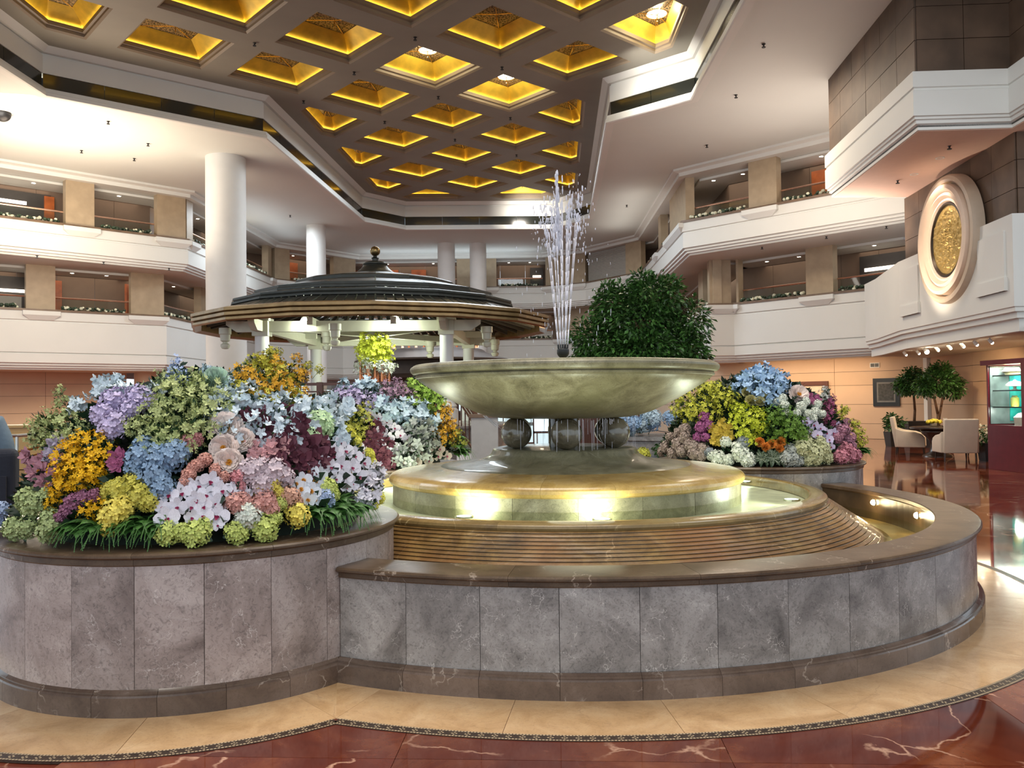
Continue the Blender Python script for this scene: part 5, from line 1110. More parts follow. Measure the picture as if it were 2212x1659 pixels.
hr = MB().ball((0, -.005, 1.70), .108, 20, 14, 1.12); hr.v = [(x, y if y < .06 else .06, z if z > 1.62 or y < .03 else 1.66) for x, y, z in hr.v]; hr.build('hair', HAIRM, per, loc=(0, 0, 0), smooth=True)
for s in (-1, 1):
    for q in range(4): fx = s * (.19 - .018 * q); MB().path([(fx, .20, .90), (fx, .245 + .01 * (q % 2), .885), (fx - s * .004, .262, .86)], .0085, 6).build('finger', SKIN, per, loc=(0, 0, 0), smooth=True)
    MB().path([(s * .175, .185, .905), (s * .150, .215, .90), (s * .145, .24, .885)], .010, 6).build('thumb', SKIN, per, loc=(0, 0, 0), smooth=True)
tag(per, 'person in a grey-blue shirt and dark trousers cut off by the left edge', 'person')
bgk = empty('backpack', (-3.80, 6.06, 0), radians(20)); o = MB().box(-.19, .19, -.13, .07, .82, 1.24).build('bag', NAVY, bgk, loc=(0, 0, 0)); md = o.modifiers.new('bevel', 'BEVEL'); md.width = .05; md.segments = 4
MB().box(-.14, .14, -.165, -.12, .86, 1.05).build('pocket', NAVY, bgk, loc=(0, 0, 0)); tag(bgk, 'dark bag hanging behind the person at the left edge', 'bag')
# ================================================================== FLOWERS
# every bloom stands at its own place on one of the three flower mounds: (bed, group key, kind, colour, [(x, y, z, radius)])
BLOOMS = [
 (0,'lilac','hyd','lilac',[(-2.276,4.793,1.568,0.096),(-2.121,4.743,1.582,0.084),(-2.299,4.703,1.49,0.073),(-2.187,4.593,1.43,0.087),(-2.129,4.673,1.523,0.073),(-2.025,4.703,1.565,0.052)]),
 (0,'ltgreen','spray','paleg',[(-1.998,4.763,1.612,0.095),(-1.893,4.833,1.652,0.096),(-1.771,4.793,1.61,0.096),(-1.957,4.603,1.483,0.092),(-1.854,4.633,1.507,0.098),(-1.742,4.643,1.493,0.093),(-1.654,4.723,1.529,0.089),(-1.969,4.503,1.373,0.085),(-1.86,4.523,1.383,0.085),(-1.873,4.463,1.312,0.074),(-1.772,4.553,1.406,0.081),(-1.665,4.573,1.392,0.071),(-2.037,4.553,1.422,0.066),(-1.805,4.743,1.584,0.089),(-2.05,4.953,1.711,0.06),(-1.77,4.483,1.322,0.065)]),
 (0,'edgegreen','spray','paleg',[(-2.71,4.963,1.402,0.11),(-2.648,4.993,1.47,0.072),(-2.756,4.913,1.446,0.076),(-2.676,4.953,1.573,0.041),(-2.682,4.943,1.636,0.033),(-2.445,4.683,1.396,0.073),(-2.785,4.893,1.365,0.06),(-2.6,4.753,1.33,0.063)]),
 (0,'whiteL','lily','icew',[(-2.465,5.083,1.677,0.068),(-2.488,5.073,1.632,0.056),(-2.362,4.973,1.632,0.055),(-2.6,5.013,1.552,0.05),(-2.251,4.853,1.616,0.048),(-2.055,4.773,1.613,0.053)]),
 (0,'delph','spike','blue',[(-1.985,4.963,1.719,0.083),(-1.976,4.853,1.667,0.065),(-1.91,4.863,1.672,0.059)]),
 (0,'mint','peony','mint',[(-1.751,4.933,1.688,0.074)]),
 (0,'mintside','spray','palebl',[(-1.854,5.073,1.754,0.039),(-1.675,4.933,1.665,0.044),(-1.698,5.053,1.718,0.034)]),
 (0,'yellowtop','spray','yorange',[(-1.621,5.073,1.701,0.084),(-1.567,5.423,1.763,0.096),(-1.458,5.463,1.672,0.091),(-1.504,4.963,1.608,0.077),(-1.381,5.463,1.744,0.055),(-1.406,5.443,1.838,0.036),(-1.331,5.203,1.579,0.069),(-1.433,5.103,1.623,0.085)]),
 (0,'yellowtop2','spray','yolive',[(-1.651,5.403,1.763,0.084),(-1.497,5.443,1.733,0.091),(-1.56,5.403,1.876,0.042),(-1.678,5.393,1.808,0.048),(-1.551,5.423,1.823,0.054),(-1.483,5.283,1.684,0.088),(-1.265,5.483,1.762,0.03),(-1.336,5.463,1.792,0.03),(-1.588,4.883,1.609,0.06),(-1.448,4.913,1.553,0.071),(-1.354,5.073,1.565,0.068),(-1.518,5.413,1.882,0.03),(-1.612,5.403,1.838,0.042)]),
 (0,'whitetop','lily','icew',[(-1.579,4.813,1.56,0.075),(-1.468,4.843,1.526,0.075),(-1.386,4.933,1.524,0.077),(-1.302,5.033,1.509,0.078),(-1.224,5.173,1.486,0.08),(-1.533,4.713,1.463,0.073),(-1.438,4.743,1.435,0.074),(-1.358,4.833,1.445,0.075),(-1.4,4.703,1.37,0.068),(-1.297,4.803,1.365,0.069),(-1.243,4.963,1.426,0.066),(-1.176,5.213,1.447,0.075),(-1.184,5.523,1.502,0.074),(-1.546,4.923,1.608,0.055),(-1.665,4.793,1.582,0.058),(-1.552,4.613,1.389,0.056),(-1.643,4.653,1.465,0.052)]),
 (0,'whitestar','star','icew',[(-1.086,5.523,1.516,0.067),(-1.114,5.263,1.387,0.076),(-1.065,5.163,1.304,0.063),(-1.243,5.513,1.548,0.067),(-1.353,4.863,1.457,0.059),(-1.417,4.853,1.499,0.059),(-1.313,5.133,1.55,0.063),(-1.592,4.733,1.516,0.053),(-1.14,5.533,1.455,0.061)]),
 (0,'palehyd','hyd','mintg',[(-1.179,5.063,1.403,0.101),(-1.196,4.913,1.346,0.065)]),
 (0,'burg','star','burg',[(-1.47,4.753,1.461,0.084),(-1.514,4.693,1.437,0.073),(-1.275,4.873,1.402,0.092),(-1.203,4.843,1.298,0.097),(-1.302,4.723,1.303,0.089),(-1.144,4.863,1.239,0.081),(-1.2,4.743,1.209,0.084),(-1.403,4.713,1.383,0.073),(-1.362,4.753,1.381,0.074),(-1.331,4.933,1.483,0.071),(-1.251,4.833,1.35,0.091),(-1.306,4.643,1.218,0.062),(-1.379,4.673,1.32,0.067),(-1.179,4.923,1.331,0.082),(-1.114,4.933,1.262,0.06),(-1.45,4.783,1.474,0.064),(-1.252,4.733,1.263,0.084),(-1.166,4.753,1.176,0.058)]),
 (0,'pinkstar','star','pinks',[(-1.383,4.643,1.29,0.072),(-1.32,4.713,1.306,0.068),(-1.406,4.593,1.261,0.051),(-1.337,4.643,1.244,0.052),(-1.438,4.613,1.311,0.046)]),
 (0,'peony1','peony','peony',[(-1.586,4.623,1.412,0.082)]),
 (0,'peony2','peony','peony',[(-1.496,4.613,1.345,0.061)]),
 (0,'peony3','peony','peony',[(-1.569,4.543,1.306,0.068)]),
 (0,'peony4','peony','peony',[(-1.531,4.503,1.231,0.067)]),
 (0,'pinkstock','stock','pinkd',[(-1.748,4.503,1.338,0.06),(-1.773,4.473,1.305,0.045),(-1.71,4.523,1.356,0.045)]),
 (0,'coral','stock','coral',[(-1.643,4.463,1.252,0.045),(-1.676,4.443,1.225,0.042),(-1.707,4.403,1.177,0.046),(-1.583,4.453,1.198,0.042),(-1.539,4.453,1.158,0.037),(-1.695,4.423,1.214,0.037),(-1.719,4.383,1.145,0.036)]),
 (0,'rosestock','stock','rose',[(-1.479,4.473,1.153,0.05),(-1.454,4.463,1.105,0.035)]),
 (0,'mauvehyd','hyd','mauve',[(-1.423,4.523,1.178,0.08),(-1.318,4.593,1.161,0.087),(-1.361,4.523,1.115,0.07),(-1.385,4.563,1.199,0.061),(-1.263,4.623,1.142,0.056)]),
 (0,'bluehyd','hyd','dblue',[(-1.964,4.433,1.271,0.089),(-1.816,4.433,1.269,0.089),(-1.876,4.383,1.183,0.088),(-1.828,4.353,1.12,0.072),(-1.967,4.463,1.325,0.064),(-1.774,4.463,1.298,0.059),(-1.881,4.423,1.253,0.088),(-1.99,4.393,1.22,0.054)]),
 (0,'gold','spray','gold',[(-2.347,4.583,1.348,0.071),(-2.231,4.513,1.326,0.07),(-2.374,4.523,1.264,0.085),(-2.227,4.453,1.243,0.084),(-2.368,4.463,1.17,0.084),(-2.238,4.403,1.149,0.068),(-2.419,4.443,1.094,0.054),(-2.432,4.423,1.032,0.044),(-2.186,4.323,1.001,0.053),(-2.301,4.453,1.207,0.084),(-2.177,4.453,1.267,0.054),(-2.425,4.523,1.227,0.055),(-2.121,4.313,1.026,0.043),(-2.347,4.423,1.112,0.059),(-2.207,4.413,1.184,0.069),(-2.388,4.573,1.312,0.066)]),
 (0,'magnolia','star','mag',[(-2.83,4.863,1.262,0.049),(-2.627,4.683,1.23,0.057),(-2.636,4.653,1.186,0.062),(-2.52,4.523,1.126,0.06),(-2.471,4.563,1.237,0.051),(-2.759,4.823,1.208,0.053),(-2.475,4.523,1.178,0.05)]),
 (0,'lavmag','star','lav',[(-2.573,4.703,1.311,0.068),(-2.486,4.663,1.346,0.047),(-2.593,4.683,1.269,0.052)]),
 (0,'orchmag','star','magent',[(-2.106,4.443,1.267,0.054),(-2.097,4.413,1.225,0.039)]),
 (0,'yelolive','hyd','yelol',[(-2.035,4.343,1.105,0.072),(-1.939,4.333,1.09,0.072),(-1.878,4.313,1.047,0.053),(-2.088,4.343,1.105,0.053),(-1.984,4.353,1.139,0.058)]),
 (0,'yelbright','hyd','yel',[(-2.04,4.293,0.992,0.081),(-2.002,4.303,1.026,0.067),(-2.064,4.283,0.934,0.057)]),
 (0,'mauvestock','stock','mauved',[(-2.284,4.363,1.045,0.058),(-2.327,4.363,0.998,0.048),(-2.242,4.363,1.069,0.048),(-2.177,4.353,1.081,0.043),(-2.363,4.363,0.967,0.034)]),
 (0,'grnL','hyd','green',[(-2.652,4.573,1.037,0.071),(-2.54,4.483,1.021,0.065),(-2.497,4.473,1.059,0.06),(-2.607,4.513,0.981,0.05),(-2.712,4.573,0.878,0.071),(-2.602,4.483,0.898,0.06),(-2.417,4.373,0.908,0.073),(-2.433,4.393,0.959,0.054)]),
 (0,'blueedge','hyd','ltblue',[(-2.976,4.873,0.938,0.059),(-2.99,4.873,0.884,0.049)]),
 (0,'orch1','orchid','white',[(-1.781,4.333,1.079,0.053),(-1.724,4.353,1.086,0.053),(-1.734,4.323,1.02,0.053),(-1.668,4.343,1.016,0.048),(-1.775,4.293,0.965,0.067),(-1.605,4.383,1.071,0.053),(-1.65,4.393,1.119,0.054),(-1.554,4.383,1.027,0.058),(-1.543,4.363,0.964,0.068),(-1.608,4.343,0.968,0.053),(-1.493,4.433,1.089,0.049),(-1.437,4.463,1.072,0.045),(-1.596,4.413,1.141,0.059),(-1.647,4.353,1.051,0.053),(-1.535,4.413,1.091,0.054),(-1.703,4.373,1.122,0.049),(-1.811,4.313,1.022,0.038),(-1.66,4.323,0.964,0.043),(-1.611,4.353,1.015,0.048),(-1.539,4.353,0.918,0.034)]),
 (0,'orch2','orchid','white',[(-1.113,4.993,1.294,0.055),(-1.06,5.163,1.296,0.057),(-1.07,4.983,1.231,0.061),(-1.031,5.133,1.249,0.063),(-0.994,5.233,1.213,0.064),(-1.031,4.993,1.174,0.061),(-0.984,5.103,1.151,0.062),(-0.956,5.343,1.161,0.059),(-0.947,5.133,1.091,0.057),(-1.002,4.983,1.106,0.055),(-0.917,5.323,1.08,0.053),(-1.067,4.903,1.168,0.054),(-0.916,5.193,1.043,0.052),(-0.989,4.953,1.048,0.044),(-0.967,5.013,1.061,0.05),(-1.101,4.873,1.198,0.049),(-1.023,5.553,1.254,0.055),(-1.038,4.893,1.101,0.043),(-0.977,5.553,1.207,0.049)]),
 (0,'orch3','orchid','purew',[(-1.159,4.743,1.151,0.058),(-1.178,4.693,1.114,0.052),(-1.127,4.753,1.102,0.058),(-1.137,4.703,1.05,0.057),(-1.184,4.663,1.065,0.052),(-1.101,4.753,1.049,0.053),(-1.145,4.663,1.008,0.047),(-1.207,4.653,1.1,0.041),(-1.112,4.803,1.137,0.048),(-1.116,4.703,1.003,0.042)]),
 (0,'salmon','hyd','salmon',[(-1.47,4.413,1.022,0.059),(-1.435,4.443,1.038,0.049),(-1.338,4.503,1.024,0.07),(-1.359,4.473,1.004,0.055),(-1.306,4.503,0.984,0.05)]),
 (0,'peach','hyd','peach',[(-1.227,4.593,1.033,0.061),(-1.197,4.613,1.002,0.041)]),
 (0,'yelsm','hyd','yel',[(-1.37,4.513,1.088,0.04),(-1.312,4.553,1.099,0.043),(-1.28,4.563,1.067,0.033)]),
 (0,'yelround','hyd','yel',[(-1.185,4.593,0.933,0.071)]),
 (0,'yelR','hyd','ylw',[(-1.084,5.553,1.331,0.052),(-1.044,5.553,1.284,0.046),(-0.956,5.553,1.2,0.046),(-0.947,5.553,1.145,0.043)]),
 (0,'yelRR','hyd','ylw',[(-0.867,5.353,0.937,0.05),(-0.87,5.223,0.909,0.035)]),
 (0,'whhyd','hyd','cream',[(-1.405,4.423,0.954,0.074)]),
 (0,'limeA','hyd','lime',[(-1.771,4.283,0.891,0.062),(-1.696,4.293,0.893,0.052),(-1.633,4.313,0.884,0.072),(-1.604,4.333,0.921,0.043)]),
 (0,'limeB','hyd','lime',[(-1.451,4.383,0.876,0.063)]),
 (0,'limeC','hyd','lime',[(-1.327,4.463,0.881,0.077),(-1.281,4.503,0.929,0.04)]),
 (0,'limeD','hyd','lime',[(-1.065,4.803,1.059,0.059),(-1.043,4.823,1.02,0.043)]),
 (0,'limeE','hyd','lime',[(-1.264,4.543,1.004,0.038)]),
 (0,'ltblR','hyd','ltblue',[(-1.078,4.763,1.011,0.053),(-1.051,4.783,0.979,0.037)]),
 (0,'whR','lily','white',[(-0.917,5.553,1.037,0.062),(-0.892,5.223,0.996,0.064),(-0.902,5.113,0.952,0.051),(-0.909,5.543,1.099,0.043),(-0.921,5.063,0.972,0.045)]),
 (0,'fernL','fern','fern',[(-2.318,4.323,0.853,0.11),(-2.248,4.303,0.862,0.11),(-2.166,4.283,0.876,0.119),(-2.102,4.273,0.859,0.109),(-2.026,4.263,0.866,0.104),(-1.956,4.263,0.877,0.104),(-1.897,4.263,0.865,0.104),(-1.85,4.263,0.876,0.095),(-2.212,4.303,0.921,0.095),(-1.894,4.283,0.944,0.105),(-1.937,4.273,0.911,0.095),(-2.05,4.263,0.855,0.095),(-1.839,4.293,0.966,0.081),(-2.37,4.353,0.891,0.087),(-2.131,4.283,0.9,0.105),(-1.838,4.263,0.852,0.085)]),
 (0,'fernR','fern','fern',[(-1.107,4.663,0.892,0.119),(-1.059,4.733,0.894,0.126),(-1.008,4.803,0.897,0.128),(-0.961,4.903,0.91,0.125),(-0.925,5.003,0.924,0.122),(-1.069,4.723,0.935,0.12),(-0.993,4.863,0.942,0.124),(-0.894,5.063,0.874,0.101),(-1.141,4.643,0.934,0.093),(-1.017,4.783,0.86,0.117),(-0.94,4.933,0.878,0.109),(-1.087,4.683,0.85,0.094),(-0.976,4.913,0.976,0.093),(-1.054,4.773,0.981,0.079)]),
 (1,'b_lilac','spray','lilac',[(-1.9,9.48,1.587,0.105),(-1.84,9.58,1.65,0.096),(-1.979,9.61,1.652,0.075),(-1.651,9.41,1.531,0.115),(-1.744,9.49,1.595,0.095),(-1.555,9.46,1.54,0.105)]),
 (1,'b_blue','lily','palebl',[(-1.72,9.81,1.732,0.087),(-1.776,9.67,1.693,0.075),(-1.635,9.79,1.714,0.076),(-2.019,10.0,1.755,0.067),(-1.343,9.44,1.433,0.115),(-1.171,9.52,1.362,0.116),(-1.492,9.39,1.462,0.104),(-1.259,9.6,1.483,0.106),(-1.1,9.59,1.349,0.096),(-0.979,9.7,1.275,0.108),(-1.409,9.35,1.384,0.104),(-1.286,9.4,1.355,0.104),(-1.098,9.82,1.452,0.098)]),
 (1,'b_mauve','spray','mauved2',[(-1.451,9.83,1.674,0.109),(-1.326,10.12,1.648,0.101),(-1.407,10.1,1.733,0.09),(-1.473,9.61,1.603,0.085),(-1.223,9.96,1.579,0.099)]),
 (1,'b_lime','spray','limeg',[(-1.131,10.13,1.635,0.135),(-0.993,10.14,1.504,0.124),(-1.185,10.12,1.731,0.101),(-1.046,10.13,1.645,0.112),(-0.908,10.14,1.559,0.09),(-1.077,10.14,1.477,0.112),(-0.962,10.13,1.644,0.079),(-1.184,9.86,1.535,0.098)]),
 (1,'b_olive','spray','olive',[(-1.701,9.25,1.389,0.113),(-1.731,9.13,1.24,0.111),(-1.616,9.2,1.312,0.092),(-1.793,9.19,1.33,0.082),(-1.627,9.11,1.189,0.091),(-1.594,9.38,1.489,0.083)]),
 (1,'b_orch','orchid','white',[(-1.582,9.3,1.412,0.062),(-1.487,9.29,1.37,0.062),(-1.4,9.29,1.323,0.067),(-1.313,9.29,1.255,0.067),(-1.245,9.27,1.178,0.067),(-1.361,9.19,1.157,0.066),(-1.439,9.2,1.234,0.066),(-1.204,9.36,1.251,0.062),(-1.31,9.38,1.356,0.062),(-1.518,9.22,1.295,0.061),(-1.17,9.29,1.125,0.062),(-1.307,9.16,1.056,0.066),(-1.235,9.19,1.018,0.061),(-1.623,9.24,1.363,0.056),(-1.361,9.11,1.009,0.061),(-1.441,9.11,1.086,0.061)]),
 (1,'b_grey','lily','greyw',[(-1.076,9.36,1.094,0.125),(-1.162,9.21,0.95,0.123),(-0.94,9.56,1.109,0.106),(-1.014,9.52,1.191,0.106),(-1.132,9.41,1.223,0.115),(-1.207,9.16,0.878,0.112),(-1.025,9.36,0.99,0.114)]),
 (1,'b_orange','spray','yorange',[(-0.855,10.15,1.333,0.124),(-0.884,9.84,1.204,0.109),(-0.771,10.15,1.22,0.101),(-0.825,10.15,1.445,0.079),(-0.85,9.75,1.099,0.087),(-0.744,10.15,1.107,0.079)]),
 (1,'b_yelo','spray','olive',[(-0.69,10.18,1.133,0.09),(-0.635,10.19,1.048,0.079),(-0.745,10.15,1.023,0.079)]),
 (1,'b_burg','star','burg',[(-1.528,9.12,1.162,0.101),(-1.544,9.06,1.05,0.1),(-1.434,9.06,0.963,0.111),(-1.38,9.14,1.084,0.091),(-1.563,9.02,0.967,0.09),(-1.489,9.2,1.26,0.092),(-1.349,9.09,0.91,0.101),(-1.49,9.03,0.891,0.1),(-1.417,9.04,0.839,0.09)]),
 (1,'b_tan','orchid','tan',[(-1.119,9.28,1.022,0.067),(-1.046,9.31,0.942,0.067),(-0.955,9.44,0.984,0.068),(-0.862,9.56,0.923,0.064),(-0.952,9.4,0.883,0.063),(-1.068,9.27,0.842,0.062),(-0.843,9.65,0.997,0.064),(-0.773,9.77,0.908,0.065),(-0.915,9.58,1.081,0.064),(-1.161,9.19,0.824,0.061)]),
 (1,'b_fern','fern','fern',[(-0.664,10.2,0.991,0.147),(-0.609,10.21,0.933,0.136),(-0.694,10.21,0.906,0.136),(-0.581,10.21,0.876,0.125),(-0.635,10.19,1.076,0.113)]),
 (2,'c_blue','lily','skyb',[(2.872,9.69,1.837,0.107),(2.724,9.46,1.726,0.105),(2.882,9.38,1.696,0.114),(3.029,9.51,1.76,0.095),(2.575,9.4,1.648,0.083),(2.786,9.24,1.582,0.102),(2.927,9.28,1.616,0.093),(2.737,9.33,1.645,0.103),(2.668,9.54,1.755,0.085),(3.031,9.36,1.668,0.083),(2.916,9.57,1.795,0.096),(2.837,9.16,1.499,0.071)]),
 (2,'c_yelg','spray','yelg',[(2.099,9.87,1.485,0.131),(2.236,9.63,1.559,0.139),(2.369,9.52,1.61,0.106),(2.205,9.4,1.392,0.125),(2.01,10.11,1.507,0.101),(2.084,9.56,1.364,0.117),(2.356,9.37,1.505,0.104),(2.364,9.71,1.682,0.075),(2.019,9.89,1.387,0.11),(2.453,9.34,1.545,0.083),(2.281,10.06,1.66,0.078)]),
 (2,'c_rose','peony','creamy',[(2.633,9.21,1.512,0.061),(2.718,9.17,1.501,0.056),(2.614,9.32,1.605,0.052),(2.747,9.28,1.603,0.051),(2.799,9.2,1.54,0.046)]),
 (2,'c_lime','spray','limey',[(2.515,9.11,1.342,0.121),(2.614,9.02,1.267,0.12),(2.517,9.0,1.169,0.11),(2.439,9.11,1.282,0.091),(2.681,9.07,1.366,0.08),(2.544,8.96,1.096,0.08),(2.488,9.19,1.417,0.082),(2.68,8.99,1.242,0.07)]),
 (2,'c_leafy','spray','leafg',[(2.897,8.97,1.241,0.139),(3.046,8.97,1.214,0.119),(2.869,9.03,1.339,0.11),(2.954,8.92,1.143,0.109),(2.784,8.93,1.144,0.099),(3.109,8.94,1.14,0.089),(2.976,9.05,1.362,0.08),(2.765,9.02,1.315,0.09)]),
 (2,'c_white','stock','cream',[(2.968,9.1,1.437,0.076),(2.974,9.19,1.528,0.066),(2.976,9.05,1.362,0.06),(2.91,9.15,1.498,0.056),(3.159,9.14,1.435,0.071),(3.388,9.28,1.457,0.062),(3.219,9.1,1.359,0.061),(3.079,9.06,1.361,0.06),(3.265,9.09,1.308,0.06),(3.242,9.23,1.494,0.061),(3.407,9.2,1.355,0.056),(3.321,9.17,1.382,0.061)]),
 (2,'c_peony','peony','peony',[(3.191,9.3,1.577,0.093)]),
 (2,'c_mag','star','magent',[(3.323,9.34,1.545,0.052),(3.433,9.4,1.523,0.052),(3.34,9.29,1.493,0.046)]),
 (2,'c_plume','spike','magd',[(3.506,9.26,1.327,0.134),(3.686,9.63,1.424,0.107)]),
 (2,'c_wplume','spike','purew2',[(3.624,9.66,1.532,0.107)]),
 (2,'c_lav','orchid','lavw',[(3.178,9.03,1.275,0.06),(3.256,9.04,1.244,0.06),(3.338,9.06,1.207,0.06),(3.406,9.07,1.156,0.06),(3.276,8.99,1.136,0.06),(3.418,9.04,1.082,0.06),(3.504,9.13,1.153,0.061),(3.198,8.98,1.162,0.055),(3.349,8.99,1.06,0.055),(3.434,9.02,1.008,0.05),(3.615,9.28,1.222,0.057)]),
 (2,'c_mauve','stock','mauvep',[(3.631,9.26,1.172,0.092),(3.727,9.31,1.076,0.093),(3.8,9.59,1.237,0.074),(3.547,9.14,1.101,0.071),(3.738,9.28,0.99,0.072)]),
 (2,'c_pink','hyd','pinkh',[(3.708,9.21,0.892,0.102),(3.542,9.05,0.83,0.085),(3.847,9.39,0.811,0.078),(3.639,9.16,0.972,0.081),(3.937,9.58,0.891,0.064)]),
 (2,'c_yel','spray','yelg',[(3.768,9.6,1.344,0.064),(3.811,9.57,1.397,0.053),(3.93,9.55,1.158,0.074),(3.966,9.54,1.052,0.074),(3.897,9.53,1.238,0.053),(3.957,9.56,0.972,0.053)]),
 (2,'c_magstock','stock','magst',[(2.163,9.38,1.33,0.083),(2.111,9.34,1.213,0.083),(2.185,9.28,1.239,0.072),(2.068,9.32,1.111,0.062),(2.138,9.24,1.113,0.061)]),
 (2,'c_orch','star','yelo',[(2.257,9.16,1.166,0.071),(2.315,9.18,1.266,0.061),(2.218,9.15,1.091,0.061),(2.353,9.08,1.143,0.06),(2.278,9.09,1.068,0.06),(2.214,9.23,1.215,0.061),(2.349,9.12,1.217,0.061)]),
 (2,'c_greyp','hyd','greyp',[(1.819,9.88,0.979,0.082),(1.895,9.57,1.022,0.085),(1.959,9.49,1.104,0.079),(2.026,9.32,1.008,0.078),(1.85,9.62,0.914,0.08),(2.018,9.29,0.933,0.077),(1.975,9.56,1.191,0.074),(2.103,9.21,0.988,0.072),(1.819,10.19,0.906,0.068),(1.922,9.45,0.95,0.073),(1.987,9.38,1.031,0.073),(2.076,9.21,0.912,0.066),(1.917,9.67,1.15,0.064),(1.862,9.81,1.091,0.065)]),
 (2,'c_wh1','hyd','cream',[(2.314,9.07,1.069,0.065)]),
 (2,'c_wh2','hyd','cream',[(2.23,9.07,0.894,0.091),(2.312,9.0,0.848,0.065),(2.18,9.11,0.917,0.061)]),
 (2,'c_wh3','hyd','cream',[(2.439,8.95,0.949,0.099),(2.502,8.91,0.892,0.089),(2.424,8.98,1.022,0.07),(2.532,8.9,0.843,0.059)]),
 (2,'c_grey','hyd','grey',[(2.482,8.97,1.072,0.07),(2.15,9.15,0.95,0.061)]),
 (2,'c_orangerose','peony','orange',[(2.636,8.92,1.072,0.049),(2.695,8.89,1.019,0.049),(2.755,8.89,1.053,0.049),(2.849,8.89,1.071,0.054),(2.831,8.87,0.999,0.044)]),
 (2,'c_strip','striped','strip',[(2.744,8.85,0.879,0.098),(2.638,8.87,0.903,0.089),(2.848,8.84,0.854,0.088),(2.759,8.84,0.796,0.088),(2.683,8.86,0.83,0.079),(2.828,8.85,0.927,0.069)]),
 (2,'c_cream','hyd','cremg',[(3.061,8.88,0.996,0.099),(3.186,8.89,0.944,0.108),(3.308,8.95,0.989,0.089),(3.125,8.92,1.067,0.079),(3.205,8.88,0.856,0.079),(3.356,8.95,0.899,0.074),(3.292,8.97,1.062,0.07),(3.124,8.86,0.849,0.069)]),
 (2,'c_gw','hyd','greyw',[(2.898,8.84,0.902,0.088),(2.971,8.84,0.852,0.078),(2.949,8.87,0.988,0.069),(3.019,8.84,0.827,0.064)]),
 (2,'c_fern','fern','fern',[(3.988,9.55,0.866,0.117),(4.025,9.54,0.814,0.116),(3.973,9.57,0.786,0.106),(4.051,9.54,0.787,0.085)]),
]

FCOL = {'lilac': (.58, .50, .72), 'paleg': (.50, .56, .24), 'palebl': (.52, .66, .74), 'blue': (.40, .50, .74), 'mint': (.62, .78, .66), 'yorange': (.70, .38, .03), 'white': (.80, .77, .84), 'icew': (.70, .80, .86), 'yolive': (.50, .46, .05), 'mintg': (.55, .74, .42),
        'burg': (.135, .042, .062), 'pinks': (.66, .36, .37), 'peony': (.97, .81, .75), 'pinkd': (.50, .22, .22), 'coral': (.70, .36, .29), 'rose': (.72, .32, .34), 'mauve': (.66, .54, .58), 'dblue': (.27, .39, .54),
        'gold': (.86, .50, .015), 'mag': (.46, .22, .27), 'lav': (.50, .44, .54), 'magent': (.42, .12, .24), 'yelol': (.62, .56, .10), 'yel': (.86, .72, .14), 'ylw': (.82, .78, .12), 'mauved': (.36, .15, .24), 'green': (.42, .50, .22),
        'ltblue': (.44, .54, .74), 'purew': (.74, .78, .84), 'salmon': (.70, .36, .31), 'peach': (.66, .38, .27), 'cream': (.74, .78, .68), 'lime': (.58, .66, .18), 'limeg': (.44, .66, .12), 'olive': (.46, .46, .08), 'greyw': (.44, .47, .44),
        'mauved2': (.50, .32, .42), 'tan': (.50, .42, .36), 'skyb': (.34, .50, .70), 'yelg': (.56, .56, .07), 'creamy': (.62, .58, .30), 'limey': (.62, .68, .06), 'leafg': (.14, .26, .04), 'magd': (.34, .09, .18), 'purew2': (.7, .72, .66),
        'lavw': (.62, .55, .74), 'mauvep': (.44, .21, .28), 'pinkh': (.56, .22, .27), 'magst': (.40, .12, .30), 'yelo': (.60, .44, .07), 'greyp': (.42, .33, .29), 'grey': (.30, .33, .36), 'orange': (.95, .40, .09), 'cremg': (.54, .55, .32), 'fern': (.06, .17, .03), 'strip': (.04, .07, .035)}
def fmat(c): return plain('petal_' + c, FCOL[c], .55, var=.10, scale=9, island=.22, spec=.25) if c not in ('fern',) else plain('fern_green', FCOL[c], .5, island=.35)
LIPM = plain('orchid_lip', (.28, .01, .07), .45); STAM = plain('stamens', (.80, .36, .03), .6, var=.3, scale=40); FLEAF = plain('flower_leaf', (.022, .062, .020), .45, island=.4); FSTEM = plain('flower_stem', (.06, .13, .03), .6); STRW = plain('leaf_stripe', (.42, .48, .36), .5)
def petal(mb, base, out, up, L, w, cup, n=3, tipw=.35, peak=.55):
    """one petal: strip of quads from base along out, bending up by cup"""
    s = out.cross(up).normalized(); vs = []; m_ = n + 1
    for k in range(m_):
        t_ = k / n; ww = w * (sin(pi * min(1, t_ / peak) / 2) if t_ < peak else (1 - (1 - tipw) * ((t_ - peak) / (1 - peak)) ** 1.6)); ww = max(ww, w * .12)
        c = base + out * (L * t_) + up * (cup * L * t_ * t_); vs += [c - s * ww + up * (.10 * ww), c, c + s * ww + up * (.10 * ww)]
    fs = []
    for k in range(n): a = 3 * k; fs += [(a, a + 1, a + 4, a + 3), (a + 1, a + 2, a + 5, a + 4)]
    mb.add(vs, fs)
def basis(d):
    d = d.normalized(); a = d.orthogonal().normalized(); return a, d.cross(a).normalized(), d
def floret(mb, c, d, r, n, rg, cup=.25, wf=.42, tipw=.7, seg=1, rt=.0):
    a, b, d = basis(d); t0 = rg.random() * 6.28
    for k in range(n):
        t_ = t0 + 2 * pi * k / n; out = a * cos(t_) + b * sin(t_)
        if seg == 1:
            s = out.cross(d); m_ = c + out * r * .55 + d * r * cup * .4
            tp = c + out * r + d * r * cup; mb.add([c, m_ - s * r * wf, tp - s * r * wf * rt, tp + s * r * wf * rt, m_ + s * r * wf], [(0, 1, 2, 3, 4)] if rt else [(0, 1, 2, 4)])
        else: petal(mb, c, out, d, r, r * wf, cup, seg, tipw)
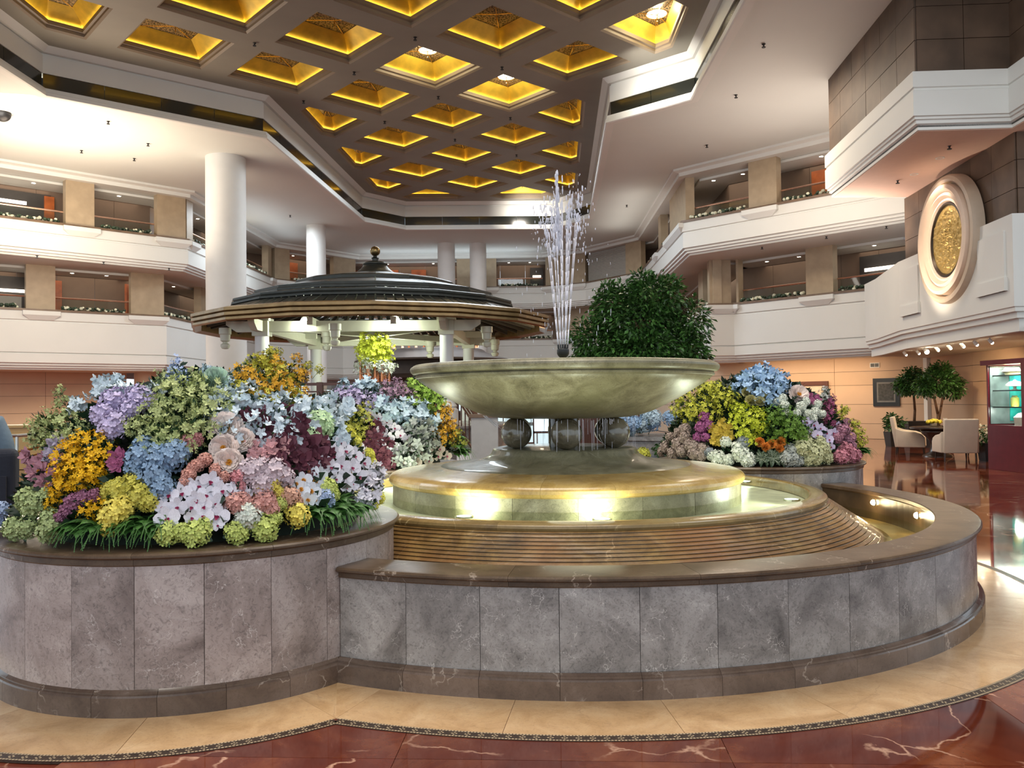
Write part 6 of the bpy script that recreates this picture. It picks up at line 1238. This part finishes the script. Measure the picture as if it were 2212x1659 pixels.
def sph(rg, low=-.35):
    while True:
        v = Vector((rg.gauss(0, 1), rg.gauss(0, 1), rg.gauss(0, 1))).normalized()
        if v.z > low: return v
def fib(n, k):
    z = 1 - 2 * (k + .5) / n; r = sqrt(1 - z * z); a = 2.39996 * k; return Vector((r * cos(a), r * sin(a), z))
def m_hyd(rg):
    mb = MB(); n = 96
    for k in range(n):
        v = fib(n, k)
        if v.z < -.5: continue
        v2 = (v + Vector((rg.gauss(0, .26), rg.gauss(0, .26), rg.gauss(0, .26)))).normalized(); floret(mb, v * rg.uniform(.78, 1.02), v2, .235, 4, rg, .32, .46, rt=.5)
    mb.ball((0, 0, 0), .66, 8, 6); return mb
def m_stock(rg):
    mb = MB(); n = 110
    for k in range(n):
        v = fib(n, k)
        if v.z < -.7: continue
        lump = 1 + .22 * mnoise.noise(v * 2.6 + Vector((rg.random() * .1, 4, 1))); v2 = (v + Vector((rg.gauss(0, .3), rg.gauss(0, .3), rg.gauss(0, .3)))).normalized(); floret(mb, Vector((v.x * .8, v.y * .8, v.z * 1.05)) * lump * rg.uniform(.85, 1.02), v2, .19, 5, rg, .5, .42, rt=.45)
    mb.ball((0, 0, 0), .66, 8, 6); return mb
def m_spray(rg, n=62, sx=1.0, sz=1.0, pr=.235, rt=0):
    mb = MB()
    for k in range(n):
        v = sph(rg, -.55); q = rg.uniform(.45, 1.18); c = Vector((v.x * q * sx, v.y * q * sx, v.z * q * sz)); d = (v + Vector((rg.gauss(0, .45), rg.gauss(0, .45), rg.gauss(0, .45)))).normalized(); floret(mb, c, d, pr * rg.uniform(.75, 1.2), 5, rg, .35, .30 if not rt else .36, rt=rt)
    return mb
def m_twigs(rg, n=16, sx=1.0, sz=1.0):
    mb = MB()
    for k in range(n): v = sph(rg, -.2); mb.tube((0, 0, -.7), (v.x * sx, v.y * sx, v.z * sz), .022, .012, 4)
    for k in range(16):
        v = sph(rg, -.5); q = rg.uniform(.3, .9); a, b, d = basis(v); c = Vector((v.x * q * sx, v.y * q * sx, v.z * q * sz)); petal(mb, c, (d + a * rg.uniform(-.6, .6)).normalized(), b, .42, .10, .1, 2, .1)
    return mb
def m_star(rg):
    mb = MB(); Z = Vector((0, 0, 1))
    for ring_, (n, L, cup, z0) in enumerate(((5, .98, .12, -.05), (4, .80, .45, .02), (3, .50, 1.0, .05))):
        for k in range(n):
            t_ = 2 * pi * k / n + ring_ * .6 + rg.uniform(-.15, .15); petal(mb, Vector((0, 0, z0)), Vector((cos(t_), sin(t_), .12)).normalized(), Z, L * rg.uniform(.85, 1.1), L * .36, cup * rg.uniform(.7, 1.3), 4, .08)
    for q in range(5):
        t_ = rg.random() * 6.28; c = Vector((.62 * cos(t_), .62 * sin(t_), rg.uniform(-.3, .15)))
        for k in range(5): t2 = 2 * pi * k / 5 + q; petal(mb, c, Vector((cos(t2), sin(t2), .3)).normalized(), Z, .45, .17, .5, 3, .08)
    return mb
def m_peony(rg):
    mb = MB(); Z = Vector((0, 0, 1))
    for ring_, (n, L, cup, z0, w) in enumerate(((8, 1.0, .15, -.2, .36), (8, .92, .38, -.15, .34), (9, .82, .62, -.1, .27), (9, .70, .88, -.06, .24), (9, .56, 1.15, -.03, .20), (8, .42, 1.5, 0, .15))):
        for k in range(n): t_ = 2 * pi * k / n + ring_ * .43 + rg.uniform(-.1, .1); petal(mb, Vector((cos(t_), sin(t_), 0)) * .10 + Vector((0, 0, z0)), Vector((cos(t_), sin(t_), .1)).normalized(), Z, L, w, cup * rg.uniform(.85, 1.15), 4, .75, .7)
    return mb
def m_rose(rg):
    mb = MB(); Z = Vector((0, 0, 1))
    for ring_, (n, L, cup, z0, w) in enumerate(((6, .92, .5, -.3, .42), (6, .75, 1.0, -.25, .38), (5, .58, 1.7, -.2, .32), (5, .42, 2.6, -.15, .26), (4, .28, 4.0, -.1, .2), (3, .15, 7, -.05, .14))):
        for k in range(n): t_ = 2 * pi * k / n + ring_ * .5; petal(mb, Vector((cos(t_), sin(t_), 0)) * .05 + Vector((0, 0, z0)), Vector((cos(t_), sin(t_), .1)).normalized(), Z, L, w, cup, 4, .8, .7)
    return mb
def m_orchid(rg):
    mb = MB(); Z = Vector((0, 0, 1))
    for t_, L, w in ((0.12, .95, .52), (pi - .12, .95, .52), (pi / 2, .92, .34), (-pi / 2 + .75, .86, .30), (-pi / 2 - .75, .86, .30)):
        petal(mb, Vector((0, 0, .04 if w > .4 else 0)), Vector((cos(t_), sin(t_), .05)), Z, L, w, .10, 5, .45, .6)
    return mb
def m_lip(rg):
    mb = MB(); Z = Vector((0, 0, 1)); mb.ball((0, -.02, .10), .09, 8, 6)
    for t_, L, w in ((-pi / 2, .34, .12), (-pi / 2 + 1.1, .22, .10), (-pi / 2 - 1.1, .22, .10)): petal(mb, Vector((0, 0, .08)), Vector((cos(t_), sin(t_), .5)).normalized(), Z, L, w, .3, 3, .3)
    return mb
def m_frond(rg, n=30):
    """one arching fern frond along +X with pinnae on both sides"""
    mb = MB(); Z = Vector((0, 0, 1)); P = []
    for k in range(n + 1): t_ = k / n; P.append(Vector((1.7 * t_, .12 * sin(2.4 * t_), .55 * sin(pi * .8 * t_) - .62 * t_ * t_)))
    for k in range(n): mb.tube(P[k], P[k + 1], .014 * (1.1 - k / n), .014 * (1.05 - k / n), 3)
    for k in range(1, n):
        t_ = k / n; L = .50 * sin(pi * min(1, t_ * 1.25 + .12)) * (1 if t_ < .5 else (1.15 - t_ * .9)) + .03; d = (P[k + 1] - P[k - 1]).normalized() if k < n else Z
        for s_ in (-1, 1):
            side = Vector((-d.y, d.x, 0)).normalized() * s_; o = (side + d * .35 - Z * .12).normalized(); w = .040
            mb.add([P[k] - d * w, P[k] + o * L * .5 - d * w * 1.1, P[k] + o * L, P[k] + o * L * .5 + d * w, P[k] + d * w], [(0, 1, 2, 3, 4)])
    return mb
def m_leaf(rg):
    mb = MB(); petal(mb, Vector((0, 0, -.55)), Vector((1, 0, .25)).normalized(), Vector((0, 0, 1)), 1.25, .36, -.12, 5, .05); return mb
def m_stem(rg): return MB().tube((0, 0, -2.2), (0, 0, -.3), .05, .04, 5)
def m_center(rg):
    mb = MB()
    for k in range(34): v = sph(rg, .1); mb.tube((0, 0, .0), (v.x * .26, v.y * .26, .18 + v.z * .16), .02, .026, 4)
    return mb
def m_striped(rg, stripe=False):
    mb = MB(); Z = Vector((0, 0, 1))
    for ring_, (n, L, cup) in enumerate(((7, 1.0, -.12), (6, .8, .2), (4, .5, .7))):
        for k in range(n):
            t_ = 2 * pi * k / n + ring_ * .4
            if not stripe: petal(mb, Vector((0, 0, 0)), Vector((cos(t_), sin(t_), .15)).normalized(), Z, L, L * .17, cup, 4, .05)
            else:
                o = Vector((cos(t_), sin(t_), .15)).normalized(); sd = o.cross(Z).normalized()
                for s_ in (-1, 1): petal(mb, Vector((0, 0, .012)) + sd * s_ * L * .055, o, Z, L * .88, L * .028, cup, 4, .2)
    return mb
PROTO = {}
def pm(kind, col, part):
    key = (kind, col, part)
    if key not in PROTO:
        fn, mat_ = {'hyd': (m_hyd, None), 'stock': (m_stock, None), 'spray': (m_spray, None), 'star': (m_star, None), 'peony': (m_peony, None), 'rose': (m_rose, None), 'orchid': (m_orchid, None), 'spike': (lambda r: m_spray(r, 70, .42, 1.25, .2), None),
                    'lip': (m_lip, LIPM), 'frond': (m_frond, None), 'leaf': (m_leaf, FLEAF), 'stem': (m_stem, FSTEM), 'center': (m_center, STAM), 'lily': (lambda r: m_spray(r, 26, 1, 1, .42, .4), None), 'striped': (m_striped, None), 'stripe': (lambda r: m_striped(r, True), STRW), 'twigs': (m_twigs, FLEAF), 'twigspike': (lambda r: m_twigs(r, 10, .35, 1.1), FLEAF)}[kind]
        PROTO[key] = fn(random.Random(hash_(kind) + hash_(col))).mesh(part, mat_ or fmat(col), kind in ('star', 'peony', 'rose', 'orchid', 'leaf', 'stem'))
    return PROTO[key]
def hash_(s): return sum((i + 1) * ord(c) for i, c in enumerate(s))
NAMEK = {'lily': 'lily_spray', 'hyd': 'hydrangea', 'stock': 'stock_flower', 'spray': 'blossom_spray', 'star': 'magnolia_bloom', 'peony': 'peony', 'orchid': 'orchid_bloom', 'spike': 'flower_spike', 'fern': 'fern', 'striped': 'striped_rosette', 'rose': 'rose'}
def bloom(kind, col, p, r, nrm, rg, spin=None):
    k0 = 'rose' if (kind == 'peony' and col in ('orange', 'mint', 'creamy')) else kind
    n = nrm.normalized(); n = (n + Vector((rg.uniform(-.2, .2), rg.uniform(-.2, .2), rg.uniform(-.2, .2)))).normalized()
    q = n.to_track_quat('Z', 'Y') @ Matrix.Rotation(spin if spin is not None else rg.random() * 6.28, 3, 'Z').to_quaternion()
    if kind == 'orchid': q = n.to_track_quat('Z', 'Y') @ Matrix.Rotation(rg.uniform(-.5, .5), 3, 'Z').to_quaternion()
    if kind == 'spike': q = Vector((rg.uniform(-.2, .2), rg.uniform(-.2, .2), 1)).to_track_quat('Z', 'Y')
    e = bpy.data.objects.new(NAMEK[k0], None); COL.objects.link(e); e.location = p; e.rotation_mode = 'QUATERNION'; e.rotation_quaternion = q; e.scale = (r, r, r); e.empty_display_size = .1
    if kind == 'fern':
        for k in range(6): link('frond', pm('frond', col, 'frond'), e, (0, 0, 0), (rg.uniform(-.3, .3), rg.uniform(-.15, .45), rg.uniform(-.3, .3) + (k - 2.5) * .40))
        return e
    part = {'hyd': 'florets', 'stock': 'florets', 'spray': 'blossoms', 'lily': 'blossoms', 'star': 'petals', 'peony': 'petals', 'orchid': 'petals', 'spike': 'blossoms', 'striped': 'leaves', 'rose': 'petals'}[k0]
    link(part, pm(k0, col, part), e, (0, 0, 0), (0, 0, 0), (1, 1, rg.uniform(.85, 1.1)))
    if kind in ('hyd', 'peony', 'star', 'stock'):
        for k in range(2): link('leaf', pm('leaf', '', 'leaf'), e, (0, 0, -.15), (0, .3, rg.random() * 6.28))
    if kind in ('spray', 'lily'): link('twigs', pm('twigs', '', 'twigs'), e)
    if kind == 'spike': link('twigs', pm('twigspike', '', 'twigs'), e)
    if kind == 'orchid': link('lip', pm('lip', '', 'lip') if col != 'purew' else pm('center', '', 'center'), e)
    if k0 == 'peony': link('stamens', pm('center', '', 'stamens'), e, (0, 0, 0), (0, 0, 0), .95)
    if kind == 'star' and col in ('white', 'mag', 'lav'): link('stamens', pm('center', '', 'stamens'), e, (0, 0, 0), (0, 0, 0), .6)
    if kind == 'striped': link('stripes', pm('stripe', '', 'stripes'), e)
    if kind not in ('striped', 'orchid'): link('stem', pm('stem', '', 'stem'), e)
    return e
B0_, B1_, B2_ = 'near flower bed', 'rear left bed', 'rear right bed'
GL = {
 'lilac': 'lilac hydrangea head of the large clump at the upper left', 'ltgreen': 'pale green starry blossom spray filling the upper middle', 'edgegreen': 'pale green blossom spray sticking out far left', 'whiteL': 'pale blue-white blossom spray behind the lilac hydrangeas',
 'delph': 'light blue delphinium tip at the top', 'mint': 'single round mint-green peony at the top', 'mintside': 'small bluish white spray beside the mint peony', 'yellowtop': 'amber orange leafy blossom spray on the summit', 'yellowtop2': 'olive yellow leafy blossom spray on the summit', 'whitetop': 'icy white blossom spray of the upper right band',
 'whitestar': 'white lily-like bloom among the icy white sprays', 'palehyd': 'pale mint-green hydrangea right of the burgundy blooms', 'burg': 'dark burgundy hellebore bloom of the big dark clump', 'pinkstar': 'salmon pink star bloom beside the peonies',
 'peony1': 'large blush peony with orange heart, topmost of four', 'peony2': 'blush peony turned right, second of four', 'peony3': 'blush peony with deep orange heart, third of four', 'peony4': 'blush peony with orange heart, lowest of four',
 'pinkstock': 'dusty pink stock flower under the pale green sprays', 'coral': 'small coral stock flower of the slanting chain', 'rosestock': 'rose pink stock flower at the end of the coral chain', 'mauvehyd': 'pale mauve hydrangea head right of the coral chain', 'bluehyd': 'dusty blue hydrangea head of the central clump',
 'gold': 'golden orange forsythia-like spray at the left', 'magnolia': 'dusky pink magnolia bloom at the left edge', 'lavmag': 'pale lavender magnolia bloom left of the golden sprays', 'orchmag': 'magenta-pink bloom between the golden sprays and blue hydrangeas', 'yelolive': 'olive-yellow hydrangea head under the blue hydrangeas',
 'yelbright': 'bright yellow hydrangea head above the left ferns', 'mauvestock': 'purple-mauve stock flower under the golden sprays', 'grnL': 'soft green hydrangea head at the lower left', 'blueedge': 'light blue hydrangea at the very left edge', 'orch1': 'white orchid bloom with magenta lip, low front centre',
 'orch2': 'white orchid bloom with dark red lip, cascading right', 'orch3': 'pure white orchid bloom with cream heart, right of centre', 'salmon': 'salmon pink hydrangea head low in the front', 'peach': 'peach hydrangea head right of the salmon ones', 'yelsm': 'small yellow hydrangea above the salmon ones',
 'yelround': 'round yellow hydrangea left of the right-hand ferns', 'yelR': 'yellow bloom at the right behind the orchids', 'yelRR': 'yellow bloom hanging at the far right rim', 'whhyd': 'single white hydrangea low in the front centre', 'limeA': 'lime green hydrangea at the front rim under the orchids',
 'limeB': 'round lime green hydrangea at the front rim, middle', 'limeC': 'lime green hydrangea at the front rim, right', 'limeD': 'yellow-green hydrangea above the right-hand ferns', 'limeE': 'tiny lime floret cluster below the salmon hydrangeas', 'ltblR': 'light blue hydrangea above the right-hand ferns',
 'whR': 'white blossom spray at the right end', 'fernL': 'green fern clump drooping over the rim at the left', 'fernR': 'green fern clump drooping over the rim at the right',
 'b_lilac': 'lilac blossom spray at the upper left', 'b_blue': 'pale blue blossom spray across the top', 'b_mauve': 'dusty mauve blossom spray at the top', 'b_lime': 'lime green blossom spray at the upper right', 'b_olive': 'olive green blossom spray at the left', 'b_orch': 'small white orchid bloom with dark lip in the middle', 'b_grey': 'grey-white blossom spray low in the middle',
 'b_orange': 'amber blossom spray at the right', 'b_yelo': 'olive-yellow blossom spray at the far right', 'b_burg': 'burgundy bloom at the lower left', 'b_tan': 'tan-pink orchid bloom low in the front', 'b_fern': 'dark green fern clump at the right end',
 'c_blue': 'sky blue blossom spray at the very top', 'c_yelg': 'yellow-green leafy spray at the upper left', 'c_rose': 'pale yellow rose under the blue sprays', 'c_lime': 'vivid lime blossom spray in the middle', 'c_leafy': 'leafy green spray right of the lime ones', 'c_white': 'white stock flower at the upper right', 'c_peony': 'blush peony at the upper right',
 'c_mag': 'small magenta bloom at the upper right', 'c_plume': 'dusky magenta plume leaning out at the right', 'c_wplume': 'white feathery plume at the upper right', 'c_lav': 'lavender-white orchid bloom at the right', 'c_mauve': 'mauve-pink stock flower at the far right', 'c_pink': 'rose pink hydrangea head at the lower right corner', 'c_yel': 'thin yellow blossom spray at the far right',
 'c_magstock': 'magenta stock flower at the left', 'c_orch': 'yellow-brown orchid-like bloom left of the lime sprays', 'c_greyp': 'greyish peach hydrangea head at the lower left', 'c_wh1': 'small white hydrangea above the green leaves', 'c_wh2': 'white hydrangea head low at the left', 'c_wh3': 'white hydrangea head left of the striped rosettes', 'c_grey': 'blue-grey hydrangea head low in the middle',
 'c_orangerose': 'orange rose in the row under the lime sprays', 'c_strip': 'dark rosette of striped leaves hanging over the rim', 'c_cream': 'creamy green hydrangea head at the lower right', 'c_gw': 'grey-white hydrangea right of the striped rosettes', 'c_fern': 'grass-like green fern at the right end'}
ORD = ['first', 'second', 'third', 'fourth', 'fifth', 'sixth']; ORDN = ORD + ['seventh', 'eighth', 'ninth']
CATK = {'lily': 'blossom spray', 'hyd': 'hydrangea', 'stock': 'stock flower', 'spray': 'blossom spray', 'star': 'bloom', 'peony': 'peony', 'orchid': 'orchid', 'spike': 'flower spike', 'fern': 'fern', 'striped': 'foliage plant'}
rf = random.Random(17)
for bi, gk, kind, col, items in BLOOMS:
    c = PC[bi]; items = sorted(items, key=lambda t_: t_[0] / t_[1])
    place = (B0_, B1_, B2_)[bi]; base = GL[gk] + ', ' + place
    for q, (x, y, z, r) in enumerate(items):
        nrm = Vector(((x - c[0]) * 1.0, (y - c[1]) * 1.0, .25 + max(0, z - .85) * .75))
        if kind == 'orchid': nrm = Vector((nrm.x - .15 * x / y, nrm.y - .7, nrm.z * .4))
        if kind in ('peony', 'star'): nrm = Vector((nrm.x * .7 - .3 * x / y, nrm.y - .8, nrm.z * .6))
        rr_ = r * {'lily': 1.15, 'hyd': .98, 'stock': .95, 'spray': 1.12, 'star': 1.12, 'peony': 1.12, 'orchid': 1.05, 'spike': 1.2, 'fern': 1.0, 'striped': 1.15}[kind]
        if kind == 'fern':
            rr_ = r * 1.05
            d = Vector((x - c[0], y - c[1], 0)).normalized(); P = Vector((x, y, z)) - d * .07; P.z = max(z, .92) - .01
            e = bloom(kind, col, P, rr_, Vector((0, 0, 1)), rf); a = atan2(d.y, d.x); e.rotation_quaternion = Matrix.Rotation(a + rf.uniform(-.5, .5), 3, 'Z').to_quaternion()
        else:
            d = nrm.normalized(); P = Vector((x, y, z)); 
            rad = hypot(x - c[0], y - c[1])
            if P.z < .83 + rr_ * .75: P.z = .83 + rr_ * .75
            e = bloom(kind, col, P, rr_, nrm, rf)
        n = len(items)
        def fit(t_): return t_ if len(t_.split()) <= 16 else ' '.join(t_.split()[:16])
        if n == 1: tag(e, base, CATK[kind])
        elif n <= 6: tag(e, fit(base + ', ' + ORD[q] + ' from left'), CATK[kind], base)
        else:
            zs = sorted(range(n), key=lambda k_: -items[k_][2]); rk = zs.index(q); nr = 3 if n <= 12 else 4; row = rk * nr // n
            mem = sorted(k_ for k_ in range(n) if zs.index(k_) * nr // n == row)
            rn = (('top', 'middle', 'bottom') if nr == 3 else ('top', 'second', 'third', 'bottom'))[row]
            tag(e, fit(base + ', ' + rn + ' row ' + ORDN[mem.index(q)]), CATK[kind], base)
# dark leafy filling under the blooms
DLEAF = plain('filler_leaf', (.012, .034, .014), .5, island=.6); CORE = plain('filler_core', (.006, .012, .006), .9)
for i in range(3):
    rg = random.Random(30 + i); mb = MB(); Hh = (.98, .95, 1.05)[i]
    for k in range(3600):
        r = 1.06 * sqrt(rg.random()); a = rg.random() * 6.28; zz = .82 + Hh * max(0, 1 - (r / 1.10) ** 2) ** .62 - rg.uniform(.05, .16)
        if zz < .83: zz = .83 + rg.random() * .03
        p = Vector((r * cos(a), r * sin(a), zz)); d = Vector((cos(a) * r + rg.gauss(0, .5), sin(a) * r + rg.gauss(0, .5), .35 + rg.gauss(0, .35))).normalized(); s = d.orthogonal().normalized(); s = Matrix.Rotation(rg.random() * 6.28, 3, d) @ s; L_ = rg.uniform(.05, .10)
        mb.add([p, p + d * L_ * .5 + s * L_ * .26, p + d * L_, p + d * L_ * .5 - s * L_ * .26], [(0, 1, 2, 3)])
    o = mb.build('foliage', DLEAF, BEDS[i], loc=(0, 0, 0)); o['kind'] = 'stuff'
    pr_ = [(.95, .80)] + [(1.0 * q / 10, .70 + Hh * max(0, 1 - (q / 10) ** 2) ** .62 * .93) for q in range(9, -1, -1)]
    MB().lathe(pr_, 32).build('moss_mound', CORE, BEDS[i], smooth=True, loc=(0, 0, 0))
# bunch in the copper vase, far bed, shrub box
e = empty('bouquet', (-3.06, 18.6, 2.62))
for k in range(13):
    a = 2 * pi * k / 13; z = (.10, -.08, .24)[k % 3]; rr_ = .20; link('blossoms', pm('spray', 'limey', 'blossoms'), e, (.22 * cos(a), .22 * sin(a), z), (k, k * 2, k), .23)
for k in range(8):
    a = 2 * pi * k / 8 + .2; link('white_blossoms', pm('spray', 'cream', 'white_blossoms'), e, (.31 * cos(a), .31 * sin(a), -.30), (k * 2, k, k), .18)
MB().ball((0, 0, .05), .25, 12, 8).build('core', fmat('limey'), e, loc=(0, 0, 0)); tag(e, 'lime green and white ball-shaped bouquet standing in the copper tube vase', 'bouquet')
rg = random.Random(77)
for k, (x, y) in enumerate(sorted([(2.95 + rg.uniform(-.85, .4), 16.9 + rg.uniform(-.8, .1)) for k in range(16)], key=lambda t_: t_[0] / t_[1])):
    e = bloom('hyd', 'skyb' if k % 2 else 'palebl', Vector((x, y, .95 + rg.uniform(0, .30))), .15, Vector((0, -1, .6)), rg); tag(e, 'pale blue hydrangea in the far small flower bed, ' + ORDS[k] + ' from left', 'hydrangea', 'pale blue hydrangeas of the far bed')
e = bloom('hyd', 'yelg', Vector((2.35, 15.1, .55)), .13, Vector((0, -1, .6)), rg); tag(e, 'yellow-green flower clump on the low blue-grey planter box', 'hydrangea')
o = leaf_cloud(rg, 260, [(0, 0, 0, .2, .16)], .09).build('shrub', LEAF, None, loc=(2.75, 15.1, .62)); tag(o, 'small dark shrub on the low blue-grey planter box', 'shrub', None, 'stuff')
